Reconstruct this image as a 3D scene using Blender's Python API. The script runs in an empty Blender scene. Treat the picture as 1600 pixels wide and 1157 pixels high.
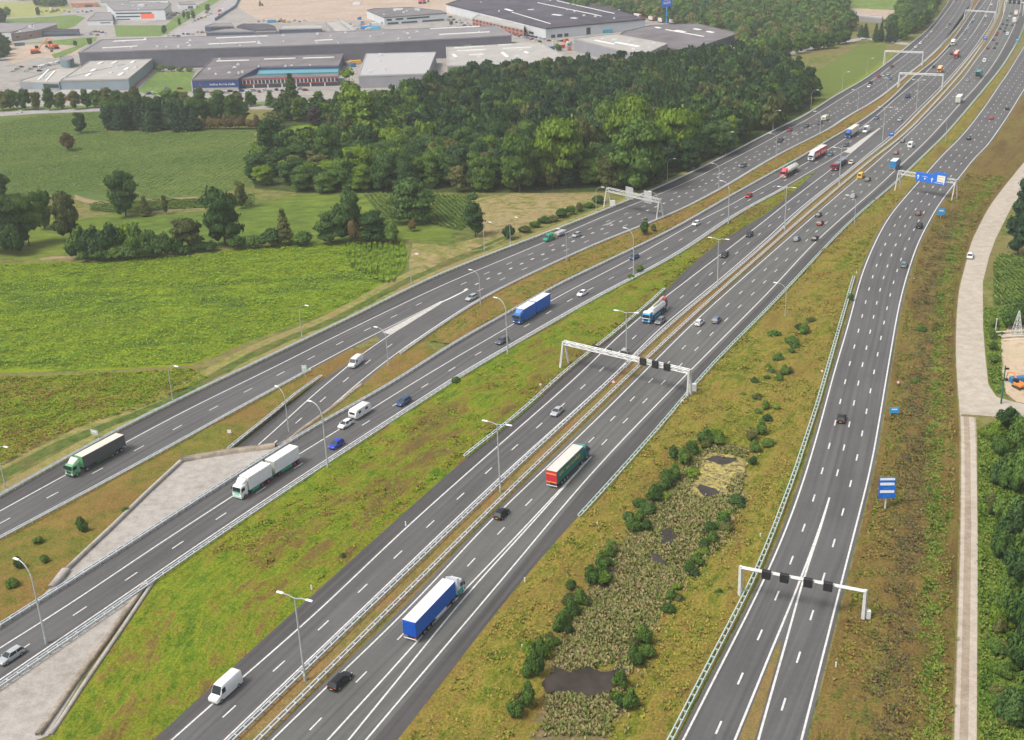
import bpy, math, random
import numpy as np
from mathutils import Matrix, Vector
from mathutils.geometry import delaunay_2d_cdt
random.seed(7); rng = np.random.default_rng(11)
sc = bpy.context.scene; COL = sc.collection
# ---------------------------------------------------------------- camera
F, TH, RO, H = 1795.0, math.radians(21.167), math.radians(-2.53), 113.1
FW = np.array([0, math.cos(TH), -math.sin(TH)]); R0 = np.array([1., 0, 0]); U0 = np.cross(R0, FW)
RT = math.cos(RO)*R0 + math.sin(RO)*U0; UP = -math.sin(RO)*R0 + math.cos(RO)*U0
cd = bpy.data.cameras.new('camera'); cam = bpy.data.objects.new('camera', cd); COL.objects.link(cam)
cd.sensor_width = 36; cd.sensor_fit = 'HORIZONTAL'; cd.lens = F/1600*36; cd.shift_y = -45/1600
cd.clip_start = 1; cd.clip_end = 9000
M = Matrix(((RT[0], UP[0], -FW[0], 0), (RT[1], UP[1], -FW[1], 0), (RT[2], UP[2], -FW[2], H), (0, 0, 0, 1)))
cam.matrix_world = M; sc.camera = cam
# ---------------------------------------------------------------- sky and sun
SUN_EL, SUN_AZ = math.radians(56), math.radians(-118)      # azimuth measured from +Y towards +X
w = bpy.data.worlds.new('World'); sc.world = w; w.use_nodes = True
wt = w.node_tree; bg = wt.nodes['Background']; sky = wt.nodes.new('ShaderNodeTexSky')
sky.sky_type = 'NISHITA'; sky.sun_disc = False; sky.sun_elevation = SUN_EL; sky.sun_rotation = SUN_AZ
sky.air_density = 1.0; sky.dust_density = 4.0; sky.ozone_density = 0.6
hsv = wt.nodes.new('ShaderNodeHueSaturation'); hsv.inputs['Saturation'].default_value = 0.42   # overcast: grey cloud light
wt.links.new(sky.outputs[0], hsv.inputs['Color']); wt.links.new(hsv.outputs[0], bg.inputs['Color'])
bg.inputs['Strength'].default_value = 0.15
sl = bpy.data.lights.new('sun', 'SUN'); sl.energy = 2.1; sl.angle = math.radians(18); sl.color = (1, .95, .87)
so = bpy.data.objects.new('sun', sl); COL.objects.link(so)
d = Vector((math.sin(SUN_AZ)*math.cos(SUN_EL), math.cos(SUN_AZ)*math.cos(SUN_EL), math.sin(SUN_EL)))
so.rotation_euler = d.to_track_quat('Z', 'Y').to_euler(); so.location = (0, 0, 300)
sc.view_settings.view_transform = 'Standard'; sc.view_settings.look = 'None'; sc.view_settings.exposure = 0.42

# ---------------------------------------------------------------- geometry helpers
def G(p, z=0.0):
    """ground (height z) point met by the view ray of a reference point"""
    p = np.atleast_2d(np.array(p, float)); z = np.asarray(z, float)
    dd = F*FW + np.outer(p[:, 0]-800, RT) - np.outer(p[:, 1]-533.5, UP)
    return (dd*((z-H)/dd[:, 2])[:, None])[:, :2]
def g1(x, y, z=0.0): return G([(x, y)], z)[0]
def ppm(x, y):          # picture points per metre at that ground place
    q = g1(x, y); return F/float(np.dot(np.array([q[0], q[1], -H]), FW))
def hgt(x, yb, yt):     # height of an upright thing from base row to top row
    q = g1(x, yb); lo, hi = 0., 100.
    for _ in range(30):
        m = (lo+hi)/2; v = np.array([q[0], q[1], m-H]); Y = 533.5-F*(v@UP)/(v@FW)
        if Y > yt: lo = m
        else: hi = m
    return lo
def catmull(P, step=4.0):
    P = np.array(P, float); n = len(P)
    if n < 3: 
        L = np.linalg.norm(P[1]-P[0]); k = max(2, int(L/step)); t = np.linspace(0, 1, k)[:, None]; return P[0]*(1-t)+P[1]*t
    s = np.r_[0, np.cumsum(np.linalg.norm(np.diff(P, axis=0), axis=1))]
    T = np.zeros_like(P)
    for i in range(n):
        a, b = max(0, i-1), min(n-1, i+1); T[i] = (P[b]-P[a])/(s[b]-s[a])
    out = []
    for i in range(n-1):
        h = s[i+1]-s[i]; k = max(1, int(h/step)); t = (np.arange(k)/k)[:, None]
        out.append((2*t**3-3*t**2+1)*P[i]+(t**3-2*t**2+t)*h*T[i]+(-2*t**3+3*t**2)*P[i+1]+(t**3-t**2)*h*T[i+1])
    return np.vstack(out+[P[-1:]])
def resample(P, step):
    s = np.r_[0, np.cumsum(np.linalg.norm(np.diff(P, axis=0), axis=1))]; n = max(2, int(s[-1]/step)+1); t = np.linspace(0, s[-1], n)
    return np.stack([np.interp(t, s, P[:, 0]), np.interp(t, s, P[:, 1])], 1)
def line(px, z=0.0, ext0=0, ext1=0, smooth=14, step=4.0):
    P = catmull(G(px, z), step); P = resample(P, step)
    for _ in range(smooth):
        Q = P.copy(); Q[1:-1] = P[1:-1]*.5+(P[:-2]+P[2:])*.25; P = Q
    k = min(6, len(P)-1)
    if ext0: d = P[0]-P[k]; P = np.vstack([P[0]+d/np.linalg.norm(d)*ext0, P])
    if ext1: d = P[-1]-P[-1-k]; P = np.vstack([P, P[-1]+d/np.linalg.norm(d)*ext1])
    return resample(P, step)
def normals(P):
    T = np.gradient(P, axis=0); T /= np.linalg.norm(T, axis=1)[:, None]+1e-9; return np.stack([T[:, 1], -T[:, 0]], 1)   # right-hand side
def off(P, dd): return P+normals(P)*dd
def nearest(Q, P):      # for each Q the nearest point on polyline P
    out = np.empty_like(Q); A, B = P[:-1], P[1:]; AB = B-A; L2 = (AB**2).sum(1)+1e-9
    for i, q in enumerate(Q):
        t = np.clip(((q-A)*AB).sum(1)/L2, 0, 1); C = A+AB*t[:, None]; j = ((C-q)**2).sum(1).argmin(); out[i] = C[j]
    return out
def mix(Lf, Rt, f): return Lf*(1-f)+nearest(Lf, Rt)*f
def cut(P, a, b):       # part of polyline between the places nearest to a and b (reference points)
    qa, qb = g1(*a), g1(*b); i = ((P-qa)**2).sum(1).argmin(); j = ((P-qb)**2).sum(1).argmin(); i, j = min(i, j), max(i, j); return P[i:j+1]
def inside(Q, poly):
    Q = np.atleast_2d(Q); c = np.zeros(len(Q), bool); n = len(poly); j = n-1
    for i in range(n):
        xi, yi = poly[i]; xj, yj = poly[j]
        m = ((yi > Q[:, 1]) != (yj > Q[:, 1])) & (Q[:, 0] < (xj-xi)*(Q[:, 1]-yi)/(yj-yi+1e-12)+xi); c ^= m; j = i
    return c

# ---------------------------------------------------------------- materials
MATS = {}
def nodes_of(name):
    m = bpy.data.materials.new(name); m.use_nodes = True; nt = m.node_tree; return m, nt, nt.nodes['Principled BSDF']
def ramp(nt, fac, stops):
    r = nt.nodes.new('ShaderNodeValToRGB'); e = r.color_ramp.elements
    while len(e) < len(stops): e.new(.5)
    for k, (p, c) in enumerate(stops): e[k].position = p; e[k].color = (*c, 1)
    nt.links.new(fac, r.inputs[0]); return r.outputs[0]
def noise(nt, scale, detail=4, rough=.6, sx=1, sy=1, sz=1, rot=0, coord='Object', dist=0):
    tc = nt.nodes.new('ShaderNodeTexCoord'); mp = nt.nodes.new('ShaderNodeMapping'); mp.inputs['Scale'].default_value = (sx, sy, sz)
    mp.inputs['Rotation'].default_value = (0, 0, rot)
    n = nt.nodes.new('ShaderNodeTexNoise'); n.inputs['Scale'].default_value = scale; n.inputs['Detail'].default_value = detail; n.inputs['Roughness'].default_value = rough
    n.inputs['Distortion'].default_value = dist
    nt.links.new(tc.outputs[coord], mp.inputs[0]); nt.links.new(mp.outputs[0], n.inputs['Vector']); return n.outputs['Fac']
def mixc(nt, fac, a, b, mode='MIX'):
    m = nt.nodes.new('ShaderNodeMix'); m.data_type = 'RGBA'; m.blend_type = mode
    for s, v in ((m.inputs[0], fac), (m.inputs[6], a), (m.inputs[7], b)):
        if hasattr(v, 'links') or hasattr(v, 'is_linked'): nt.links.new(v, s)
        elif isinstance(v, (int, float)): s.default_value = v
        else: s.default_value = (*v, 1)
    return m.outputs[2]
def mathn(nt, op, a, b=0.0):
    m = nt.nodes.new('ShaderNodeMath'); m.operation = op
    for s, v in ((m.inputs[0], a), (m.inputs[1], b)):
        if isinstance(v, (int, float)): s.default_value = v
        else: nt.links.new(v, s)
    return m.outputs[0]
def bump(nt, bs, h, st, dist=1.0):
    b = nt.nodes.new('ShaderNodeBump'); b.inputs['Strength'].default_value = st; b.inputs['Distance'].default_value = dist
    nt.links.new(h, b.inputs['Height']); nt.links.new(b.outputs[0], bs.inputs['Normal'])
def pm(name, col, rough=.6, metal=0, var=.12, scale=1.5, spec=.5, coat=0):
    """painted / plain material with slight dirt variation"""
    k = (name, col, rough, metal)
    if k in MATS: return MATS[k]
    m, nt, bs = nodes_of(name)
    f = noise(nt, scale, 3)
    a = tuple(max(0, c*(1-var)) for c in col); b = tuple(min(1, c*(1+var*.6)) for c in col)
    nt.links.new(ramp(nt, f, [(.3, a), (.7, b)]), bs.inputs['Base Color'])
    bs.inputs['Roughness'].default_value = rough; bs.inputs['Metallic'].default_value = metal
    bs.inputs['Specular IOR Level'].default_value = spec
    if coat: bs.inputs['Coat Weight'].default_value = coat; bs.inputs['Coat Roughness'].default_value = .08
    MATS[k] = m; return m
def paint(col): return pm('car_paint', col, .45, 0, .08, .8, .35, .12)
def ground_mat(name, stops, s1=.03, s2=.35, s3=3.0, rot=0, aniso=1, dark=.55, bmp=.5, w2=.45, uv=False):
    """patchy vegetation: big patches, tufts and fine grain"""
    m, nt, bs = nodes_of(name)
    a = noise(nt, s1, 5, .62, aniso, 1, 1, rot, dist=.3); b = noise(nt, s2, 5, .7, aniso, 1, 1, rot); c = noise(nt, s3, 3, .7)
    if uv:      # growth follows the run of the verge (u across, v along, in metres)
        a = mathn(nt, 'ADD', mathn(nt, 'MULTIPLY', a, .45), mathn(nt, 'MULTIPLY', noise(nt, .16, 5, .65, 1, .16, 1, 0, 'UV', .5), .55))
        b = mathn(nt, 'ADD', mathn(nt, 'MULTIPLY', b, .5), mathn(nt, 'MULTIPLY', noise(nt, .7, 4, .7, 1, .3, 1, 0, 'UV', .4), .5))
    x = mathn(nt, 'ADD', mathn(nt, 'MULTIPLY', a, 1-w2), mathn(nt, 'MULTIPLY', b, w2))
    col = ramp(nt, x, stops)
    sh = ramp(nt, mathn(nt, 'ADD', mathn(nt, 'MULTIPLY', b, .5), mathn(nt, 'MULTIPLY', c, .5)), [(.38, (dark,)*3), (.6, (1.12, 1.12, 1.12))])
    nt.links.new(mixc(nt, 1.0, col, sh, 'MULTIPLY'), bs.inputs['Base Color'])
    bs.inputs['Roughness'].default_value = .95; bs.inputs['Specular IOR Level'].default_value = .15
    bump(nt, bs, mathn(nt, 'ADD', mathn(nt, 'MULTIPLY', b, 1.0), mathn(nt, 'MULTIPLY', c, .25)), bmp, .8)
    return m
def row_mat(name, c1, c2, rowdir, period, patch1, patch2, s1=.02):
    """crop in rows"""
    m, nt, bs = nodes_of(name)
    tc = nt.nodes.new('ShaderNodeTexCoord'); mp = nt.nodes.new('ShaderNodeMapping'); mp.inputs['Rotation'].default_value = (0, 0, rowdir)
    wv = nt.nodes.new('ShaderNodeTexWave'); wv.inputs['Scale'].default_value = 1/period/3.2; wv.inputs['Distortion'].default_value = 1.2; wv.inputs['Detail'].default_value = 2; wv.inputs['Detail Scale'].default_value = 1.5
    nt.links.new(tc.outputs['Object'], mp.inputs[0]); nt.links.new(mp.outputs[0], wv.inputs['Vector'])
    rows = ramp(nt, wv.outputs['Fac'], [(.15, c1), (.7, c2)])
    f = noise(nt, s1, 5, .65, 1, 2.2, 1); pc = ramp(nt, f, [(.36, patch1), (.62, patch2)])
    g = noise(nt, .9, 4, .8); gg = ramp(nt, g, [(.3, (.6,)*3), (.7, (1.25,)*3)])
    nt.links.new(mixc(nt, 1.0, mixc(nt, .5, rows, pc), gg, 'MULTIPLY'), bs.inputs['Base Color'])
    bs.inputs['Roughness'].default_value = .95; bs.inputs['Specular IOR Level'].default_value = .15
    bump(nt, bs, mathn(nt, 'ADD', mathn(nt, 'MULTIPLY', wv.outputs['Fac'], .5), g), .6, .8); return m
def asphalt(name, base, rot=0):
    m, nt, bs = nodes_of(name)
    a = noise(nt, .05, 4, .6, 1, 1); b = noise(nt, 14, 2, .8); c = noise(nt, .9, 5, .7)
    x = mathn(nt, 'ADD', mathn(nt, 'MULTIPLY', a, .45), mathn(nt, 'ADD', mathn(nt, 'MULTIPLY', b, .25), mathn(nt, 'MULTIPLY', c, .3)))
    # wheel tracks follow the carriageway through its UV map (u across in metres, v along)
    uv = nt.nodes.new('ShaderNodeUVMap'); sp = nt.nodes.new('ShaderNodeSeparateXYZ'); nt.links.new(uv.outputs[0], sp.inputs[0])
    tr = mathn(nt, 'COSINE', mathn(nt, 'MULTIPLY', sp.outputs[0], 2*math.pi*2/3.5))
    mpu = nt.nodes.new('ShaderNodeMapping'); mpu.inputs['Scale'].default_value = (1.3, .02, 1); nt.links.new(uv.outputs[0], mpu.inputs[0])
    st = nt.nodes.new('ShaderNodeTexNoise'); st.inputs['Scale'].default_value = 1; st.inputs['Detail'].default_value = 4; nt.links.new(mpu.outputs[0], st.inputs['Vector'])
    x = mathn(nt, 'ADD', x, mathn(nt, 'ADD', mathn(nt, 'MULTIPLY', tr, .045), mathn(nt, 'MULTIPLY', mathn(nt, 'SUBTRACT', st.outputs['Fac'], .5), .85)))
    lo = tuple(v*.74 for v in base); hi = tuple(v*1.22 for v in base)
    nt.links.new(ramp(nt, x, [(.3, lo), (.7, hi)]), bs.inputs['Base Color'])
    bs.inputs['Roughness'].default_value = .85; bs.inputs['Specular IOR Level'].default_value = .3
    return m
mASPH = asphalt('asphalt', (.094, .091, .090)); mASPH2 = asphalt('asphalt_worn', (.104, .104, .098)); mASPHD = asphalt('asphalt_dark', (.070, .066, .065))
mLINE = pm('road_paint', (.60, .585, .56), .7, 0, .28, 1.6)
mGORE = pm('gore_paint', (.47, .445, .41), .75, 0, .3, .9)
mCONC = ground_mat('concrete', [(.3, (.25, .225, .195)), (.5, (.33, .305, .275)), (.7, (.385, .36, .33))], .05, .5, 2.5, dark=.86, bmp=.1)
mCONCB = ground_mat('concrete_brown', [(.35, (.22, .18, .13)), (.6, (.34, .29, .23))], .1, .7, 3, dark=.7, bmp=.2)
mTRACK = ground_mat('sandy_concrete', [(.3, (.33, .285, .23)), (.7, (.43, .38, .315))], .03, .4, 3, dark=.86, bmp=.1)
mGALV = pm('galvanised', (.56, .60, .61), .5, 0, .12, 2)
mGALVG = pm('galvanised_green', (.46, .58, .54), .5, 0, .12, 2)
mPOLE = pm('pole_grey', (.42, .44, .44), .5, .2); mWHITE = pm('white_paint', (.74, .75, .73), .5, 0, .08)
mWSTEEL = pm('white_steel', (.54, .55, .53), .5, 0, .15, 1); mBLACK = pm('black_matte', (.012, .012, .014), .6, 0, .1)
mTYRE = pm('tyre', (.02, .02, .022), .85); mRIM = pm('rim', (.35, .36, .37), .4, .6); mGLASS = pm('dark_glass', (.018, .024, .028), .3, 0, .3, 1, .3)
mRED = pm('tail_red', (.5, .02, .02), .3); mLAMP = pm('headlamp', (.75, .77, .78), .2); mCHAS = pm('chassis', (.03, .03, .033), .7)
mYEL = pm('plate_yellow', (.75, .55, .04), .5)

# ---------------------------------------------------------------- mesh building
class MB:
    def __init__(s): s.v = []; s.f = []; s.m = []
    def add(s, v, f, mi=0):
        o = len(s.v); s.v += [tuple(p) for p in v]; s.f += [tuple(i+o for i in q) for q in f]; s.m += [mi]*len(f); return s
    def box(s, x0, x1, y0, y1, z0, z1, mi=0, tx=0, ty=0, tx2=None):
        """tx/ty shrink the top; tx at +x end, tx2 at -x end"""
        tx2 = tx if tx2 is None else tx2
        v = [(x0, y0, z0), (x1, y0, z0), (x1, y1, z0), (x0, y1, z0), (x0+tx2, y0+ty, z1), (x1-tx, y0+ty, z1), (x1-tx, y1-ty, z1), (x0+tx2, y1-ty, z1)]
        return s.add(v, [(0, 3, 2, 1), (4, 5, 6, 7), (0, 1, 5, 4), (1, 2, 6, 5), (2, 3, 7, 6), (3, 0, 4, 7)], mi)
    def bbox(s, x0, x1, y0, y1, z0, z1, b=.06, mi=0):
        """box with bevelled edges (loft in x)"""
        def sec(x, k): return [(x, y0+b+k, z0+k), (x, y1-b-k, z0+k), (x, y1-k, z0+b+k), (x, y1-k, z1-b-k), (x, y1-b-k, z1-k), (x, y0+b+k, z1-k), (x, y0+k, z1-b-k), (x, y0+k, z0+b+k)]
        return s.loft([sec(x0, b*.7), sec(x0+b, 0), sec(x1-b, 0), sec(x1, b*.7)], mi)
    def loft(s, secs, mi=0, cap=True):
        n = len(secs[0]); v = [p for q in secs for p in q]; f = []
        for i in range(len(secs)-1):
            for j in range(n): a = i*n+j; b = i*n+(j+1) % n; f.append((a, b, b+n, a+n))
        if cap: f.append(tuple(range(n))[::-1]); f.append(tuple(range((len(secs)-1)*n, len(secs)*n)))
        return s.add(v, f, mi)
    def tube(s, pts, rad, n=8, mi=0):
        pts = [Vector(p) for p in pts]; rad = rad if isinstance(rad, (list, tuple)) else [rad]*len(pts); secs = []
        for i, p in enumerate(pts):
            t = (pts[min(i+1, len(pts)-1)]-pts[max(i-1, 0)]).normalized(); a = t.orthogonal().normalized() if abs(t.z) < .9 else (Vector((1, 0, 0))-t*t.x).normalized()
            if abs(t.z) < .9: a = t.cross(Vector((0, 0, 1))).normalized()
            b = t.cross(a); secs.append([p+(a*math.cos(q)+b*math.sin(q))*rad[i] for q in [2*math.pi*k/n for k in range(n)]])
        return s.loft(secs, mi)
    def cyl(s, c, r, h, axis='y', n=14, mi=0):
        c = Vector(c); ax = {'x': Vector((1, 0, 0)), 'y': Vector((0, 1, 0)), 'z': Vector((0, 0, 1))}[axis]; return s.tube([c-ax*h/2, c+ax*h/2], r, n, mi)
    def beam(s, a, b, w, mi=0): return s.tube([a, b], w*.7, 4, mi)
    def mesh(s, name, mats, smooth=None):
        me = bpy.data.meshes.new(name); me.from_pydata(s.v, [], s.f)
        for m in (mats if isinstance(mats, (list, tuple)) else [mats]): me.materials.append(m)
        me.polygons.foreach_set('material_index', s.m)
        if smooth is not None: me.polygons.foreach_set('use_smooth', [True]*len(s.f)); me.update(); me.set_sharp_from_angle(angle=math.radians(smooth))
        me.update(); return me
def link(name, me, parent=None, loc=None, rz=0):
    o = bpy.data.objects.new(name, me); COL.objects.link(o)
    if parent is not None: o.parent = parent
    if loc is not None: o.location = loc
    if rz: o.rotation_euler = (0, 0, rz)
    return o
def tag(o, label=None, cat=None, group=None, kind=None):
    if label: o['label'] = label
    if cat: o['category'] = cat
    if group: o['group'] = group
    if kind: o['kind'] = kind
    return o
def thing(name, label, cat, loc=(0, 0, 0), rz=0, group=None):
    o = link(name, None, None, loc, rz); return tag(o, label, cat, group)
def copy_tree(o, parent=None):
    c = o.copy(); COL.objects.link(c); c.parent = parent
    for ch in o.children: copy_tree(ch, c)
    return c
def npmesh(name, V, Q, mats, mi=None, uv=None, smooth=False):
    me = bpy.data.meshes.new(name); V = np.asarray(V, np.float32); Q = np.asarray(Q, np.int32); n, k = Q.shape
    me.vertices.add(len(V)); me.vertices.foreach_set('co', V.ravel()); me.loops.add(n*k); me.loops.foreach_set('vertex_index', Q.ravel())
    me.polygons.add(n); me.polygons.foreach_set('loop_start', np.arange(0, n*k, k, dtype=np.int32))
    for m in (mats if isinstance(mats, (list, tuple)) else [mats]): me.materials.append(m)
    if mi is not None: me.polygons.foreach_set('material_index', np.asarray(mi, np.int32))
    if smooth: me.polygons.foreach_set('use_smooth', np.ones(n, bool))
    if uv is not None: l = me.uv_layers.new(name='UVMap'); l.data.foreach_set('uv', np.asarray(uv, np.float32)[Q.ravel()].ravel())
    me.update(calc_edges=True); return me
def strip_mesh(name, Lf, Rt, z, mat, cols=8, amp=0, zr=None, zfun=None):
    """sheet between two polylines; Rt is matched by nearest point"""
    R2 = nearest(Lf, Rt); n = len(Lf); V = []; UVs = []; s = np.r_[0, np.cumsum(np.linalg.norm(np.diff(Lf, axis=0), axis=1))]
    wd = np.linalg.norm(R2-Lf, axis=1)
    for j in range(cols+1):
        t = j/cols; P = Lf*(1-t)+R2*t; zz = np.full(n, z, float) if zfun is None else zfun(P)
        if amp:
            e = np.minimum(t, 1-t)*wd; zz = zz+relief(P)*amp*np.clip(e/2.5, 0, 1)
        V.append(np.c_[P, zz]); UVs.append(np.c_[wd*t, s])
    V = np.vstack(V); i = np.arange(n-1); Q = []
    for j in range(cols): a = j*n+i; Q.append(np.stack([a, a+n, a+n+1, a+1], 1))
    return npmesh(name, V, np.vstack(Q), mat, None, np.vstack(UVs), smooth=amp > 0)
_ph = rng.uniform(0, 6.28, (14, 2)); _fr = np.exp(rng.uniform(math.log(.25), math.log(1.6), 14)); _an = rng.uniform(0, 6.28, 14)
MARSH = np.vstack([G([(890,1190),(910,1067),(945,985),(1000,895),(1045,830),(1090,770),(1130,735),(1145,712)])])
def marsh_d(P): return np.linalg.norm(nearest(P, MARSH)-P, axis=1)
def relief(P):
    r = np.zeros(len(P))
    for k in range(14): r += np.sin((P[:, 0]*math.cos(_an[k])+P[:, 1]*math.sin(_an[k]))*_fr[k]+_ph[k, 0])/(_fr[k]**.6)
    return np.abs(r)*.28*np.clip((marsh_d(P)-6)/6, .03, 1)
def line_mesh(P, w, z, zfun=None):
    Nn = normals(P)*w/2; a = P-Nn; b = P+Nn; n = len(P); zz = np.full(n, z) if zfun is None else zfun(P)+z
    V = np.vstack([np.c_[a, zz], np.c_[b, zz]]); i = np.arange(n-1); return V, np.stack([i, i+n, i+n+1, i+1], 1)
def dashes(P, period, ln, w, z, ph=0, zfun=None):
    s = np.r_[0, np.cumsum(np.linalg.norm(np.diff(P, axis=0), axis=1))]; Vs = []; Qs = []; o = 0; t = ph
    while t+ln < s[-1]:
        tt = np.linspace(t, t+ln, 2); q = np.stack([np.interp(tt, s, P[:, 0]), np.interp(tt, s, P[:, 1])], 1); V, Q = line_mesh(q, w, z, zfun)
        Vs.append(V); Qs.append(Q+o); o += len(V); t += period
    return np.vstack(Vs), np.vstack(Qs)
def poly_mesh(name, P, z, mat, grid=0, amp=0, hole=None):
    """filled polygon (world xy), optional interior relief, optional hole polygon"""
    P = np.asarray(P); pts = [Vector(p) for p in P]; n = len(P); edges = [(i, (i+1) % n) for i in range(n)]
    if hole is not None: m0 = len(pts); pts += [Vector(p) for p in hole]; k = len(hole); edges += [(m0+i, m0+(i+1) % k) for i in range(k)]
    if grid:
        lo, hi = P.min(0), P.max(0); gx, gy = np.meshgrid(np.arange(lo[0], hi[0], grid), np.arange(lo[1], hi[1], grid)); g = np.stack([gx.ravel(), gy.ravel()], 1)+rng.uniform(-.25, .25, (gx.size, 2))*grid
        g = g[inside(g, P)]; pts += [Vector(p) for p in g]
    v, e, f, *_ = delaunay_2d_cdt(pts, edges, [], 0, 1e-4)
    v = np.array([tuple(p) for p in v]); f = np.array([q for q in f if len(q) == 3]); c = v[f].mean(1); keep = inside(c, P)
    if hole is not None: keep &= ~inside(c, np.asarray(hole))
    f = f[keep]; a = v[f]; cr = (a[:, 1, 0]-a[:, 0, 0])*(a[:, 2, 1]-a[:, 0, 1])-(a[:, 1, 1]-a[:, 0, 1])*(a[:, 2, 0]-a[:, 0, 0]); f[cr < 0] = f[cr < 0][:, ::-1]
    zz = np.full(len(v), z, float)
    if amp:
        cl = np.vstack([P, P[:1]]); e = np.linalg.norm(nearest(v, cl)-v, axis=1); zz += relief(v)*amp*np.clip(e/2.5, 0, 1)
    return npmesh(name, np.c_[v, zz], f, mat, smooth=amp > 0)
def sheet(name, label, cat, px, z, mat, grid=0, amp=0, kind='structure'):
    return tag(link(name, poly_mesh(name, G(px), z, mat, grid, amp)), label, cat, None, kind)
# ================================================================ ROADS (reference points -> ground polylines, near end first)
A_EDGE = [(0,778),(183,675),(271,631),(376,581),(468,537),(575,485.5),(638,453),(713,420),(800,386.5),(875,358),(950,328),(1038,291),(1100,262),(1137.6,243),(1219,200.6),(1252.5,185),(1302.7,152.8),(1346.5,127.7),(1384,101.4),(1418,73.8),(1441,55),(1454,42.6),(1467.7,25),(1480,7.5),(1488,-8)]
A_WL = [(0,799),(95,746.7),(193,694),(290.7,641),(400,588.5),(525,525.6),(615.5,481.7),(700.8,441.6),(800,400.3),(882.7,365),(945,337.6),(1060.6,291),(1147.6,247.6),(1187.7,227),(1225.3,206),(1265,185),(1327.7,146),(1365.3,124),(1396.6,100),(1418.8,83.3),(1450,53.9),(1470,30),(1487.7,6.3),(1496,-8)]
AM_WR = [(0,838),(125,771.7),(250.6,704),(400,621),(480,578.5),(575.4,526.8),(598,517),(690,471)]
R_WL = [(400,699),(492.7,615),(535,580),(560.4,558),(610.5,523),(660,492),(730.8,453)]
A_WR = [(514,639),(583.5,580),(650.6,530.6),(710.8,490.5),(750.9,465.4),(800,440.4),(925.3,382.7),(1050.6,332.6),(1133,290),(1180,261.4),(1225,236),(1296.7,200),(1317.7,185),(1365,157.8),(1390,139),(1418.8,115),(1441,97.7),(1466.4,74),(1487.7,51.4),(1502.8,32.6),(1512.8,16.3),(1519,0),(1522,-9)]
B_EDGE = [(0,980),(85,925),(185.5,865),(250,820),(361,750),(450,693),(505,660),(585,617.6),(645.6,580),(700.8,543),(751,514),(800,488),(855,455),(950,409),(1050.6,360),(1141,307.8),(1175,289),(1212.8,268),(1250,247.6),(1300,217),(1343.9,191.5),(1387.7,159),(1425,122.6),(1441,110),(1462.7,92.7),(1485,67.7),(1506.5,37.6),(1520,17),(1531,0),(1536,-9)]
B_WL = [(0,1013),(138,927.8),(215.5,870),(290.7,823.8),(358,779),(464,711.6),(527.8,674),(580,639),(678,579.5),(725.8,550.7),(800,509),(860,470),(925,436.6),(1008,392.8),(1083,350),(1141,321),(1177.7,300),(1215,280),(1261.7,253.9),(1320,217.6),(1350,196.5),(1369,181.8),(1400,153.9),(1437.6,122.8),(1447.6,112.8),(1475,85),(1502.8,53.9),(1525,21),(1538,3.8),(1545,-8)]
B_WR = [(0,1063),(75,1010.5),(175.4,945.3),(280.7,870),(358,820),(400,790.5),(512.8,716.6),(600.5,660),(725.8,579.5),(800,537),(925,465.4),(1050.6,399),(1131,345),(1175,319),(1212.8,299.6),(1266.7,268),(1319,237.6),(1375.4,200.7)]
C_EDGE = [(338,1067),(400,1007.5),(457.6,957.8),(525,897.7),(610.5,820),(688,753),(725.8,715),(800,662.7),(882.7,585),(950,533),(1000,490),(1038,458),(1063,430),(1125.8,377.7),(1200,333),(1240,300),(1268,274)]
C_WL = [(370,1067),(400,1041.8),(525,931.5),(585.5,870),(700.8,765.5),(800,678.3),(912.8,579),(960.4,530.6),(1025.6,475.5),(1100.8,417.8),(1200,341.4),(1229,317.8),(1296.5,266.5),(1330,239),(1375.4,200.7)]
C_WR = [(445,1067),(575.4,942.8),(703,820),(800,729),(966.7,579),(1025.6,518),(1120.8,440),(1200,371.5),(1227.8,345),(1262.9,315.3),(1325,266.5),(1400,205),(1425,180),(1471.7,133.8),(1500,102.5),(1512.8,87.7),(1531.6,61.4),(1547.9,36.3),(1556.6,16.3),(1559.8,0),(1561.5,-9)]
RAIL_C = [(460,1067),(715.8,820),(800,740),(973,579.5),(1040,516),(1120,449),(1200,380),(1256,328),(1330,268),(1405,208),(1440,173),(1476,136),(1507,100),(1537,62),(1553,36),(1560,20),(1563,0),(1564,-9)]
RAIL_D = [(497.7,1067),(745.9,820),(800,766.7),(993,580),(1100,480),(1200,391),(1275,325),(1370,245),(1400,222.5),(1435,190),(1500,118),(1520,92),(1545,55),(1560,26),(1566,0),(1567,-9)]
D_WL = [(517.8,1067),(650.6,940),(758.4,820),(800,781.8),(925,662.7),(1008,580),(1090.7,498),(1200,400.8),(1286.5,325),(1339,280),(1379,245),(1425,204),(1500,127.6),(1525,94),(1550,60),(1565.4,30),(1573.6,0),(1575,-9)]
D_DBL = [(594,1067),(700,949),(800,846.5),(860,781),(924,714)]
D_DBR = [(618,1067),(750.9,902.7),(800,854),(862,783),(924,714)]
D_WR = [(648,1067),(800,887.7),(925,739),(1070.7,587.5),(1200,458),(1275,377.7),(1375,289),(1400,265),(1450,217.7),(1500,162.6),(1527.8,132.5),(1550,104),(1569,72.7),(1584,42.6),(1593,18.8),(1595.5,0),(1597,-9)]
D_EDGE = [(690.7,1067),(800,925),(847.6,870),(890,820),(925,785),(1050.6,642.7),(1103,579.5),(1200,481.5),(1325,350),(1393,291),(1446.4,240),(1475,212),(1525,153.8),(1541,134.5),(1563,107),(1582,77),(1595,52),(1603,25),(1606,0),(1607,-9)]
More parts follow.
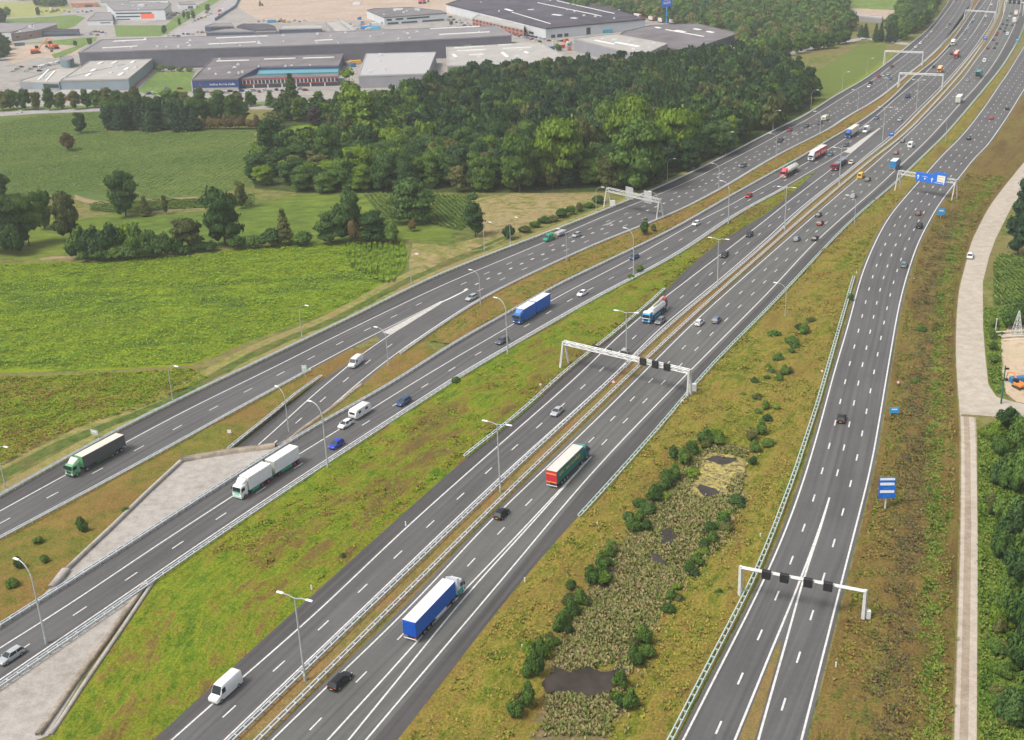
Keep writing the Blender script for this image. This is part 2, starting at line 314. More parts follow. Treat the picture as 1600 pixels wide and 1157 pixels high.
E_WL = [(1113,1067),(1200,895),(1242.6,790.5),(1275,687.8),(1304,580),(1325,510.6),(1350,420),(1385.5,345),(1410.4,313.3),(1435,285.6),(1475.4,240),(1500,216.5),(1537.8,168.8),(1564,130),(1573,117.8),(1600,74),(1625,35),(1645,0)]
E_WR = [(1275,1067),(1336.6,825),(1360.4,732.9),(1386.7,580),(1408,463),(1433,382.7),(1442,364.5),(1465.8,321.6),(1494.8,282.9),(1528.7,240),(1537.8,234),(1575.4,180),(1600,140),(1630,95),(1660,45),(1680,0)]
E_CL = [(1185,1067),(1200,1029),(1230,958),(1257.6,887.7),(1282.7,820),(1296,778)]
E_CR = [(1210,1067),(1232,990),(1253.9,910),(1283.5,822),(1296,778)]
F_L = [(1493,1067),(1497,945),(1500.8,820),(1500.8,755),(1500.8,648),(1495,598),(1493.5,541),(1493.5,515.6),(1499.5,445),(1510.8,410),(1514,386.6),(1526.6,360.3),(1546,323),(1579,280),(1600,254),(1640,210)]
F_R = [(1544.5,601.6),(1540,563.6),(1536,512),(1535.8,490.5),(1535.8,440),(1545.9,400),(1556,372.7),(1580,325),(1604,290),(1625,262),(1660,220)]

a_edge = line(A_EDGE, ext0=150, ext1=600); a_wl = line(A_WL, ext0=150, ext1=600); am_wr = line(AM_WR, ext0=150); a_wr = line(A_WR, ext1=600)
b_edge = line(B_EDGE, ext0=90, ext1=600); b_wl = line(B_WL, ext0=90, ext1=600); b_wr = line(B_WR, ext0=90)
c_edge = line(C_EDGE, ext0=50); c_wl = line(C_WL, ext0=50); c_wr = line(C_WR, ext0=50, ext1=600)
railc = line(RAIL_C, ext0=50, ext1=600); raild = line(RAIL_D, ext0=50, ext1=600)
d_wl = line(D_WL, ext0=50, ext1=600); d_dbl = line(D_DBL, ext0=40); d_dbr = line(D_DBR, ext0=40); d_wr = line(D_WR, ext0=50, ext1=600); d_edge = line(D_EDGE, ext0=50, ext1=600)
e_wl = line(E_WL, ext0=50, ext1=100); e_wr = line(E_WR, ext0=50, ext1=100); e_cl = line(E_CL, ext0=40, smooth=3); e_cr = line(E_CR, ext0=40, smooth=3)
f_l = line(F_L, ext0=50, ext1=100)

# sunk ramp: height falls from the gore to the tunnel mouth
r_top = g1(575, 548); r_bot = g1(400, 702)
RD = (r_bot-r_top); RL = np.linalg.norm(RD); RD /= RL; R_DEPTH = 1.0
def rz(P):
    P = np.atleast_2d(P); t = np.clip(((P-r_top)@RD)/RL, 0, 1.6); return -R_DEPTH*(t*t*(3-2*np.minimum(t, 1)))*np.where(t < 1, 1, 1/np.maximum(t*t, 1))
def Gr(px):     # reference points lying on the ramp surface
    out = []
    for p in px:
        z = 0.
        for _ in range(25): q = G([p], z)[0]; z = .5*z+.5*float(rz(q)[0])
        out.append(G([p], z)[0])
    return np.array(out)
def rline(px, ext0=14):
    P = resample(catmull(Gr(px), 2), 2)
    for _ in range(10): Q = P.copy(); Q[1:-1] = P[1:-1]*.5+(P[:-2]+P[2:])*.25; P = Q
    d = P[0]-P[4]; P = np.vstack([P[0]+d/np.linalg.norm(d)*ext0, P]); return resample(P, 2)
r_wl = rline([(400,699),(450,654),(492.7,615),(535,580),(560.4,558),(610.5,523)])
r_wr = rline([(440,706),(470,675),(514,639),(548,609),(583.5,580),(622,551),(650.6,530.6)])
r_gore = line([(610.5,523),(660,492),(730.8,453)], smooth=0)

# ---------------------------------------------------------------- base ground with the ramp cutting left open
def hp(x, y): return tuple(g1(x, y))
r_left = off(r_wl, 0)                                         # ramp lines run near -> far, right-hand normal points to +x
HOLE = [hp(350,705.5), hp(388,677), hp(430,645), hp(470,613), hp(505,589), hp(545,560.5), hp(573,545), hp(606,531.5), hp(640,538), hp(611,561), hp(565,602), hp(525,634), hp(470,674), hp(452,690), hp(430,699)]
mGROUND = ground_mat('verge_grass', [(.34, (.075, .10, .022)), (.46, (.135, .155, .034)), (.54, (.20, .175, .06)), (.64, (.16, .105, .045))], .022, .3, 2.6)
big = [(-2600, -300), (2600, -300), (2600, 4200), (-2600, 4200)]
tag(link('ground', poly_mesh('ground', big, 0, mGROUND, hole=HOLE)), 'rough grassland running under and around the motorway carriageways', 'ground', None, 'structure')

# ---------------------------------------------------------------- verges with relief
mV_AB = ground_mat('verge_brown', [(.36, (.085, .125, .018)), (.44, (.165, .17, .024)), (.50, (.24, .155, .042)), (.56, (.185, .105, .034)), (.64, (.13, .14, .024))], .035, .3, 2.6, dark=.45, bmp=.8, uv=True)
mV_BC = ground_mat('verge_lush', [(.36, (.06, .12, .010)), (.44, (.125, .20, .010)), (.50, (.19, .215, .014)), (.54, (.175, .115, .030)), (.57, (.12, .09, .026)), (.61, (.115, .175, .014))], .03, .22, 2.2, w2=.5, dark=.42, bmp=.8, uv=True)
mV_CD = ground_mat('verge_median', [(.38, (.12, .155, .02)), (.48, (.22, .165, .055)), (.56, (.25, .145, .06)), (.64, (.14, .13, .025))], .09, .6, 3, uv=True)
mV_DE = ground_mat('verge_straw', [(.36, (.07, .12, .012)), (.44, (.15, .175, .014)), (.50, (.245, .195, .036)), (.56, (.19, .125, .030)), (.63, (.11, .14, .016))], .028, .25, 2.4, w2=.5, dark=.42, bmp=.8, uv=True)
mV_EF = ground_mat('verge_heath', [(.36, (.065, .105, .014)), (.43, (.135, .145, .026)), (.49, (.195, .135, .036)), (.55, (.125, .078, .026)), (.63, (.085, .105, .022))], .035, .25, 2.4, w2=.5, dark=.40, bmp=.8, uv=True)
b_wr_full = np.vstack([b_wr[:-1], c_wl[-1:]])
def verge(label, Lf, Rt, z, mat, cols, amp): return tag(link('verge', strip_mesh('verge', Lf, Rt, z, mat, cols, amp)), label, 'verge', None, 'structure')
far_a = cut(a_wr, (640,538), (1519,0))
far_a = np.vstack([far_a, a_wr[-150:]]) if False else a_wr[((a_wr-g1(652,531))**2).sum(1).argmin():]
verge('brown and green grass strip between the two leftmost carriageways', off(far_a, 1.0), b_edge, .015, mV_AB, 10, .35)
cgore = c_edge
verge('wide green grass slope between the second and third carriageways', np.vstack([G([(70,1165),(100,1120),(137,1067),(192,987),(246,907)]), off(b_wr[((b_wr-g1(262,888))**2).sum(1).argmin():((b_wr-g1(1262,271))**2).sum(1).argmin()], 1.3)]), c_edge, .015, mV_BC, 16, .42)
verge('narrow straw coloured median between the guard rails of third and fourth carriageways', off(c_wr, 1.1), off(d_wl, -1.1), .015, mV_CD, 4, .12)
dl = d_edge[:((d_edge-g1(1563,107))**2).sum(1).argmin()]
verge('straw and green marshy verge between the fourth and rightmost carriageways', dl, off(e_wl, -1.0), .015, mV_DE, 22, .4)
verge('heathy brown verge between the rightmost carriageway and the service road', off(e_wr, 1.0), off(f_l, -.3), .015, mV_EF, 14, .4)
def wpoly(*parts): return np.vstack([np.atleast_2d(p) for p in parts])
amr = off(am_wr, 1.0); amr_lo = amr[:((amr-g1(560,537))**2).sum(1).argmin()]
P = wpoly(amr_lo, G([(573,545),(545,560.5),(505,589),(430,645),(350,705.5),(284,722),(180,820),(108,888),(82,916)]), b_edge[:((b_edge-g1(85,925))**2).sum(1).argmin()][::-1])
tag(link('verge', poly_mesh('verge', P, .015, mV_AB, 4, .35)), 'brown grass wedge between the leftmost carriageway and the concrete deck', 'verge', None, 'structure')
be = b_edge[((b_edge-g1(470,681))**2).sum(1).argmin():((b_edge-g1(760,510))**2).sum(1).argmin()]
fa = off(a_wr, 1.0); fa = fa[((fa-g1(640,540))**2).sum(1).argmin():((fa-g1(700,500))**2).sum(1).argmin()]
P = wpoly(G([(470,674),(525,634),(565,602),(611,561),(640,538)]), G([(660,533)]), be[::-1][((be[::-1]-g1(690,550))**2).sum(1).argmin():])
tag(link('verge', poly_mesh('verge', P, .014, mV_AB, 4, .2)), 'thin grass wedge between the sunken slip road and the second carriageway', 'verge', None, 'structure')

# ---------------------------------------------------------------- carriageways
ROAD = {}
def road(key, label, Lf, Rt, z, mat, cols=4, zfun=None):
    o = tag(link('road', strip_mesh('road', Lf, Rt, z, mat, cols, zfun=zfun)), label, 'road', None, 'structure'); ROAD[key] = o; return o
def after(P, x, y): return P[((P-g1(x, y))**2).sum(1).argmin():]
def before(P, x, y): return P[:((P-g1(x, y))**2).sum(1).argmin()+1]
road('A', 'leftmost carriageway, four lanes with a dark hard shoulder', after(a_edge, 560, 492), off(after(a_wr, 625, 548), 1.1), .030, mASPH, 6)
tag(link('road', poly_mesh('road', G([(585,524),(640,495),(700,478),(722,484),(694,506),(657,532),(640,541),(622,552),(606,540)]), .026, mASPH)), 'asphalt pad where the slip road leaves the leftmost carriageway', 'road', None, 'structure')
road('AM', 'two lane continuation of the leftmost carriageway to the lower left corner', before(a_edge, 600, 472), off(np.vstack([am_wr]), 1.0), .036, mASPH, 4)
Rl = rline([(362,705),(400,674),(440,641),(485,606),(530,577),(563,555),(600,527),(618,515)]); Rr = off(r_wr, 1.6)
road('R', 'slip road sinking from the leftmost carriageway to the tunnel mouth', before(Rl, 606, 519), before(Rr, 652, 528), .042, mASPH, 4, zfun=lambda P: rz(P)+.042)
road('B', 'second carriageway from the left', b_edge, off(after(b_wr_full, -400, 1400), 1.2), .030, mASPH, 4)
bc_r = off(after(c_wr, 1325, 266), .9)
road('BC', 'joined second and third carriageway beyond the white gore', after(b_edge, 1300, 218), bc_r, .0345, mASPH, 6)
road('C', 'third carriageway from the left', c_edge, off(c_wr, 1.0), .0315, mASPH, 4)
c2 = np.vstack([c_edge[-4:], after(b_wr, 1275, 263)])
road('CW', 'asphalt wedge beside the white gore of second and third carriageways', c2, off(after(c_wr, 1251, 325), .9), .033, mASPH, 3)
road('D', 'fourth carriageway from the left', off(d_wl, -1.0), d_edge, .030, mASPH2, 6)
road('E', 'rightmost carriageway curving past the marsh', off(e_wl, -.7), off(e_wr, .7), .032, mASPH, 5)
# darker resurfaced hard shoulders
for nm, Lf, Rt, z in (('leftmost carriageway', a_edge, off(a_wl, -.5), .041), ('second carriageway', off(after(b_edge, 1212, 268), .3), off(b_wl, -.4), .041), ('third carriageway', c_edge[:-3], off(c_wl, -.5), .040), ('fourth carriageway', off(d_wr, 1.0), d_edge, .040)):
    tag(link('hard_shoulder', strip_mesh('hard_shoulder', Lf, Rt, z, mASPHD, 1)), 'darker asphalt hard shoulder along the edge of the '+nm, 'hard shoulder', None, 'structure')
# service road + dirt track
sr = wpoly(after(f_l, 1501, 650), G(F_R)[::-1], G([(1557,620.6),(1586.8,629),(1602,632),(1640,636),(1640,664),(1600,658.6),(1557.5,651.7),(1503,647.4)]))
tag(link('service_road', poly_mesh('service_road', sr, .03, mTRACK)), 'pale concrete service road along the right side', 'road', None, 'structure')
mTRK = ground_mat('gravel_track', [(.35, (.26, .205, .15)), (.65, (.35, .29, .225))], .08, .6, 3, dark=.8, bmp=.15)
tag(link('dirt_track', strip_mesh('dirt_track', before(f_l, 1501, 652), line([(1525.8,1067),(1527,945),(1527,820),(1527,755),(1525.8,660),(1525,650)], ext0=50), .026, mTRK, 2)), 'brown gravel track below the service road junction', 'track', None, 'structure')
mTRK2 = ground_mat('track_rut', [(.35, (.37, .31, .25)), (.65, (.45, .39, .33))], .08, .6, 3, dark=.85, bmp=.15)
tl = before(f_l, 1501, 652)
for a_, b_ in ((.15, .75), (1.9, 3.0)):
    tag(link('wheel_rut', strip_mesh('wheel_rut', off(tl, a_), off(tl, b_), .031, mTRK2, 1)), ('left' if a_ < 1 else 'right')+' worn pale wheel rut of the gravel track', 'track', None, 'structure')

# ---------------------------------------------------------------- markings (children of their carriageway)
ZM = .05
def marks(key, items):
    Vs = []; Qs = []; o = 0
    for V, Q in items: Vs.append(V); Qs.append(Q+o); o += len(V)
    link('road_marking', npmesh('road_marking', np.vstack(Vs), np.vstack(Qs), mLINE), ROAD[key])
LW, DW = .30, .26
def gore(px, z=ZM+.004):
    q = G(px); V = np.c_[q, np.full(len(q), z)]; return V, np.array([[0, 1, 2, 3]])
def blk(P, per=6, ln=1.8, w=.55, z=ZM, ph=0): return dashes(P, per, ln, w, z, ph)
near_a = after(a_wl, 690, 447); aR = after(a_wr, 640, 538)
ms = [line_mesh(a_wl, LW, ZM), line_mesh(aR, LW, ZM)]
for f_, fn in ((.27, dashes), (.5, None), (.75, dashes)):
    P = mix(near_a, aR, f_)
    if fn: ms.append(dashes(P, 12, 3, DW, ZM, 4 if f_ < .5 else 1))
    else: ms.append(blk(P)) 
for k in range(0, 5):       # short double bars where the weaving lanes are numbered
    p0 = ((690+k*165, 0))
Pm = mix(near_a, aR, .5)
for (x, y) in ((935,352),(1123,274),(1248,212),(1318,164),(1380,124)):
    i = ((Pm-g1(x, y))**2).sum(1).argmin(); seg = Pm[i:i+3]
    if len(seg) < 3: continue
    seg = resample(seg, 1.0)
    for o_, a_, b_, w_ in ((-2.4, 0, 8, .22), (-1.6, 1, 5, .3)): ms.append(line_mesh(off(seg, o_)[a_:b_+1], w_, ZM+.001))
marks('A', ms)
def hatch(cx, cy, n, P, key):     # groups of short strokes painted beside the block line
    pass
marks('AM', [line_mesh(am_wr, LW, ZM), dashes(mix(before(a_wl, 680, 450), am_wr, .5), 12, 3, DW, ZM, 2)])
zr_ = lambda P: rz(P)+.0
marks('R', [line_mesh(r_wl, LW, ZM+.01, zr_), line_mesh(r_wr, LW, ZM+.01, zr_), dashes(mix(r_wl, r_wr, .47), 12, 3, DW, ZM+.01, 3, zr_)])
link('road_marking', npmesh('road_marking', *[np.array(x) for x in (np.c_[G([(597,520),(611,523.5),(690,474.5),(685,474)]), np.full(4, ZM+.006)], [[0, 1, 2, 3]])], mGORE), ROAD['A'])
V, Q = line_mesh(line([(687,474),(708,464.5),(731,452.5)], smooth=0), .7, ZM+.002); link('road_marking', npmesh('road_marking', V, Q, mLINE), ROAD['A'])
ms = [line_mesh(b_wl, LW, ZM), line_mesh(b_wr, LW, ZM), dashes(mix(b_wl, b_wr, .5), 12, 3, DW, ZM, 6)[0:2]]
fb = after(b_wl, 1345, 200); fr = after(c_wr, 1400, 205)
ms[2] = dashes(mix(before(b_wl, 1335, 207), b_wr, .5), 12, 3, DW, ZM, 6)
for f_ in (.25, .5, .75):
    P = mix(fb, fr, f_); ms.append(blk(P[:90]) if f_ == .5 else dashes(P, 12, 3, DW, ZM))
    if f_ == .5:
        ms.append(dashes(P[90:], 12, 9, .4, ZM))
        for (x, y) in ((1428,143),(1400,172)):
            i = ((P-g1(x, y))**2).sum(1).argmin(); seg = resample(P[i:i+3], 1.0)
            for o_, a_, b_, w_ in ((-2.4, 0, 7, .22), (-1.6, 1, 5, .3)): ms.append(line_mesh(off(seg, o_)[a_:b_+1], w_, ZM+.001))
marks('B', ms)
link('road_marking', npmesh('road_marking', np.vstack([np.c_[G([(1318,238),(1329,239.5),(1351,221.5),(1345,219)]), np.full(4, ZM+.008)], np.c_[G([(1345,219),(1351,221.5),(1376,200.3),(1374,200.3)]), np.full(4, ZM+.008)]]), np.array([[0, 1, 2, 3], [4, 5, 6, 7]]), mGORE), ROAD['BC'])
marks('C', [line_mesh(c_wl, LW, ZM+.003), line_mesh(c_wr, LW, ZM+.003), dashes(mix(before(c_wl, 1345, 230), c_wr, .5), 12, 3, DW, ZM+.003, 5)])
ms = [line_mesh(d_wl, LW, ZM), line_mesh(d_wr, LW, ZM), line_mesh(d_dbl, .3, ZM), line_mesh(d_dbr, .3, ZM+.002)]
ms.append(dashes(mix(d_wl, d_wr, .34) if False else mix(after(d_wl, 852, 732), d_wr, .34), 12, 3, DW, ZM, 2)); ms.append(dashes(mix(after(d_wl, 852, 732), d_wr, .66), 12, 3, DW, ZM, 2))
ms.append(dashes(mix(before(d_wl, 845, 740), d_dbl, .5), 12, 3, DW, ZM, 9))
marks('D', ms)
def eph(pt): return pt
ms = [line_mesh(e_wl, .32, ZM), line_mesh(e_wr, .32, ZM), line_mesh(e_cl, .34, ZM), line_mesh(e_cr, .34, ZM+.002)]
for k_, pts in ((.25, (1320.2, 602)), (.5, (1340.3, 603.8)), (.75, (1361, 607))):
    P = mix(e_wl, e_wr, k_); q = g1(*pts); s = np.r_[0, np.cumsum(np.linalg.norm(np.diff(P, axis=0), axis=1))]; ph = (s[((P-q)**2).sum(1).argmin()]-1.5) % 12
    if k_ == .5: st = s[((P-g1(1290, 790))**2).sum(1).argmin()]; n0 = math.ceil((st-ph)/12); ph = ph+12*n0
    ms.append(dashes(P, 12, 3, .3, ZM, ph))
marks('E', ms)
# grass wedge in the gore at the bottom of the rightmost carriageway
tag(link('verge', poly_mesh('verge', wpoly(e_cl[:((e_cl-g1(1214,996))**2).sum(1).argmin()]+[.5, 0], G([(1221,1000)]), (e_cr[:((e_cr-g1(1228,1004))**2).sum(1).argmin()]+[-.5, 0])[::-1]), .06, mV_CD)), 'thin grass wedge between the diverging white lines at the bottom of the rightmost carriageway', 'verge', None, 'structure')

# ---------------------------------------------------------------- concrete tunnel deck, parapets and ramp walls
DT = thing('tunnel_roof', 'pale concrete underpass roof crossing below the second carriageway', 'underpass')
deck_px = [(284,722),(430,700),(452,690),(470,681),(236,906),(180,985),(125,1067),(75,1150),(-200,1250),(-250,1160),(-100,1060),(30,962),(82,916),(108,888),(180,820)]
link('deck', poly_mesh('deck', G(deck_px), .022, mCONC), DT)
def wall(px, w_, z0, z1, mat, name, parent, pl=None):
    P = resample(G(px), 3) if pl is None else pl; N = normals(P)*w_/2; n = len(P); a, b = P-N, P+N
    V = np.vstack([np.c_[a, np.full(n, z0)], np.c_[a, np.full(n, z1)], np.c_[b, np.full(n, z1)], np.c_[b, np.full(n, z0)]]); i = np.arange(n-1); Q = []
    for k in range(4): k2 = (k+1) % 4; Q.append(np.stack([k*n+i, k2*n+i, k2*n+i+1, k*n+i+1], 1))
    V = np.vstack(V); caps = np.array([[0, n, 2*n, 3*n], [n-1, 4*n-1, 3*n-1, 2*n-1]]); return link(name, npmesh(name, V, np.vstack(Q+[caps]), mat), parent)
wall([(282,721),(350,709),(430,699)], 1.7, -R_DEPTH-.5, .75, mCONCB, 'parapet', DT)
wall([(284,722),(230,772),(180,821),(130,868),(104,893)], .7, -.3, .65, mCONC, 'parapet', DT)
wall([(104,893),(84,913),(82,921)], 1.4, -.3, .75, mCONC, 'parapet', DT)
wall([(229,912),(178,985),(118,1067),(60,1150)], .9, -.3, .5, mCONCB, 'parapet', DT)
wall([(243,906),(190,985),(134,1067),(80,1150)], .6, -.3, .35, mCONC, 'parapet', DT)
wall([(432,698),(452,689),(470,673.5),(525,633.5),(565,601.5)], .9, -R_DEPTH-.5, .35, mCONCB, 'retaining_wall', DT)
# ramp side slopes: from the cutting edge down to the slip road
def slope(edge_px, base, name):
    E_ = resample(G(edge_px), 2); B_ = nearest(E_, base); z = rz(B_)+.0; n = len(E_); V = np.vstack([np.c_[E_, np.full(n, .016)], np.c_[B_, z+.02]]); i = np.arange(n-1)
    tag(link('verge', npmesh('verge', V, np.stack([i, i+n, i+n+1, i+1], 1), mV_AB)), name, 'verge', None, 'structure')
slope([(345,709),(350,705.5),(388,677),(430,645),(470,613),(505,589),(545,560.5),(573,545),(606,531.5)], before(Rl, 610, 516), 'grassy left bank of the sunken slip road')
slope([(430,700),(452,690),(470,674),(525,634),(565,602),(611,561),(640,538)], before(Rr, 655, 525), 'earth bank on the right of the sunken slip road')
bb = G([(330,735),(470,735)], -R_DEPTH); 

# ---------------------------------------------------------------- guard rails
def post_mb():
    m = MB(); m.box(-.06, .06, -.05, .05, 0, .8); m.box(-.05, .05, -.30, .30, .58, .72); return m
post_me = None
def guard_rail(P, label, mat=None, npost=60, gap=.36, step=2.0, w=.13):
    """double sided guard rail: two beams, one post with spacer arm every few metres"""
    global post_me
    mat = mat or mGALV
    if post_me is None: post_me = {}
    if mat.name not in post_me: post_me[mat.name] = post_mb().mesh('post', mat)
    root = thing('guard_rail', label, 'guard rail', (P[0][0], P[0][1], 0), 0, 'guard rails along the carriageways')
    P0 = P[0]
    for s in (-1, 1):
        L = off(P, s*gap)-P0; N = normals(L); n = len(L); prof = [(-.08, .48), (.08, .54), (.02, .64), (.08, .74), (-.08, .82), (-.14, .65)]
        V = np.vstack([np.c_[L+N*s*a, np.full(n, z)] for a, z in prof]); i = np.arange(n-1); Q = []; k = len(prof)
        for j in range(k): j2 = (j+1) % k; Q.append(np.stack([j*n+i, j2*n+i, j2*n+i+1, j*n+i+1], 1))
        link('rail_beam', npmesh('rail_beam', V, np.vstack(Q), mat), root)
    R = resample(P, step); N = normals(R); dist = np.linalg.norm(R, axis=1); order = np.argsort(dist); ind = order[:npost]; rest = order[npost:]
    for i in ind:
        if dist[i] < 620: link('post', post_me[mat.name], root, (R[i, 0]-P0[0], R[i, 1]-P0[1], 0), math.atan2(N[i, 1], N[i, 0])-math.pi/2)
        else: rest = np.append(rest, i)
    if len(rest):
        mb = MB(); src = post_mb()
        for i in rest:
            if dist[i] > 900: continue
            a = math.atan2(N[i, 1], N[i, 0])-math.pi/2; c_, s_ = math.cos(a), math.sin(a)
            mb.add([(x*c_-y*s_+R[i, 0]-P0[0], x*s_+y*c_+R[i, 1]-P0[1], z) for x, y, z in src.v], src.f)
        if mb.v: tag(link('posts', mb.mesh('posts', mat), root), None, None, None, 'stuff')
    return root
guard_rail(a_edge[10:], 'guard rail on the outer left edge of the leftmost carriageway')
guard_rail(off(before(am_wr, 478, 579), 1.5), 'guard rail right of the leftmost carriageway below its split')
guard_rail(off(after(a_wr, 612, 557), 1.5), 'guard rail on the median side of the leftmost carriageway above its split')
guard_rail(resample(G([(355,704),(388,677),(425,648),(460,618),(500,590)])+[.4, -.3], 3), 'short guard rail on the left bank of the sunken slip road')
guard_rail(off(b_edge, .2), 'guard rail on the left edge of the second carriageway, running over the concrete deck', npost=80)
guard_rail(off(before(b_wr, 1221, 295), 1.9), 'guard rail between the second carriageway and the green slope', npost=80)
guard_rail(resample(before(after(off(c_edge, -.4), 728, 713), 1038, 456), 4), 'guard rail standing on the left edge of the third carriageway near the overhead gantry')
guard_rail(railc, 'left one of the paired median guard rails, beside the third carriageway', npost=90)
guard_rail(raild, 'right one of the paired median guard rails, beside the fourth carriageway', npost=90)
guard_rail(off(after(d_edge, 897, 816), .5), 'guard rail on the right edge of the fourth carriageway', mGALVG)
guard_rail(line([(1095.7,1067),(1150,962),(1191,882),(1205,840),(1240,750),(1257.6,692.8),(1275,642.7),(1292.7,580),(1334,435)], ext0=40), 'pale green guard rail on the left of the rightmost carriageway', mGALVG, 80)
# ================================================================ FIELDS AND OTHER GROUND SHEETS
mF1 = ground_mat('crop_yellow_green', [(.38, (.07, .12, .016)), (.45, (.105, .16, .012)), (.52, (.19, .245, .010)), (.57, (.115, .16, .012)), (.65, (.10, .135, .022))], .012, .13, 1.6, rot=-.12, aniso=.33, w2=.42, bmp=.8, dark=.5)
sheet('field', 'large yellow green crop field left of the leftmost carriageway', 'field', [(-60,585),(-120,400),(0,412),(120,409),(300,398),(430,382),(560,377),(630,377),(638,392),(635,418),(612,448),(560,468),(520,486),(400,530),(300,571),(150,580)], .02, mF1)
mF1r = row_mat('maize_rows', (.05, .085, .018), (.14, .20, .02), .1, 2.0, (.08, .12, .02), (.16, .21, .02))
sheet('field', 'corner of young crop in visible rows at the top right of the yellow green field', 'field', [(540,392),(560,378),(630,378),(637,392),(633,418),(612,446),(590,440),(545,418)], .03, mF1r)
mF2 = ground_mat('mown_grass', [(.34, (.10, .14, .02)), (.45, (.17, .225, .012)), (.54, (.19, .20, .03)), (.64, (.19, .145, .06))], .02, .25, 2.5, rot=.2, aniso=.5)
sheet('meadow', 'patchy meadow between the crop field and the leftmost carriageway', 'meadow', [(-60,592),(150,584),(300,576),(330,590),(300,606),(220,640),(120,672),(0,735),(-60,765)], .018, mF2)
mDITCH = ground_mat('ditch_weeds', [(.36, (.05, .09, .018)), (.5, (.10, .14, .025)), (.62, (.16, .11, .05))], .05, .4, 2.6)
dl_ = line([(0,748),(120,685),(215,652),(320,600),(420,545),(520,505),(640,440),(700,412),(800,366),(880,338),(935,322)], smooth=4)
tag(link('ditch', strip_mesh('ditch', off(dl_, -2.6), off(dl_, 1.2), .024, mDITCH, 4, .2)), 'weedy ditch running along the leftmost carriageway', 'ditch', None, 'structure')
mSTRAW = ground_mat('cut_grass', [(.36, (.17, .20, .03)), (.5, (.27, .24, .08)), (.62, (.24, .16, .08))], .05, .4, 2.6)
tag(link('mown_strip', strip_mesh('mown_strip', off(dl_, -6.4), off(dl_, -3), .024, mSTRAW, 3, .1)), 'straw coloured mown strip on the field side of the ditch', 'verge', None, 'structure')
tag(link('mown_strip', strip_mesh('mown_strip', off(a_edge[4:130], -4.6), off(a_edge[4:130], -.7), .022, mSTRAW, 3, .1)), 'straw coloured mown strip beside the outer guard rail of the leftmost carriageway', 'verge', None, 'structure')
mMEAD = ground_mat('meadow_mid', [(.34, (.085, .135, .022)), (.46, (.12, .175, .022)), (.56, (.16, .19, .03)), (.66, (.19, .16, .07))], .013, .2, 2.2, rot=-.1, aniso=.5)
sheet('meadow', 'smooth green meadow behind the hedge and round tree', 'meadow', [(130,342),(180,334),(235,338),(320,330),(400,318),(470,304),(540,300),(620,300),(640,330),(700,310),(720,340),(700,380),(640,374),(430,380),(300,392),(110,400),(60,408),(-60,400),(-60,330)], .012, mMEAD)
mMAIZE = row_mat('maize', (.045, .085, .022), (.13, .19, .035), 1.45, 2.4, (.055, .105, .025), (.15, .185, .045), .012)
sheet('field', 'big green maize field with fine rows in the upper left', 'field', [(-200,330),(-160,205),(0,180),(80,176),(160,172),(165,207),(310,205),(400,200),(392,240),(396,292),(330,304),(250,312),(160,318),(60,300),(0,312)], .018, mMAIZE)
mMAIZE2 = row_mat('maize_short', (.045, .075, .022), (.09, .13, .025), .45, 1.7, (.07, .10, .025), (.11, .14, .03))
sheet('field', 'narrow strip of maize below the pale dirt path', 'field', [(140,330),(140,318),(200,312),(300,312),(398,302),(398,322),(300,328),(180,334)], .022, mMAIZE2)
sheet('field', 'small maize plot in curved rows between the two central clumps of trees', 'field', [(568,304),(622,304),(640,340),(620,350),(600,345)], .022, mMAIZE2)
sheet('field', 'small maize plot in rows behind the round tree near the overhead truss', 'field', [(668,305),(735,305),(745,345),(720,362),(665,350)], .022, mMAIZE2)
mDIRT = ground_mat('bare_dirt', [(.38, (.20, .17, .075)), (.5, (.29, .21, .13)), (.62, (.15, .16, .04))], .06, .4, 2.6, dark=.75)
mPATCH = ground_mat('dry_meadow', [(.36, (.13, .17, .03)), (.46, (.22, .21, .06)), (.54, (.31, .235, .12)), (.66, (.18, .17, .05))], .03, .25, 2.4, w2=.5)
sheet('meadow', 'dry yellowish meadow between the wood and the overhead truss', 'meadow', [(735,312),(800,302),(930,302),(960,302),(935,322),(880,336),(820,360),(760,388),(700,405),(645,436),(640,410),(645,380),(700,384),(745,372),(755,345)], .016, mPATCH, 6, .3)
tag(link('farm_path', strip_mesh('farm_path', line([(116,304),(140,312),(175,315),(240,311),(310,308)], smooth=0), line([(118,312),(140,318),(176,319),(242,314),(312,309.5)], smooth=0), .026, mDIRT, 2)), 'pale dirt path along the edge of the maize field', 'path', None, 'structure')
tag(link('farm_path', strip_mesh('farm_path', line([(232,331),(280,327),(320,325.5),(345,325)], smooth=0), line([(232,332.6),(280,329),(320,327),(345,326)], smooth=0), .028, mDIRT, 2)), 'thin dirt path below the narrow maize strip', 'path', None, 'structure')
tag(link('farm_path', strip_mesh('farm_path', line([(60,404),(90,400),(118,401),(160,410)], smooth=0), line([(66,408),(92,404),(120,405),(165,413)], smooth=0), .03, mDIRT, 2)), 'bare dirt patch near the left end of the hedge', 'path', None, 'structure')
tag(link('wood_path', strip_mesh('wood_path', line([(592,214),(588,232),(596,250),(606,262)], smooth=0), line([(597,214),(594,232),(604,250),(616,262)], smooth=0), .05, mDIRT, 2)), 'pale path seen through a gap in the wood', 'path', None, 'structure')
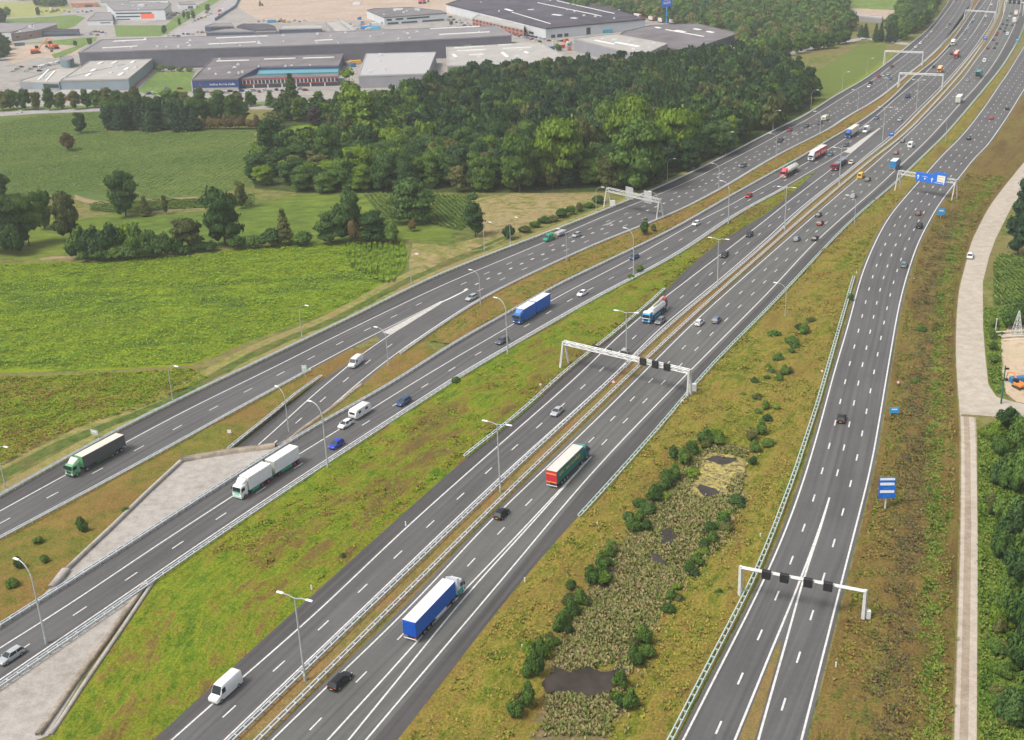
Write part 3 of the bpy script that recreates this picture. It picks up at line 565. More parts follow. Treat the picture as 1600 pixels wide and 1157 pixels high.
# hedge-foot / woodland floor
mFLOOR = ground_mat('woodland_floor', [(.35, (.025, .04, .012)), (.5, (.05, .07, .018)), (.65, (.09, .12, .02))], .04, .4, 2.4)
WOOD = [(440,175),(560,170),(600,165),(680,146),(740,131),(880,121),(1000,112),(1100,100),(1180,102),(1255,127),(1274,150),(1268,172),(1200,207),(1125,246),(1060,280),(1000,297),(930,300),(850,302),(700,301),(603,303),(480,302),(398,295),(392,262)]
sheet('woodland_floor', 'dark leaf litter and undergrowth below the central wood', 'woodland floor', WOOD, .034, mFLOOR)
mBRIGHT = ground_mat('bright_grass', [(.35, (.10, .16, .015)), (.5, (.16, .24, .012)), (.65, (.13, .20, .02))], .03, .3, 2.4)
sheet('clearing', 'bright grass clearing inside the wood', 'clearing', [(436,200),(480,195),(520,200),(500,226),(450,232),(436,220)], .06, mBRIGHT)
# top right: meadow by the motorway, country road, far fields
sheet('field', 'striped grass field inside the bend of the motorway at the upper right', 'field', [(1275,112),(1300,98),(1340,72),(1385,70),(1382,92),(1340,125),(1300,150),(1272,160)], .02, row_mat('striped_grass', (.09, .13, .02), (.14, .18, .03), 1.9, 3.5, (.11, .16, .03), (.15, .18, .04)))
sheet('meadow', 'bright weedy meadow between the striped field and the motorway', 'meadow', [(1272,160),(1300,150),(1340,125),(1382,92),(1398,80),(1384,101),(1346,127.5),(1302,152.6),(1252,184.8),(1219,200),(1190,214),(1230,192),(1266,172)], .024, mF2)
mFARF = ground_mat('far_field', [(.4, (.13, .20, .04)), (.6, (.18, .24, .06))], .01, .1, 1)
sheet('field', 'light green far field at the top right', 'field', [(1320,14),(1318,2),(1330,-14),(1440,-14),(1400,15)], .02, mFARF); sheet('field', 'light green far clearing at the top, left of the farm', 'field', [(1222,18),(1220,4),(1270,6),(1285,18),(1230,22)], .02, mFARF)
mSOIL = ground_mat('bare_soil', [(.4, (.33, .25, .19)), (.6, (.42, .33, .26))], .02, .2, 1, dark=.85)
sheet('field', 'ploughed brown field beside the long farm shed at the top right', 'field', [(1335,24),(1326,13),(1398,16),(1404,34),(1380,30)], .022, mSOIL)
mLANE = ground_mat('lane_asphalt', [(.4, (.26, .24, .24)), (.6, (.33, .31, .31))], .05, .5, 2, dark=.9, bmp=.1)
cr = line([(1190,96),(1215,90),(1250,80),(1290,70),(1320,66),(1350,60),(1385,64),(1422,70)], smooth=2)
tag(link('country_road', strip_mesh('country_road', off(cr, -4), off(cr, 5), .03, mLANE, 2)), 'country road running to the motorway bridge at the upper right', 'road', None, 'structure')
# right side: corn field, sand
mCORN = row_mat('corn_rows', (.05, .09, .02), (.13, .21, .04), .06, 1.25, (.08, .14, .03), (.12, .19, .04))
sheet('field', 'green corn field in straight rows at the right edge', 'field', [(1552,480),(1552,412),(1560,398),(1640,398),(1660,470),(1600,472)], .02, mCORN)
mSAND = ground_mat('sand', [(.35, (.34, .26, .17)), (.5, (.45, .35, .25)), (.65, (.38, .34, .20))], .07, .5, 3, dark=.85, bmp=.3)
sheet('sand_yard', 'bare sandy yard beside the service road at the right edge', 'yard', [(1564,530),(1576,510),(1660,505),(1680,630),(1640,634),(1600,630.5),(1588,628),(1572,615),(1566,590)], .022, mSAND, 4, .12)
mRG = ground_mat('verge_green', [(.34, (.055, .10, .016)), (.5, (.10, .155, .02)), (.64, (.15, .15, .04))], .04, .35, 2.6)
sheet('verge', 'lush green verge between the service road and the sandy yard', 'verge', [(1541,560),(1537,512),(1537,480),(1552,480),(1640,476),(1660,505),(1576,508),(1564,530),(1566,590),(1572,613),(1557,619),(1546,602)], .016, mRG, 3, .3)
sheet('verge', 'lush overgrown ground right of the gravel track at the lower right', 'verge', [(1527,1180),(1527,820),(1527,672),(1560,654),(1700,668),(1720,1180)], .016, mRG, 4, .3)
# ---- marsh, reeds and water
mREED = ground_mat('reeds', [(.36, (.075, .095, .022)), (.46, (.15, .125, .045)), (.54, (.22, .16, .085)), (.62, (.10, .125, .025))], .06, .45, 2.8, dark=.5)
sheet('reed_bed', 'pinkish brown reed bed in the marsh', 'reed bed', [(1115,690),(1172,700),(1160,780),(1135,850),(1075,905),(1020,990),(992,1067),(950,1200),(800,1200),(850,1065),(870,1000),(920,915),(962,858),(1012,790),(1050,742),(1085,715)], .03, mREED, 3, .12)
mWAT, nt, bs = nodes_of('marsh_water'); bs.inputs['Roughness'].default_value = .05; bs.inputs['Specular IOR Level'].default_value = .35
nt.links.new(ramp(nt, noise(nt, .2, 4), [(.35, (.028, .022, .016)), (.65, (.06, .045, .035))]), bs.inputs['Base Color']); bump(nt, bs, noise(nt, 1.5, 3), .05, .2)
def wob(P): return np.stack([np.sin(P[:, 1]*1.1+P[:, 0]*.6)+.6*np.sin(P[:, 0]*2.3), np.sin(P[:, 0]*1.3-P[:, 1]*.5)+.6*np.sin(P[:, 1]*2.1)], 1)*.42
def pool(label, px, z=.30):
    P = resample(catmull(np.vstack([G(px, .3), G(px, .3)[:1]]), 1.0), 1.0)[:-1]; P = P+wob(P)
    return tag(link('water', poly_mesh('water', P, z, mWAT)), label, 'water', None, 'structure')
pool('dark open pool of the marsh at the bottom', [(850,1084),(852,1058),(868,1042),(890,1050),(914,1040),(940,1050),(958,1047),(974,1032),(972,1056),(952,1080),(915,1088),(880,1080)])
pool('small grey pool in the reeds between the bushes', [(1033,832),(1044,825),(1056,825),(1054,846),(1036,850)])
pool('thin dark pool beside the left row of bushes', [(934,908),(946,896),(960,890),(952,912),(940,924)])
pool('dark slit of water in the middle of the reeds', [(1018,862),(1030,866),(1042,884),(1030,886)])
mALG, nt, bs = nodes_of('duckweed'); nt.links.new(ramp(nt, noise(nt, .9, 5, .7, dist=1), [(.40, (.055, .05, .045)), (.47, (.20, .165, .05)), (.6, (.42, .34, .09))]), bs.inputs['Base Color']); bs.inputs['Roughness'].default_value = .8
P = resample(catmull(G([(1092,742),(1100,712),(1120,708),(1160,716),(1166,732),(1150,742),(1138,760),(1132,776),(1112,770),(1098,778),(1080,768),(1092,742)], .3), 1), 1)[:-1]; P = P+wob(P)
tag(link('algae', poly_mesh('algae', P, .27, mALG)), 'yellow duckweed covering the upper pool of the marsh', 'algae', None, 'structure')
pool('grey open water above the yellow duckweed', [(1102,720),(1112,714),(1132,713),(1152,719),(1140,725),(1118,723)])
pool('grey open water below the yellow duckweed', [(1084,762),(1100,757),(1118,763),(1118,775),(1096,772)])

# ================================================================ VEGETATION
def leaf_mat(name, c0, c1, c2):
    m, nt, bs = nodes_of(name); oi = nt.nodes.new('ShaderNodeObjectInfo'); at = nt.nodes.new('ShaderNodeAttribute'); at.attribute_name = 'tone'
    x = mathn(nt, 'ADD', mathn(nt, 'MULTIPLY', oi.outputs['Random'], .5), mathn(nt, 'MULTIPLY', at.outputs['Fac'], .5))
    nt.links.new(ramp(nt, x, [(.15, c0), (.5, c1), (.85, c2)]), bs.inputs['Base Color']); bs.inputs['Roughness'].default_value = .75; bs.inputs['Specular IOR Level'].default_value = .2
    tl = nt.nodes.new('ShaderNodeBsdfTranslucent'); mx = nt.nodes.new('ShaderNodeMixShader'); mx.inputs[0].default_value = .15
    nt.links.new(bs.inputs['Base Color'].links[0].from_socket, tl.inputs[0]); nt.links.new(bs.outputs[0], mx.inputs[1]); nt.links.new(tl.outputs[0], mx.inputs[2]); nt.links.new(mx.outputs[0], nt.nodes['Material Output'].inputs[0])
    return m
mLV = {'dark': leaf_mat('leaves_dark', (.020, .050, .014), (.046, .098, .026), (.095, .165, .040)),
       'mid': leaf_mat('leaves_mid', (.034, .078, .016), (.075, .145, .026), (.135, .215, .036)),
       'bright': leaf_mat('leaves_bright', (.075, .135, .014), (.135, .215, .020), (.21, .30, .028)),
       'olive': leaf_mat('leaves_olive', (.060, .080, .022), (.115, .130, .036), (.18, .178, .056)),
       'purple': leaf_mat('leaves_purple', (.05, .032, .045), (.08, .05, .06), (.11, .075, .075)),
       'pine': leaf_mat('needles', (.016, .042, .020), (.038, .080, .036), (.070, .125, .052)),
       'brown': leaf_mat('leaves_brown', (.09, .065, .025), (.15, .105, .045), (.20, .16, .06))}
mBARK = pm('bark', (.085, .07, .055), .9)
def lobes(kind, r):
    L = []
    if kind == 'round':
        for k in range(30): a = r.uniform(0, 6.28); z = r.uniform(.13, .86); rad = .66*math.sqrt(max(.05, 1-((z-.46)/.5)**2))*r.uniform(.4, 1.0); L.append((rad*math.cos(a)*1.05, rad*math.sin(a)*1.05, z, r.uniform(.24, .40), .12))
        L += [(0, 0, .48, .6, .3), (.1, 0, .76, .4, .15)]
        L = [(x, y, z, rr, rr*r.uniform(.26, .42)) for x, y, z, rr, _ in L]
    elif kind == 'tall':
        for k in range(22): a = r.uniform(0, 6.28); z = r.uniform(.14, .92); rad = .5*(1-abs(z-.45)*1.1)*r.uniform(.4, 1.1); L.append((rad*math.cos(a), rad*math.sin(a), z, r.uniform(.26, .40), r.uniform(.07, .12)))
        L += [(0, 0, .5, .5, .3)]
    elif kind == 'cone':
        for k in range(26): z = .08+.86*k/26; rad = .52*(1-z)*r.uniform(.7, 1.1); a = k*2.4; L.append((rad*math.cos(a), rad*math.sin(a), z, .14+.44*(1-z), .05+.03*(1-z)))
    elif kind == 'pine':
        for k in range(15): a = r.uniform(0, 6.28); z = r.uniform(.5, .93); rad = .62*r.uniform(.1, 1.0); L.append((rad*math.cos(a), rad*math.sin(a), z, r.uniform(.26, .40), r.uniform(.05, .085)))
        L += [(0, 0, .74, .4, .16)]
    elif kind == 'shrub':
        for k in range(20): a = r.uniform(0, 6.28); rad = .62*math.sqrt(r.uniform(0, 1)); z = .22+.46*(1-rad)*r.uniform(.4, 1.3); L.append((rad*math.cos(a), rad*math.sin(a), z, r.uniform(.24, .42), r.uniform(.2, .34)))
    return L
def crown_data(kind, seed, n, size, core=True):
    """leaf clumps spread over many lobes; unit radius and unit height"""
    r = random.Random(seed); L = lobes(kind, r); g = np.random.default_rng(seed); A = np.array(L); wgt = A[:, 3]**2; wgt /= wgt.sum(); k = g.choice(len(L), n, p=wgt)
    d = g.normal(size=(n, 3)); d[:, 2] = np.abs(d[:, 2])*.9+d[:, 2]*.35; d /= np.linalg.norm(d, axis=1)[:, None]; rad = g.uniform(.72, 1.10, n)[:, None]
    C = A[k, :3]+d*rad*np.c_[A[k, 3], A[k, 3], A[k, 4]]; st = g.uniform(0, 1, n) < .10; C[st] += d[st]*np.array([.10, .10, .05])
    C[:, 2] = np.clip(C[:, 2], .02, 1.03)
    nn = d+g.normal(0, .45, (n, 3)); nn /= np.linalg.norm(nn, axis=1)[:, None]
    t = np.cross(nn, g.normal(size=(n, 3))); t /= np.linalg.norm(t, axis=1)[:, None]+1e-9; b = np.cross(nn, t); s = size*g.uniform(.6, 1.35, n)[:, None]
    asp = np.array([1, 1, .75 if kind in ('round', 'shrub') else .5])
    V = np.stack([C-(t*s)*asp, C-(b*s*.62)*asp, C+(t*s)*asp, C+(b*s*.62)*asp], 1).reshape(-1, 3)
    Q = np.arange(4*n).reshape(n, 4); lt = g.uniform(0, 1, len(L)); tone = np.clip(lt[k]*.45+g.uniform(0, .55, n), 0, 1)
    # solid inner masses so the crown is not see-through everywhere
    Vs, Qs, Ts, o = [V], [Q], [tone], len(V)
    for i, (x, y, z, rr, rz_) in enumerate(L):
        if not core and rr < .5: continue
        m, p = 7, 5; th = np.linspace(0, 2*np.pi, m, endpoint=False); ph = np.linspace(.12, np.pi-.12, p); T, Pp = np.meshgrid(th, ph)
        j = g.uniform(.55, .88, T.shape); v = np.stack([x+rr*j*np.sin(Pp)*np.cos(T), y+rr*j*np.sin(Pp)*np.sin(T), z+rz_*j*np.cos(Pp)], -1).reshape(-1, 3)
        q = [[a*m+c, a*m+(c+1) % m, (a+1)*m+(c+1) % m, (a+1)*m+c] for a in range(p-1) for c in range(m)]
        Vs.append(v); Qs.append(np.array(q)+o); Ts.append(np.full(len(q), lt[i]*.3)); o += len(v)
    return np.vstack(Vs), np.vstack(Qs), np.concatenate(Ts)
def set_tone(me, T): a = me.attributes.new('tone', 'FLOAT', 'FACE'); a.data.foreach_set('value', T.astype(np.float32)); return me
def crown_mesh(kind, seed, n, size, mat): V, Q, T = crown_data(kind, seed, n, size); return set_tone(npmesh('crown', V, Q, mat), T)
def trunk_mesh(kind, seed):
    r = random.Random(seed+99); m = MB(); top = .9 if kind in ('cone', 'tall') else .62
    m.tube([(0, 0, -.01), (.01, .01, top*.5), (.0, -.02, top)], [.045, .032, .012], 7)
    if kind not in ('cone',):
        for k in range(4): a = r.uniform(0, 6.28); z = r.uniform(.25, .45); m.tube([(0, 0, z), (.22*math.cos(a), .22*math.sin(a), z+.14), (.42*math.cos(a), .42*math.sin(a), z+.24)], [.02, .013, .006], 5)
    return m.mesh('trunk', mBARK)
CR, TK = {}, {}
def get_crown(kind, leaf, var, lod):
    k = (kind, leaf, var, lod)
    if k not in CR:
        n, s = {'cone': (2600, .085), 'pine': (2600, .082), 'shrub': (2200, .085), 'tall': (3800, .074)}.get(kind, (6500, .055))
        if lod: n //= 4; s *= 1.7
        CR[k] = crown_mesh(kind, var*17+hash_(kind), n, s, mLV[leaf])
    return CR[k]
def hash_(s): return sum(ord(c)*(i+3) for i, c in enumerate(s))
def get_trunk(kind, var):
    k = (kind, var)
    if k not in TK: TK[k] = trunk_mesh(kind, var)
    return TK[k]
NTREE = 0
def tree(x, y, w_, h, kind, leaf, label, cat='tree', group=None, lod=0, name=None):
    global NTREE; NTREE += 1; var = NTREE % 4
    nm = name or {'cone': 'conifer', 'pine': 'pine_tree', 'shrub': 'shrub', 'tall': 'poplar_tree'}.get(kind, 'broadleaf_tree')
    t = thing(nm, label, cat, (x, y, 0), random.uniform(0, 6.28), group); t.scale = (w_/2, w_/2, h)
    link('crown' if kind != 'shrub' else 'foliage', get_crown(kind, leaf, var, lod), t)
    if kind != 'shrub': link('trunk', get_trunk(kind, var), t)
    return t
def ptree(px, py, top, wpx, kind, leaf, label, cat='tree', group=None):
    q = g1(px, py); h = hgt(px, py, top); return tree(q[0], q[1], wpx/ppm(px, py)*1.0, h, kind, leaf, label, cat, group)
ptree(197,338,262,54,'round','dark','tall dark lone tree at the foot of the maize field, trunk visible')
ptree(127,209,175,30,'tall','dark','dark lone tree at the top of the maize field near the conifer row')
ptree(106,236,204,26,'shrub','brown','brownish lone bush in the upper part of the maize field','bush')
ptree(352,384,293,72,'round','dark','big round dark tree above the right end of the long hedge')
ptree(296,392,338,58,'round','olive','olive brown tree left of the big round dark tree')
ptree(228,338,306,24,'cone','olive','small dull pointed tree by the thin path')
ptree(260,335,304,14,'tall','olive','very thin young tree by the thin path')
ptree(8,392,302,78,'round','dark','large dark tree at the left edge of the photo')
ptree(46,384,300,44,'round','mid','second tree from the left edge, touching the large dark one')
ptree(70,358,296,38,'round','mid','slender tree with a bare trunk behind the group at the left edge')
ptree(112,376,300,54,'round','olive','olive crowned tree at the right of the group at the left edge')
ptree(22,400,350,40,'shrub','dark','low dark bush below the large tree at the left edge','bush')
ptree(0,310,268,40,'round','mid','green tree further back at the left edge')
G_H = 'bushes of the long hedge above the yellow green field'
for i, (x, y, t_, w_, l_) in enumerate([(128,404,356,44,'mid'),(150,406,350,48,'dark'),(176,405,346,46,'dark'),(198,400,344,40,'bright'),(216,404,350,46,'mid'),(236,402,354,40,'dark'),(258,400,362,34,'dark'),(277,398,368,28,'dark')]):
    ptree(x, y, t_, w_, 'shrub', l_, 'dense %s bush, %s from the left in the long hedge' % ({'mid': 'green', 'dark': 'dark', 'bright': 'yellow topped'}[l_], ['first', 'second', 'third', 'fourth', 'fifth', 'sixth', 'seventh', 'eighth'][i]), 'bush', G_H)
ptree(446,384,324,34,'cone','olive','pointed olive conifer left of the central field clump')
ptree(425,386,354,46,'shrub','dark','low dark bush left of the pointed olive conifer','bush'); ptree(474,384,360,36,'shrub','mid','low green bush right of the pointed olive conifer','bush'); ptree(395,388,366,30,'shrub','mid','low bush right of the big round dark tree','bush')
ptree(548,376,296,58,'round','dark','tallest tree of the central field clump'); ptree(516,380,330,52,'round','dark','dark tree at the left of the central field clump'); ptree(583,378,330,52,'round','dark','dark tree at the right of the central field clump')
ptree(553,382,338,24,'shrub','brown','rusty brown bush in front of the central field clump','bush'); ptree(612,380,345,36,'shrub','mid','green bush at the right end of the central field clump','bush')
ptree(641,350,282,80,'round','dark','broad dark tree right of the central field clump, trunk visible'); ptree(645,362,342,16,'shrub','brown','small rusty bush under the broad dark tree','bush')
ptree(743,371,302,46,'tall','dark','egg shaped dark tree standing alone near the leftmost carriageway')
ptree(378,326,282,30,'tall','olive','thin olive tree above the big round dark tree'); ptree(796,374,350,24,'shrub','dark','small dark bush beside the lamp post of the dry meadow','bush')
for i, (x, y) in enumerate([(820,363),(836,356),(850,349),(864,346),(878,340),(892,336),(905,331),(920,325),(935,318)]):
    ptree(x, y, y-random.uniform(9, 16), random.uniform(17, 25), 'shrub', 'mid' if i % 3 else 'olive', 'small bush along the ditch beside the dry meadow', 'bush', 'bushes along the ditch')
ptree(1007.7,368,341,20,'tall','mid','single bright leafy bush on the strip beside the overhead truss leg','bush'); ptree(1021,362,350,12,'shrub','olive','small dull bush just right of the single leafy bush','bush')
# conifer row and street trees
rr = random.Random(5)
for i in range(17):
    x = 168+i*8.6; ptree(x, 206-rr.uniform(0, 4), 160+rr.uniform(-4, 8)-i*.3, 26, 'cone' if i % 3 else 'tall', 'pine', 'dark conifer in the row above the maize field', 'tree', 'conifer row above the maize field')
for i in range(14):
    x = 172+i*16; ptree(x, 192+rr.uniform(-5, 2), 152+rr.uniform(-5, 6), 28, 'round', 'dark' if i % 2 else 'mid', 'tree in the belt behind the conifer row', 'tree', 'tree belt behind the conifer row')
for i in range(9): ptree(306+i*12, 202, 182+rr.uniform(-3, 3), 20, 'shrub', 'brown', 'reddish bush in the hedge right of the conifer row', 'bush', 'reddish hedge')
sx_ = [4,22,40,58,78,96,118,136,150,166,184,198,214,262,276,290,312,342,372,392]
for i, x in enumerate(sx_): ptree(x, 172-x*.014+rr.uniform(-2, 2), 139+rr.uniform(-3, 5), rr.uniform(19, 27), 'round', 'mid' if i % 3 else 'olive', 'street tree in the row before the industrial estate', 'tree', 'street trees before the industrial estate')
ptree(457,165,112,32,'cone','mid','tall pointed green conifer before the red trussed building'); ptree(423,168,141,22,'cone','mid','small neat green conifer left of the tall pointed one')
ptree(552,200,108,58,'tall','bright','tall bright green poplar at the left corner of the wood, the back one'); ptree(566,216,138,70,'tall','bright','tall bright yellow green poplar at the left corner of the wood, the front one')
ptree(491,196,168,28,'round','purple','purple leaved tree left of the bright poplars')
ptree(420,262,192,44,'tall','dark','dark upright tree at the left corner of the wood')
for (x, y, t_, w_, lf, lab) in [(872,292,176,92,'bright','bright green oak at the front of the wood, left one of the bright group'),(905,268,180,60,'olive','olive topped tree behind the left bright oak'),(992,262,150,92,'bright','big bright green tree, tallest of the bright group'),(1000,296,182,96,'mid','broad green tree in front of the tallest bright tree'),(1046,262,162,78,'bright','bright green tree above the first roadside lamp posts'),(1080,252,172,44,'bright','bright green tree at the right end of the bright group'),(945,236,160,56,'mid','green tree left behind the tallest bright tree'),(812,300,206,60,'mid','pale green tree at the front edge of the wood left of the bright oaks'),(620,290,232,56,'mid','green round tree at the front edge of the wood'),(560,292,226,56,'bright','light green tree at the front edge of the wood, left part'),(510,262,196,50,'mid','green tree beside the bright clearing')]:
    ptree(x, y, t_, w_, 'round', lf, lab)
# the wood
ct = np.array([[random.uniform(0, 1), 0]]); wp = G(WOOD); lo, hi = wp.min(0), wp.max(0); pts = []
sp = 9.0
for iy in range(int((hi[1]-lo[1])/sp)+1):
    for ix in range(int((hi[0]-lo[0])/sp)+1):
        q = (lo[0]+(ix+(iy % 2)*.5+rr.uniform(-.33, .33))*sp, lo[1]+(iy+rr.uniform(-.33, .33))*sp); pts.append(q)
pts = np.array(pts); pts = pts[inside(pts, wp)]
for hole in ([(436,196),(480,192),(520,198),(500,228),(450,234),(436,222)], [(583,226),(600,222),(622,268),(590,268)]): pts = pts[~inside(pts, G(hole))]
pts = pts[np.argsort(np.linalg.norm(pts, axis=1))]; far = []
big_ids = {'dark': 'dark green tree in the %s belt of the wood', 'mid': 'mid green tree in the %s belt of the wood', 'olive': 'olive brown tree in the %s belt of the wood', 'pine': 'blackish pine in the %s belt of the wood', 'bright': 'light green tree in the %s belt of the wood'}
NW = 190; WT_ = []
leftx = g1(640, 230)[0]
for i, q in enumerate(pts):
    lf = rr.choices(['dark', 'mid', 'olive', 'pine', 'bright'], [46, 22, 16, 13, 3])[0]
    if q[0] < leftx: lf = rr.choices(['dark', 'mid', 'olive', 'bright'], [30, 35, 12, 23])[0]
    kd = 'pine' if lf == 'pine' else rr.choice(['round', 'round', 'round', 'tall']); hh = rr.uniform(11.5, 16.5)*(.72 if q[0] < g1(560, 260)[0] else 1); ww = rr.uniform(10, 14.5)*(.7 if kd == 'tall' else 1)
    if i < NW: WT_.append((tree(q[0], q[1], ww, hh, kd, lf, big_ids[lf] % ('front', 'second', 'third', 'fourth')[i*4//NW], 'tree', 'trees of the central wood', lod=0)))
    else: far.append((q[0], q[1], ww, hh, kd, lf))
def wood_mass(label, items, name='far_wood'):
    by = {}; print(name, label, len(items))
    for it in items: by.setdefault(it[5], []).append(it)
    Vs, Qs, Ts, Ms, o = [], [], [], [], 0; mats = [mLV[k] for k in by]
    for mi, (lf, its) in enumerate(by.items()):
        base = {k: [crown_data(k, 300+v, 650, .145, False) for v in range(3)] for k in {i_[4] for i_ in its}}
        for n_, (x, y, ww, hh, kd, _) in enumerate(its):
            V, Q, T = base[kd][n_ % 3]; a = n_*2.4; c, s = math.cos(a), math.sin(a)
            Vs.append(np.c_[(V[:, 0]*c-V[:, 1]*s)*ww/2+x, (V[:, 0]*s+V[:, 1]*c)*ww/2+y, V[:, 2]*hh]); Qs.append(Q+o); o += len(V); sh = rr.uniform(-.45, .45); Ts.append(np.clip(T+sh, 0, 1)); Ms.append(np.full(len(Q), mi))
    me = npmesh(name, np.vstack(Vs), np.vstack(Qs), mats, np.concatenate(Ms)); set_tone(me, np.concatenate(Ts)); return tag(link(name, me), label, 'wood', None, 'stuff')
wood_mass('dense tree tops at the back of the central wood', far)
def scatter(poly, sp, leafs, h0, h1, w0, w1, kinds=('round', 'round', 'tall')):
    P = G(poly); lo, hi = P.min(0), P.max(0); n = int((hi[0]-lo[0])*(hi[1]-lo[1])/sp**2); Q = rng.uniform(lo, hi, (n, 2)); Q = Q[inside(Q, P)]
    return [(q[0], q[1], rr.uniform(w0, w1), rr.uniform(h0, h1), rr.choice(kinds), rr.choice(leafs)) for q in Q]
it = scatter([(905,24),(860,4),(850,-30),(1225,-30),(1222,22),(1290,50),(1230,78),(1190,92),(1150,74),(1150,60),(1090,47),(1060,41),(990,26)], 8.5, ['mid','mid','dark','olive','dark'], 9, 15, 10, 15)
it += scatter([(1222,-30),(1320,-30),(1322,24),(1330,52),(1290,66),(1222,84),(1190,92)], 9, ['dark','mid','dark','olive'], 9, 15, 10, 15)
it += scatter([(1384,52),(1404,34),(1404,18),(1430,-20),(1474,-20),(1470,8),(1452,34),(1432,55),(1418,66),(1396,62)], 8, ['dark','dark','mid'], 10, 16, 9, 14)
wood_mass('distant wood beyond the warehouses at the top of the photo', it)
it = scatter([(-220,-30),(-260,-80),(470,-80),(440,-30),(120,-8),(60,12),(50,4)], 16, ['mid','dark'], 8, 14, 10, 15)
it += scatter([(0,22),(-60,10),(-60,30),(-20,46),(12,44)], 9, ['dark'], 9, 13, 10, 14)+scatter([(55,12),(62,2),(95,2),(108,12)], 9, ['dark','mid'], 9, 13, 10, 14)+scatter([(-80,60),(0,66),(16,84),(6,96),(-80,96)], 9, ['dark'], 9, 13, 10, 14)
wood_mass('distant trees and copses at the top left of the photo', it)
for i, (x, y, t_) in enumerate([(1208,92,58),(1228,88,56),(1248,84,52),(1262,80,50),(1275,78,52),(1286,77,50),(1296,76,50),(1312,70,48),(1322,68,46)]): ptree(x, y, t_, 22, 'round', 'mid', 'roadside tree lining the country road at the upper right', 'tree', 'trees lining the country road')
for i, (x, y, t_) in enumerate([(1345,60,38),(1352,60,36),(1368,66,36),(1376,66,34),(1388,68,36),(1398,66,32),(1410,62,30)]): ptree(x, y, t_, 14, 'cone', 'pine', 'dark conifer beside the farm near the motorway', 'tree', 'conifers beside the farm')
for i, (x, y, t_, w_) in enumerate([(1590,400,312,52),(1612,392,292,56),(1598,352,284,44),(1622,350,270,50),(1606,318,262,36),(1640,330,240,50)]): ptree(x, y, t_, w_, 'tall', 'pine', 'dark tree in the clump above the right corn field', 'tree', 'dark clump at the right edge')
G_R = 'willows right of the gravel track'
for i, (x, y, t_, w_) in enumerate([(1574,672,634,34),(1562,712,676,30),(1590,700,650,44),(1566,760,712,40),(1594,770,700,50),(1570,820,765,44),(1592,845,780,56),(1612,900,800,60),(1566,872,828,36),(1585,915,855,50),(1572,962,915,40),(1600,985,905,60),(1620,1040,930,60),(1590,1050,985,50),(1612,1120,1010,60),(1580,1130,1070,50)]):
    ptree(x, y, t_, w_*1.15, 'shrub', 'mid' if i % 3 else 'dark', '%s willow bush right of the gravel track' % ('light green' if i % 3 else 'dark green'), 'bush', G_R)
ptree(1578,512,474,40,'shrub','mid','round bush between the corn field and the sandy yard','bush'); ptree(1600,508,468,44,'shrub','mid','round bush at the right edge below the corn field','bush')
for i, (x, y) in enumerate([(1550,530),(1552,548),(1554,568),(1553,512)]): ptree(x, y, y-16, 16, 'shrub', 'mid', 'small bush on the verge beside the green pole', 'bush', 'verge bushes by the green pole')
PB = [(835,1058,1000,36),(846,1030,986,30),(872,988,962,24),(880,982,955,18),(893,962,930,30),(907,945,912,28),(924,912,876,34),(940,892,856,34),(952,872,848,24),(988,832,800,30),(1000,815,790,22),(1022,785,752,32),(1042,765,735,28),(1055,750,716,26),(1068,726,692,30),(1082,710,684,30),(1102,694,664,32),(1190,680,650,26),(1180,706,684,26),(1148,786,770,18),(1130,820,796,34),(1114,846,826,24),(1006,1008,968,34),(992,1040,1000,30),(970,1076,1040,30),(1049,938,916,26),(1089,884,856,24),(1112,848,826,18),(1124,930,918,16),(1256,522,500,26),(1236,540,520,26),(1216,566,548,24),(1226,586,566,20),(1178,600,586,14),(1196,640,622,20),(826,1105,1055,34),(985,1110,1068,34)]
PB2 = []
for (x, y, t_, w_) in PB:
    PB2.append((x, y, y-(y-t_)*.8, w_*.95))
    for k in range(3): dx, dy = rr.gauss(0, 12), rr.gauss(0, 15); f_ = rr.uniform(.35, .7); PB2.append((x+dx-dy*.5, y+dy, y+dy-(y-t_)*f_, w_*rr.uniform(.5, .95)))
lf_ = ['mid', 'bright', 'mid', 'dark', 'mid', 'olive']
for i, (x, y, t_, w_) in enumerate(PB2): ptree(x, y, t_, w_, 'shrub', lf_[i % 6], '%s bush on the bank of the marsh' % {'mid': 'mid green', 'bright': 'bright green', 'dark': 'dark green', 'olive': 'olive'}[lf_[i % 6]], 'bush', 'bushes round the marsh')
for i, (x, y, t_, w_) in enumerate([(130,832,812,22),(126,822,806,16),(196,800,792,14),(60,850,838,20),(30,888,870,22),(20,918,902,24),(70,880,866,16),(712,600,588,18),(1000,425,414,16),(985,436,427,12),(536,872,864,10),(1330,470,458,12),(1440,520,508,18),(1432,600,590,14)]): ptree(x, y, t_, w_, 'shrub', 'mid', 'low scrub bush in the rough verge grass', 'bush', 'scrub on the verges')
# industrial estate greenery
for i, (x, y, t_, w_) in enumerate([(252,112,101,18),(268,112,102,16),(282,112,104,16),(296,112,104,14),(257.5,53,39,10),(295,31,17,8),(288,29,16,6),(302,30,16,8),(281,40,28,6),(303,30,22,6),(325,18,6,10),(12,26,11,12),(60,25,11,8),(118,74,62,8),(141,71,59,10),(843,70,62,8),(872,80,68,12),(758,38,32,12),(705,39,33,8)]): ptree(x, y, t_, w_, 'round' if t_ < 60 and i > 3 else 'shrub', 'mid', 'small tree planted between the industrial buildings', 'tree', 'planting in the industrial estate')

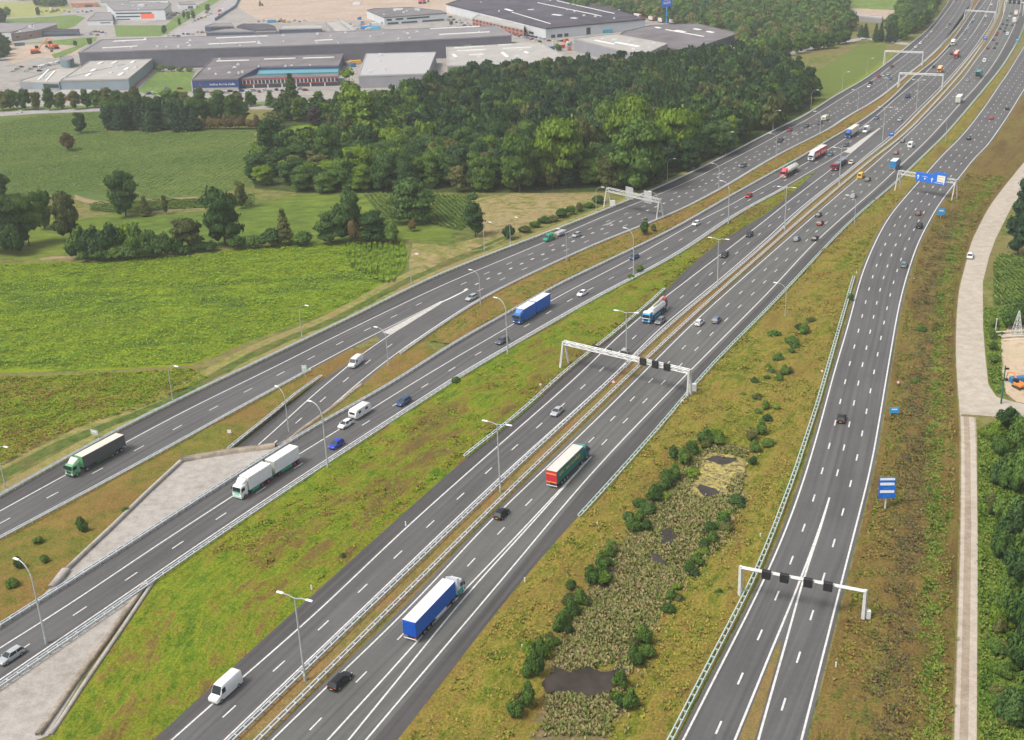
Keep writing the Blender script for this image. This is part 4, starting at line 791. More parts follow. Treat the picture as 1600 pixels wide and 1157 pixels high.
# ---- grass tufts: real standing growth over the verges
def tuft_mat(name, stops, sc_=.06, an_=1, rt_=0):
    m, nt, bs = nodes_of(name); at = nt.nodes.new('ShaderNodeAttribute'); at.attribute_name = 'tone'
    x = mathn(nt, 'ADD', mathn(nt, 'MULTIPLY', noise(nt, sc_, 4, .65, an_, 1, 1, rt_), .7), mathn(nt, 'MULTIPLY', at.outputs['Fac'], .3)); nt.links.new(ramp(nt, x, stops), bs.inputs['Base Color']); bs.inputs['Roughness'].default_value = .9; bs.inputs['Specular IOR Level'].default_value = .15; return m
def tufts(label, P, hmin, hmax, mat, zb=.1):
    n = len(P); g = rng; s = g.uniform(.28, .6, n); Vs = []; 
    for k in range(3):
        a = g.uniform(0, 3.14, n); wd = .28*s; hh = g.uniform(hmin, hmax, n)*s*.75; dx, dy = np.cos(a)*wd, np.sin(a)*wd; sg = g.choice([-1, 1], n)*g.uniform(.45, .8, n); lx, ly = -dy/wd*sg*s, dx/wd*sg*s; zz = relief(P)*.3
        Vs.append(np.stack([np.c_[P[:, 0]-dx*.6, P[:, 1]-dy*.6, zz-.1], np.c_[P[:, 0]+dx*.6, P[:, 1]+dy*.6, zz-.1], np.c_[P[:, 0]+dx+lx, P[:, 1]+dy+ly, zz+hh], np.c_[P[:, 0]-dx+lx, P[:, 1]-dy+ly, zz+hh*.8]], 1))
    V = np.concatenate(Vs, 0).reshape(-1, 3); Q = np.arange(len(V)).reshape(-1, 4); T = np.tile(g.uniform(0, 1, n), 3)
    me = npmesh('rough_grass', V, Q, mat); set_tone(me, T); return tag(link('rough_grass', me), label, 'grass', None, 'stuff')
def on_strip(Lf, Rt, n, m=.04):
    R2 = nearest(Lf, Rt); i = rng.integers(0, len(Lf)-1, n); t = rng.uniform(m, 1-m, n)[:, None]; u = rng.uniform(0, 1, n)[:, None]
    L_ = Lf[i]*(1-u)+Lf[i+1]*u; R_ = R2[i]*(1-u)+R2[i+1]*u; P = L_*(1-t)+R_*t; wd = np.linalg.norm(R_-L_, axis=1); keep = (rng.uniform(0, 1, n) < wd/wd.max()) & (marsh_d(P) > 8.5)
    nz = np.sin(P[:, 0]*.21+3*np.sin(P[:, 1]*.05))+np.sin(P[:, 1]*.17+2*np.sin(P[:, 0]*.07)); return P[keep & (nz+rng.normal(0, .8, n) > -.4)]
tm1 = tuft_mat('tufts_straw', [(.40, (.115, .165, .018)), (.47, (.23, .225, .026)), (.54, (.30, .225, .055)), (.62, (.19, .14, .036))])
tm2 = tuft_mat('tufts_green', [(.40, (.11, .20, .010)), (.48, (.19, .26, .012)), (.55, (.24, .19, .032)), (.61, (.17, .10, .03))])
tm4 = tuft_mat('tufts_heath', [(.38, (.085, .135, .014)), (.46, (.18, .18, .025)), (.53, (.24, .17, .05)), (.60, (.15, .10, .032))])
tm3 = tuft_mat('tufts_reed', [(.38, (.12, .16, .035)), (.46, (.24, .21, .08)), (.54, (.34, .25, .14)), (.62, (.15, .19, .045))])
nl = slice(0, 90)
tufts('rough straw coloured grass of the marshy verge', on_strip(d_edge[:95], off(e_wl, -1.4), 80000), .25, .8, tm1)
tufts('rough heathy growth of the verge beside the service road', on_strip(off(e_wr[:100], 1.6), off(f_l, -.8), 70000), .25, .8, tm4)
tufts('rough green grass of the slope beside the second carriageway', on_strip(off(b_wr[((b_wr-g1(285,872))**2).sum(1).argmin():120], 2.6), c_edge, 52000, .05), .2, .7, tm2)
tufts('rough brown growth between the leftmost carriageways', on_strip(off(far_a[:90], 2.2), b_edge, 18000, .08), .2, .7, tm1)
RB = G([(1115,695),(1168,704),(1156,780),(1132,850),(1072,902),(1016,990),(980,1067),(950,1150),(850,1150),(862,1040),(875,1000),(925,920),(965,860),(1015,792),(1052,745),(1088,718)]); lo, hi = RB.min(0), RB.max(0)
Q_ = rng.uniform(lo, hi, (60000, 2)); Q_ = Q_[inside(Q_, RB)]
for w_ in [o for o in COL.objects if o.name.split('.')[0] in ('water', 'algae')]:
    c = np.array([tuple(v.co)[:2] for v in w_.data.vertices]); k = c.mean(0); rad = np.linalg.norm(c-k, axis=1).max()
    a = np.arctan2(c[:, 1]-k[1], c[:, 0]-k[0]); pl = c[np.argsort(a)]; Q_ = Q_[~inside(Q_, pl)]
ej = np.random.default_rng(3).normal(0, 1.6, Q_.shape); Qj = Q_+ej; sel = rng.uniform(0, 1, len(Q_)) < .35; Q_ = np.vstack([Q_[~sel], Qj[sel]])
for w_ in [o for o in COL.objects if o.name.split('.')[0] in ('water', 'algae')]:
    c = np.array([tuple(v.co)[:2] for v in w_.data.vertices]); k = c.mean(0); pl = (c[np.argsort(np.arctan2(c[:, 1]-k[1], c[:, 0]-k[0]))]-k)*.86+k; Q_ = Q_[~inside(Q_, pl)]
tufts('standing reeds of the marsh', Q_, .9, 1.6, tm3)

# crops and lush ground as standing plants
def in_poly(px, n, row=None, excl=None):
    P = G(px); lo, hi = P.min(0), P.max(0); Q = rng.uniform(lo, hi, (n, 2))
    if row: a, per = row; c, s_ = math.cos(a), math.sin(a); u = Q[:, 0]*c+Q[:, 1]*s_; v = -Q[:, 0]*s_+Q[:, 1]*c; u = np.round(u/per)*per+rng.normal(0, per*.10, n); Q = np.c_[u*c-v*s_, u*s_+v*c]
    return Q[inside(Q, P)]
tc1 = tuft_mat('crop_leaves', [(.40, (.085, .165, .018)), (.47, (.14, .235, .016)), (.53, (.27, .37, .014)), (.59, (.13, .21, .018))], .014, .33, -.12)
tc2 = tuft_mat('maize_leaves', [(.40, (.10, .165, .032)), (.5, (.15, .22, .042)), (.6, (.20, .26, .06))], .02, .5)
tc3 = tuft_mat('weed_leaves', [(.40, (.055, .11, .012)), (.5, (.12, .19, .02)), (.6, (.17, .20, .04))])
F1P = [(-40,578),(-60,430),(0,414),(120,411),(300,400),(430,384),(540,380),(548,418),(592,442),(560,466),(520,484),(400,528),(300,568),(150,577)]
tufts('leafy crop standing on the large yellow green field', in_poly(F1P, 52000), .08, .26, tc1)
tufts('rows of young crop at the corner of the yellow green field', in_poly([(540,380),(560,379),(630,379),(635,392),(632,416),(612,444),(592,440),(547,418)], 26000, (.1, 1.9)), .3, .6, tc1)
tufts('standing maize in rows on the upper left field', in_poly([(-60,320),(-40,200),(60,182),(160,176),(165,208),(310,207),(396,204),(390,240),(394,290),(330,302),(250,310),(150,300),(60,300),(0,310)], 50000, (-.12, 2.6)), .4, .9, tc2)
tufts('short maize rows on the small plots', np.vstack([in_poly([(570,305),(621,305),(638,340),(620,349),(602,344)], 9000, (.3, 1.8)), in_poly([(670,306),(734,306),(743,345),(720,360),(667,349)], 12000, (.3, 1.8)), in_poly([(142,329),(142,320),(200,314),(300,313),(396,304),(396,321),(300,327),(180,333)], 9000, (1.4, 2))]), .5, 1.2, tc2)
tufts('corn standing in straight rows at the right edge', in_poly([(1553,479),(1553,413),(1561,400),(1640,400),(1655,470),(1600,471)], 22000, (-.04, 1.3)), 1.0, 1.8, tc2)
tufts('weeds and nettles right of the gravel track', in_poly([(1530,1170),(1529,820),(1529,674),(1560,657),(1640,664),(1660,1170)], 60000), .4, 1.1, tc3)
tufts('weeds on the verge beside the green pole', in_poly([(1543,560),(1539,512),(1539,482),(1552,482),(1600,480),(1600,506),(1576,507),(1564,530),(1566,588),(1570,611),(1557,617),(1547,600)], 9000), .3, .9, tc3)
tufts('tall weeds of the meadow below the crop field', in_poly([(-20,592),(150,585),(300,577),(325,590),(300,604),(220,638),(120,668),(0,730)], 20000), .12, .4, tm2)
for i in range(46):
    y = rr.uniform(690, 1140); x = rr.uniform(1548, 1600); ptree(x, y, y-rr.uniform(14, 34), rr.uniform(18, 34), 'shrub', rr.choice(['mid', 'mid', 'bright', 'olive']), 'low bush in the overgrown strip right of the gravel track', 'bush', 'low bushes right of the gravel track')

# damp green line and dark heath clumps running along the heathy verge
def along(px, n, sd): P = line(px, smooth=6, ext0=40); i = rng.integers(0, len(P)-1, n); u = rng.uniform(0, 1, n)[:, None]; return P[i]*(1-u)+P[i+1]*u+rng.normal(0, 1, (n, 2))*sd
tufts('damp green growth along the ditch line of the heathy verge', along([(1455,1067),(1453,930),(1462,820),(1458,740),(1462,640),(1463,573),(1466,503),(1472,453),(1484,415),(1490,373),(1502,345),(1535,305),(1560,278)], 14000, 1.1), .4, 1.0, tc3)
tmH = tuft_mat('heather', [(.40, (.10, .075, .035)), (.5, (.16, .11, .06)), (.6, (.08, .085, .03))])
tufts('brown heather clumps of the heathy verge', np.vstack([along([(1395,1060),(1412,900),(1425,760),(1432,640),(1445,540),(1452,470),(1465,400),(1500,335)], 15000, 2.0)]), .4, 1.0, tmH)
for i, (x, y, w_) in enumerate([(122,404,40),(140,406,46),(164,407,46),(186,405,44),(207,406,44),(226,403,42),(247,401,36),(268,400,32),(288,398,28),(312,394,28),(330,393,26),(372,390,30)]): ptree(x, y, y-rr.uniform(24, 40)*(1 if i < 8 else .6), w_, 'shrub', ('dark', 'mid')[i % 2], 'low dense bush filling the long hedge', 'bush', 'low bushes filling the long hedge')
# ================================================================ INDUSTRIAL ESTATE
mYARD = ground_mat('yard_concrete', [(.38, (.22, .20, .185)), (.5, (.31, .285, .26)), (.62, (.18, .17, .165))], .02, .15, .8, dark=.85, bmp=.1)
mCLAD = pm('cladding_dark', (.10, .10, .125), .8, 0, .15, .15); mCLADB = pm('cladding_blue_grey', (.22, .275, .31), .6, 0, .1, .1); mCLADG = pm('cladding_grey', (.25, .25, .27), .6, 0, .1, .1)
mCLADW = pm('cladding_white', (.52, .55, .56), .6, 0, .08, .1); mROOFG = pm('roof_grey', (.22, .205, .21), .9, 0, .16, .08, .1); mROOFL = pm('roof_light', (.36, .34, .315), .9, 0, .14, .1, .1)
mROOFD = pm('roof_dark', (.085, .078, .095), .95, 0, .4, .06, .05); mROOFM = pm('roof_mid', (.165, .15, .155), .95, 0, .3, .06, .05); mSKYL = pm('skylight', (.80, .80, .76), .4); mWIN = pm('window_glass', (.03, .05, .065), .15, 0, .3)
mBRICK = pm('brick_red', (.36, .13, .085), .85, 0, .2, .4); mBRICKB = pm('brick_brown', (.32, .22, .18), .85, 0, .15, .4); mBLUE = pm('blue_panel', (.015, .05, .18), .5); mORNG = pm('orange_panel', (.80, .12, .05), .5)
mTEAL = pm('teal_glass', (.05, .25, .30), .25); mREDM = pm('red_steel', (.33, .05, .06), .5); mGRASSL = ground_mat('lawn', [(.38, (.11, .18, .04)), (.6, (.16, .23, .055))], .03, .3, 2)
sheet('yard', 'pale concrete yards and roads of the industrial estate', 'yard', [(-260,168),(-260,-70),(120,-62),(440,-66),(720,-62),(900,-30),(905,12),(990,26),(1062,41),(1148,50),(1172,70),(1100,100),(1000,112),(880,121),(740,131),(680,146),(600,165),(445,172),(300,170),(160,171)], .02, mYARD)
sheet('lawn', 'bright lawn between the long warehouse and the blue grey hall', 'lawn', [(214,143),(243,113),(306,112),(298,126),(300,144),(240,150)], .05, mGRASSL)
sheet('lawn', 'lawn in front of the grey office with the orange square', 'lawn', [(178,40),(258,40),(276,26),(330,-2),(352,-4),(262,52),(250,57),(182,58)], .05, mGRASSL)
sheet('lawn', 'large lawn at the top left behind the brick building', 'lawn', [(-60,36),(12,30),(118,24),(134,28),(116,42),(95,48),(10,36),(-60,40)], .05, mGRASSL)
sheet('field', 'dry yellow field at the top left corner', 'field', [(-60,26),(-60,4),(60,4),(118,12),(90,24),(16,28)], .045, ground_mat('dry_field', [(.4, (.26, .28, .08)), (.6, (.33, .33, .12))], .02, .2, 1))
sheet('lawn', 'grass verge below the brown brick building', 'lawn', [(-10,70),(60,66),(120,60),(152,58),(150,64),(128,74),(110,84),(86,92),(80,86),(120,72),(60,68)], .052, mGRASSL)
sheet('lawn', 'hedge bottom verge between the estate road and the street trees', 'lawn', [(-260,171),(100,166),(300,160),(445,160),(445,164),(300,165),(100,171),(-260,178)], .05, mGRASSL)
sheet('estate_road', 'estate road with a white car along the upper edge of the maize field', 'road', [(-260,186),(0,176),(60,172),(165,170),(165,174),(60,178),(0,182),(-260,194)], .045, mLANE)
sheet('estate_road', 'straight grey road rising to the upper left between the lawns and the blue fence', 'road', [(240,66),(264,53),(282,45),(352,3),(366,-12),(388,-12),(372,3),(335,33),(318,46),(290,58)], .045, mLANE)
sheet('building_site', 'big bare sandy building site at the top', 'building site', [(372,12),(392,-40),(760,-40),(700,6),(770,16),(690,26),(600,32),(515,34),(440,34),(400,30)], .04, mSOIL)
sheet('building_site', 'heaps and tracks of bare earth around the orange machines', 'building site', [(0,72),(40,70),(100,70),(126,76),(120,84),(88,92),(60,90),(20,100),(8,90)], .04, mSOIL)
def bld(name, label, roof_px, h, wallm, roofm, sky=(), wins=(), cat='building', parapet=.5, roofthings=()):
    roofthings = list(roofthings)
    if h >= 7 and cat == 'building':
        xs = [p[0] for p in roof_px]; ys = [p[1] for p in roof_px]
        for _ in range(int((max(xs)-min(xs))/22)):
            for _t in range(20):
                cx, cy = random.uniform(min(xs), max(xs)), random.uniform(min(ys), max(ys))
                if inside(np.array([[cx, cy]]), [(x*.9+sum(xs)/len(xs)*.1, y*.84+sum(ys)/len(ys)*.16) for x, y in roof_px])[0]: roofthings.append((cx, cy, random.uniform(1.2, 2.6), random.uniform(.6, 1.5))); break
    P = G(roof_px, h); n = len(P); c = P.mean(0)
    ar = sum(P[i][0]*P[(i+1) % n][1]-P[(i+1) % n][0]*P[i][1] for i in range(n))
    root = thing(name, label, cat, (c[0], c[1], 0)); Q = P-c; rev = ar < 0
    # walls
    m = MB(); V = [(q[0], q[1], 0) for q in Q]+[(q[0], q[1], h) for q in Q]; m.add(V, [(i, (i+1) % n, (i+1) % n+n, i+n) for i in range(n)]); link('wall', m.mesh('wall', wallm), root)
    m = MB(); o = [(q[0]*1.004, q[1]*1.004) for q in Q]; i_ = [(q[0]*.985, q[1]*.985) for q in Q]
    m.add([(x, y, h+parapet*.15) for x, y in i_], [tuple(range(n))])
    m.add([(x, y, h-.5) for x, y in o]+[(x, y, h+parapet) for x, y in o]+[(x, y, h+parapet) for x, y in i_]+[(x, y, h+parapet*.15) for x, y in i_], [(a*n+i, a*n+(i+1) % n, (a+1)*n+(i+1) % n, (a+1)*n+i) for a in range(3) for i in range(n)])
    link('roof', m.mesh('roof', roofm), root); rf = root.children[-1]
    for (a, b, wdt) in sky:
        a, b = G([a, b], h)-c; d = b-a; L = np.linalg.norm(d); d /= L; nn = np.array([d[1], -d[0]])*wdt/2
        m = MB(); q = [a-nn, b-nn, b+nn, a+nn]; m.add([(x, y, h+.1) for x, y in q]+[(x, y, h+.6) for x, y in q], [(4, 5, 6, 7), (0, 1, 5, 4), (1, 2, 6, 5), (2, 3, 7, 6), (3, 0, 4, 7)]); link('skylight', m.mesh('skylight', mSKYL), rf)
    for (px_, py_, s_, hh) in roofthings:
        a = G([(px_, py_)], h)[0]-c; m = MB(); m.box(a[0]-s_/2, a[0]+s_/2, a[1]-s_/2, a[1]+s_/2, h+.1, h+hh, tx=.2, ty=.2); m.cyl((a[0], a[1], h+hh), s_*.25, .5, 'z', 8); link('roof_unit', m.mesh('roof_unit', mCLADW), rf)
    for (i, u0, u1, z0, z1, mt, nm) in wins:
        a, b = Q[i], Q[(i+1) % n]; d = b-a; L = np.linalg.norm(d); dn = d/L; nn = np.array([dn[1], -dn[0]])*(1 if not rev else -1); p0 = a+d*u0; p1 = a+d*u1
        m = MB(); e = .12; q = [p0, p1, p1+nn*e, p0+nn*e]; m.add([(x, y, z0) for x, y in q]+[(x, y, z1) for x, y in q], [(0, 1, 5, 4), (1, 2, 6, 5), (2, 3, 7, 6), (3, 0, 4, 7), (4, 5, 6, 7), (0, 3, 2, 1)]); link(nm, m.mesh(nm, mt), root)
    return root
# long dark warehouse
bld('warehouse', 'very long dark grey warehouse with white roof light strips', [(122.8,82.7),(400,74),(600,67),(799,56),(775,41),(400,55),(155,63)], 14, mCLAD, mROOFG, sky=[((160,76),(215,73),2.6),((177,65.5),(229,63),2.6),((326,70),(400,66.5),2.6),((338,60.5),(418,57),2.6),((492,64.5),(520,63),2.6),((672,46),(750,42),3),((686,55),(765,51),3)], wins=[(0,.0,.999,0,1.2,mROOFD,'plinth'),(2,.62,.68,3,9,mCLADG,'door')])
t_ = bld('storage_tank', 'squat green grey round tank beside the left end of the long warehouse', [(104+12*math.cos(a)*.93, 91.5-3.4*math.sin(a)) for a in [k*2*math.pi/16 for k in range(16)]], 6, pm('tank_teal', (.12, .20, .22), .5), mROOFG, cat='tank')
bld('industrial_hall', 'blue grey hall with a pale flat roof left of the lawn', [(94,126.6),(200.5,124),(238,93),(140,96.5)], 7.5, mCLADB, mROOFL, sky=[((135,120),(141,116),2.5),((143,112.5),(149,109),2.5),((186,119),(192,115),2.5),((196,110),(200,107),2.5),((154,101),(160,98),2.5),((176,100),(182,97),2.5),((205,99.5),(210,96.5),2.5),((96,124),(196,101),.25)], wins=[(1,.0,.999,0,.9,mREDM,'plinth'),(0,.3,.5,0,1,mROOFL,'plinth')])
bld('low_office', 'low white roofed brick block in front of the blue grey hall', [(71,150),(170,148.5),(168,141),(95,141)], 3.6, mBRICK, mROOFL, wins=[(0,.15,.95,1,2.4,mWIN,'window')])
bld('loading_hall', 'pale roofed low hall with dock doors left of the blue grey hall', [(30,128),(92,130),(124,109),(88,108)], 5, mCLADB, mROOFL, wins=[(0,.6,.98,1.5,4,mWIN,'window'),(0,.05,.3,1,4,mCLADG,'door')], sky=[((60,126),(76,110),1.2),((72,127),(86,112),1.2)], roofthings=[(67,123,1.6,1.5),(72,122,1.4,1.2)])
# blue fronted hall with red trusses
b = bld('workshop_hall', 'grey roofed hall with a dark blue lettered front and red steel trusses', [(299.5,125.5),(372,124),(405,106),(529,103),(536.6,85),(333,91.5)], 7, mBLUE, mROOFM, sky=[((339,96.5),(389,95),2.2),((413,93.5),(462,92),2.2),((474,92),(522,90.5),2.2)], roofthings=[(379,115,2,1.8),(373,116,1.6,1.4)], wins=[(0,.02,.98,0,1.6,mROOFL,'plinth'),(4,.0,.999,0,6.5,mBLUE,'wall_panel')])
# lettering strokes on the blue front
def strokes(parent, a, b, z0, z1, n, mt, name='lettering', out=.14, seed=3, gaps=(), off_=None):
    r = random.Random(seed); a = np.array(a, float); b = np.array(b, float); d = b-a; L = np.linalg.norm(d); dn = d/L; nn = np.array([dn[1], -dn[0]]) if off_ is None else np.array(off_); m = MB(); st = L/n
    for k in range(n):
        if k in gaps: continue
        p = a+dn*st*k; w_ = st*.62; hh = (z1-z0)*(1 if r.random() < .3 else .72); t_ = (z1-z0)*.22
        def bar(u0, u1, v0, v1):
            q = [p+dn*u0, p+dn*u1]; m.add([(*(q[0]+nn*out), v0), (*(q[1]+nn*out), v0), (*(q[1]+nn*out), v1), (*(q[0]+nn*out), v1), (*q[0], v0), (*q[1], v0), (*q[1], v1), (*q[0], v1)], [(0, 1, 2, 3), (0, 4, 5, 1), (3, 2, 6, 7), (0, 3, 7, 4), (1, 5, 6, 2)])
        bar(0, w_*.3, z0, z0+hh)
        if r.random() < .75: bar(w_*.3, w_, z0+(hh-t_)*r.choice([0, .5, 1]), z0+(hh-t_)*1+t_ if r.random() < .2 else z0+t_+(hh-t_)*.0+t_*.2)
        if r.random() < .6: bar(w_*.7, w_, z0, z0+hh*.72)
    return link(name, m.mesh(name, mt), parent)
A0, A1 = G([(299.5,125.5),(372,124)], 7); c = np.array([b.location.x, b.location.y]); d = A1-A0
strokes(b, A0+d*.38-c, A0+d*.93-c, 3.2, 4.6, 24, mWHITE, gaps=(8,16)); strokes(b, A0+d*.16-c, A0+d*.2-c, 2.6, 5.2, 2, pm('logo_red', (.5, .05, .08), .5), 'emblem')
bld('workshop_annex', 'lower grey roofed annex with teal roof glazing and red trussed front', [(372,124.5),(528,120),(529,115),(402,117.5)], 6, mWIN, mROOFM, wins=[(0,.0,.999,5.2,6.0,mREDM,'fascia'),(0,.0,.999,2.4,2.9,mREDM,'truss_chord')]+[(0, k/26, k/26+.008, 2.9, 5.2, mWSTEEL, 'truss_strut') for k in range(1, 26)]+[(0, k/7, k/7+.012, 0, 2.4, mWSTEEL, 'column') for k in range(1, 7)])
bld('glazed_roof', 'teal glazed strip along the front of the grey roofed hall', [(402,117),(528,113.8),(529,108.4),(406,110.5)], 6.6, mTEAL, mTEAL, cat='roof light')
bld('flat_hall', 'white flat roofed hall at the left edge of the wood', [(560,119),(668,116),(681,82.5),(572,85)], 8, mCLADG, pm('roof_white', (.38, .365, .365), .9), roofthings=[(594,88,3,1.8),(592,96.5,2.4,1.4),(640,96,2,1)])
bld('flat_hall', 'pale flat roofed hall with many white roof strips above the wood', [(699,104),(900,98),(880,87),(843,67.5),(801,66.5),(697,74.5)], 8, mCLADG, mROOFL, sky=[((710,76),(756,73.5),2.2),((714,80.5),(760,78.5),2.2),((778,71.5),(800,70.3),2.2),((785,77),(830,75),2.2),((733,87),(756,86),2),((785,83),(793,90),2),((708,86),(713,90),2),((820,82),(826,84),2)], roofthings=[(760,88,1.6,1)])
bld('distribution_hall', 'large dark roofed white walled hall at the top centre', [(852.6,45),(1008,30.5),(872,-14),(742,-8),(697,7)], 8.5, mCLADW, mROOFD, sky=[((825,16),(834,15.5),3),((864,23.5),(878,25),3),((893,29),(902,29.5),3),((790,15),(800,18),3),((840,5),(940,26),.6),((870,2),(960,22),.6),((800,20),(860,38),.6)], wins=[(0,.05,.09,.4,3,mWIN,'door'),(0,.11,.16,.4,3,mWIN,'door'),(0,.18,.22,.4,3,mWIN,'door'),(0,.40,.44,.4,6,mROOFD,'door'),(4,.74,.78,1,3,mWIN,'window'),(4,.80,.84,1,3,mWIN,'window'),(4,.86,.90,1,3,mWIN,'window')])
bw = [(0, k/14+.012, k/14+.05, z, z+1.7, mWIN, 'window') for k in range(14) for z in (1, 4.2)]
bld('brick_offices', 'long red brick office wing with dark windows beside the dark roofed hall', [(738,29),(818,47),(820,38.5),(800,36),(750,22.5),(736,24)][0:4]+[(750,22.5)], 6.5, mBRICK, mROOFL, wins=bw)
bld('grey_hall', 'grey walled hall with a pale sloping roof between the lots and the wood', [(896.5,61),(1003,88),(1043,69),(960,54)], 9, mCLADG, mROOFL, sky=[((930,64),(960,70),1.5),((962,67),(1000,74),2.5)], roofthings=[(960,64,4,1.2)])
bld('dark_hall', 'broad dark roofed hall right of the blue totem sign', [(958,62),(1075,80),(1148,55),(1146,51),(1088,37.5),(1016,40.5),(975,50)], 6, mCLAD, mROOFM, sky=[((1025,43.5),(1032,45),2.5),((1056,48.5),(1070,51),3),((1040,47),(1100,58),.8),((1085,46),(1095,47.5),2.5),((1105,50),(1115,52),2.5)])
bld('white_shed', 'small white block at the right end of the dark roofed hall', [(1166,59),(1184,62),(1188,60),(1170,57)], 4, mCLADW, mROOFL)
bld('farm_shed', 'long pale farm shed among dark trees at the top right', [(1332,25),(1378,29),(1380,26.5),(1335,22.5)], 4, mCLADG, mROOFL)
# grey office with orange square
ow = [(0, .03, .74, 7.2, 8.6, mWIN, 'window'), (0, .03, .5, 3.6, 5, mWIN, 'window'), (0, .03, .30, .8, 1.8, mWIN, 'window'), (1, .05, .9, 6.8, 8.6, mWIN, 'window'), (1, .1, .98, 2.6, 5, mWIN, 'window')]
o_ = bld('office_building', 'light grey three storey office with an orange square on its front', [(178,17),(257,15.5),(267,5.5),(225,4),(166,6)], 11, mCLADW, mROOFG, wins=ow+[(0, .52, .78, 1.8, 7.0, mORNG, 'orange_square')], roofthings=[(222,10,8,2.2)])
bld('office_wing', 'lower light grey wing joined to the left of the orange square office', [(136,33),(176,32),(176,20),(150,20)], 5, mCLADW, mROOFG, wins=[(0,.5,.9,2,3,mWIN,'window')])
bld('brick_building', 'brown brick building with a grey roof at the left edge', [(17,54),(64,47),(89,39),(88,35),(55,37),(30,48)], 7, mBRICKB, mROOFG, wins=[(0,.15,.25,3,4.2,mWIN,'window'),(0,.6,.68,2.5,3.6,mWIN,'window'),(1,.2,.32,3,4.2,mWIN,'window')], roofthings=[(48,44,4,2.5)])
bld('dark_offices', 'dark glazed low office right of the brown brick building', [(66,50),(122,48.5),(124,46),(66,47)], 5, pm('dark_cladding', (.08, .10, .13), .5), mROOFD, wins=[(0,.05,.95,.6,2.2,mWIN,'window')])
bld('flat_hall', 'white walled hall with a grey roof at the left edge of the photo', [(-60,52),(17,51),(50,42),(70,36),(-40,37)], 6, mCLADW, mROOFG, wins=[(0,.3,.95,.5,1.6,mWIN,'window')])
# blocks behind the long warehouse
bld('glass_office', 'dark blue glazed office behind the long warehouse', [(320,42),(365,41),(362,37),(335,37)], 6, pm('navy_cladding', (.04, .065, .11), .4), mROOFG, wins=[(0,.2,.9,3,5,mWIN,'window')])
bld('dark_block', 'long dark blue low block right of the glazed office', [(322,51),(400,50),(402,46),(362,44)], 3.5, pm('navy_cladding', (.04, .065, .11), .4), mROOFG)
bld('car_showroom', 'dark rounded showroom with a pale stripe behind the long warehouse', [(400,48),(432,47),(430,42),(418,38),(380,38),(370,42)], 5, mCLAD, mROOFD, wins=[(0,.0,.99,3.4,4.4,mROOFL,'fascia')])
bld('terrace_block', 'dark blue terrace block with white canopies behind the long warehouse', [(436,46),(503,44.5),(502,40),(440,41)], 5, pm('navy_cladding', (.04, .065, .11), .4), mROOFL)
bld('canopy_shed', 'pale sloping canopy shed right of the terrace block', [(525,50),(546,50),(526,34),(508,34)], 4, mCLADG, mROOFL); bld('canopy_shed', 'narrow white sloping canopy beside the vans', [(550,49),(558,48),(534,30),(527,31)], 4, mCLADW, mROOFL)
bld('white_office', 'two storey white office with dark window bands at the top', [(600,28),(698,21),(690,17.5),(660,14),(640,12),(585,14),(573,16.5)], 7.5, mCLADW, mROOFM, wins=[(0,.04,.12,4.2,6,mWIN,'window'),(0,.18,.30,4.4,6,mWIN,'window'),(0,.36,.72,4.4,6,mWIN,'window'),(0,.05,.22,.8,2.6,mWIN,'window'),(0,.27,.52,.8,2.4,mWIN,'window'),(0,.60,.95,.8,2.4,mWIN,'window')], roofthings=[(622,16,10,1.2),(652,16,6,1.2)])
for i, (x0, x1, y) in enumerate([(112,152,6),(158,200,4),(280,306,8),(200,262,2)]):
    bld('distant_shed', ['low red roofed shed at the top left', 'grey shed with red doors at the top left', 'small grey roofed shed right of the orange square office', 'long pale shed behind the orange square office'][i], [(x0,y),(x1,y-1),(x1-4,y-5),(x0-2,y-4)], 5, mCLADW if i else mBRICK, mROOFG if i else mBRICKB, wins=[(0,.5,.8,0,3,mREDM if i == 1 else mWIN,'door')])
# blue fence
fa_ = G([(336,33),(368,12),(372,3),(386,-10)])
FR = thing('fence', 'dark blue fence along the straight road at the top left', 'fence', (*fa_[0], 0)); wall(None, .3, 0, 3, pm('fence_blue', (.02, .10, .22), .5), 'fence_panel', FR, resample(fa_, 4)-fa_[0])
# totem sign
q = g1(1042, 37); hT = hgt(1042, 37, -8); s_ = 1/ppm(1042, 37)
T = thing('totem_sign', 'tall bright blue advertising totem rising between parked trailers', 'sign', (*q, 0)); m = MB(); m.tube([(0, 0, 0), (0, 0, hT*.62)], [1.0, .8], 10); link('pole', m.mesh('pole', pm('totem_blue', (.02, .22, .55), .4)), T)
m = MB(); m.bbox(-8*s_, 8*s_, -.8, .8, hT*.58, hT*1.12, .3); bd = link('sign_board', m.mesh('sign_board', pm('totem_dark', (.005, .09, .50), .4)), T)
strokes(bd, (-5*s_, -.8), (5*s_, -.8), hT*.80, hT*.90, 6, mWHITE, off_=(0, -1)); strokes(bd, (-5.5*s_, -.8), (5.5*s_, -.8), hT*.68, hT*.78, 7, mWHITE, off_=(0, -1), seed=8)
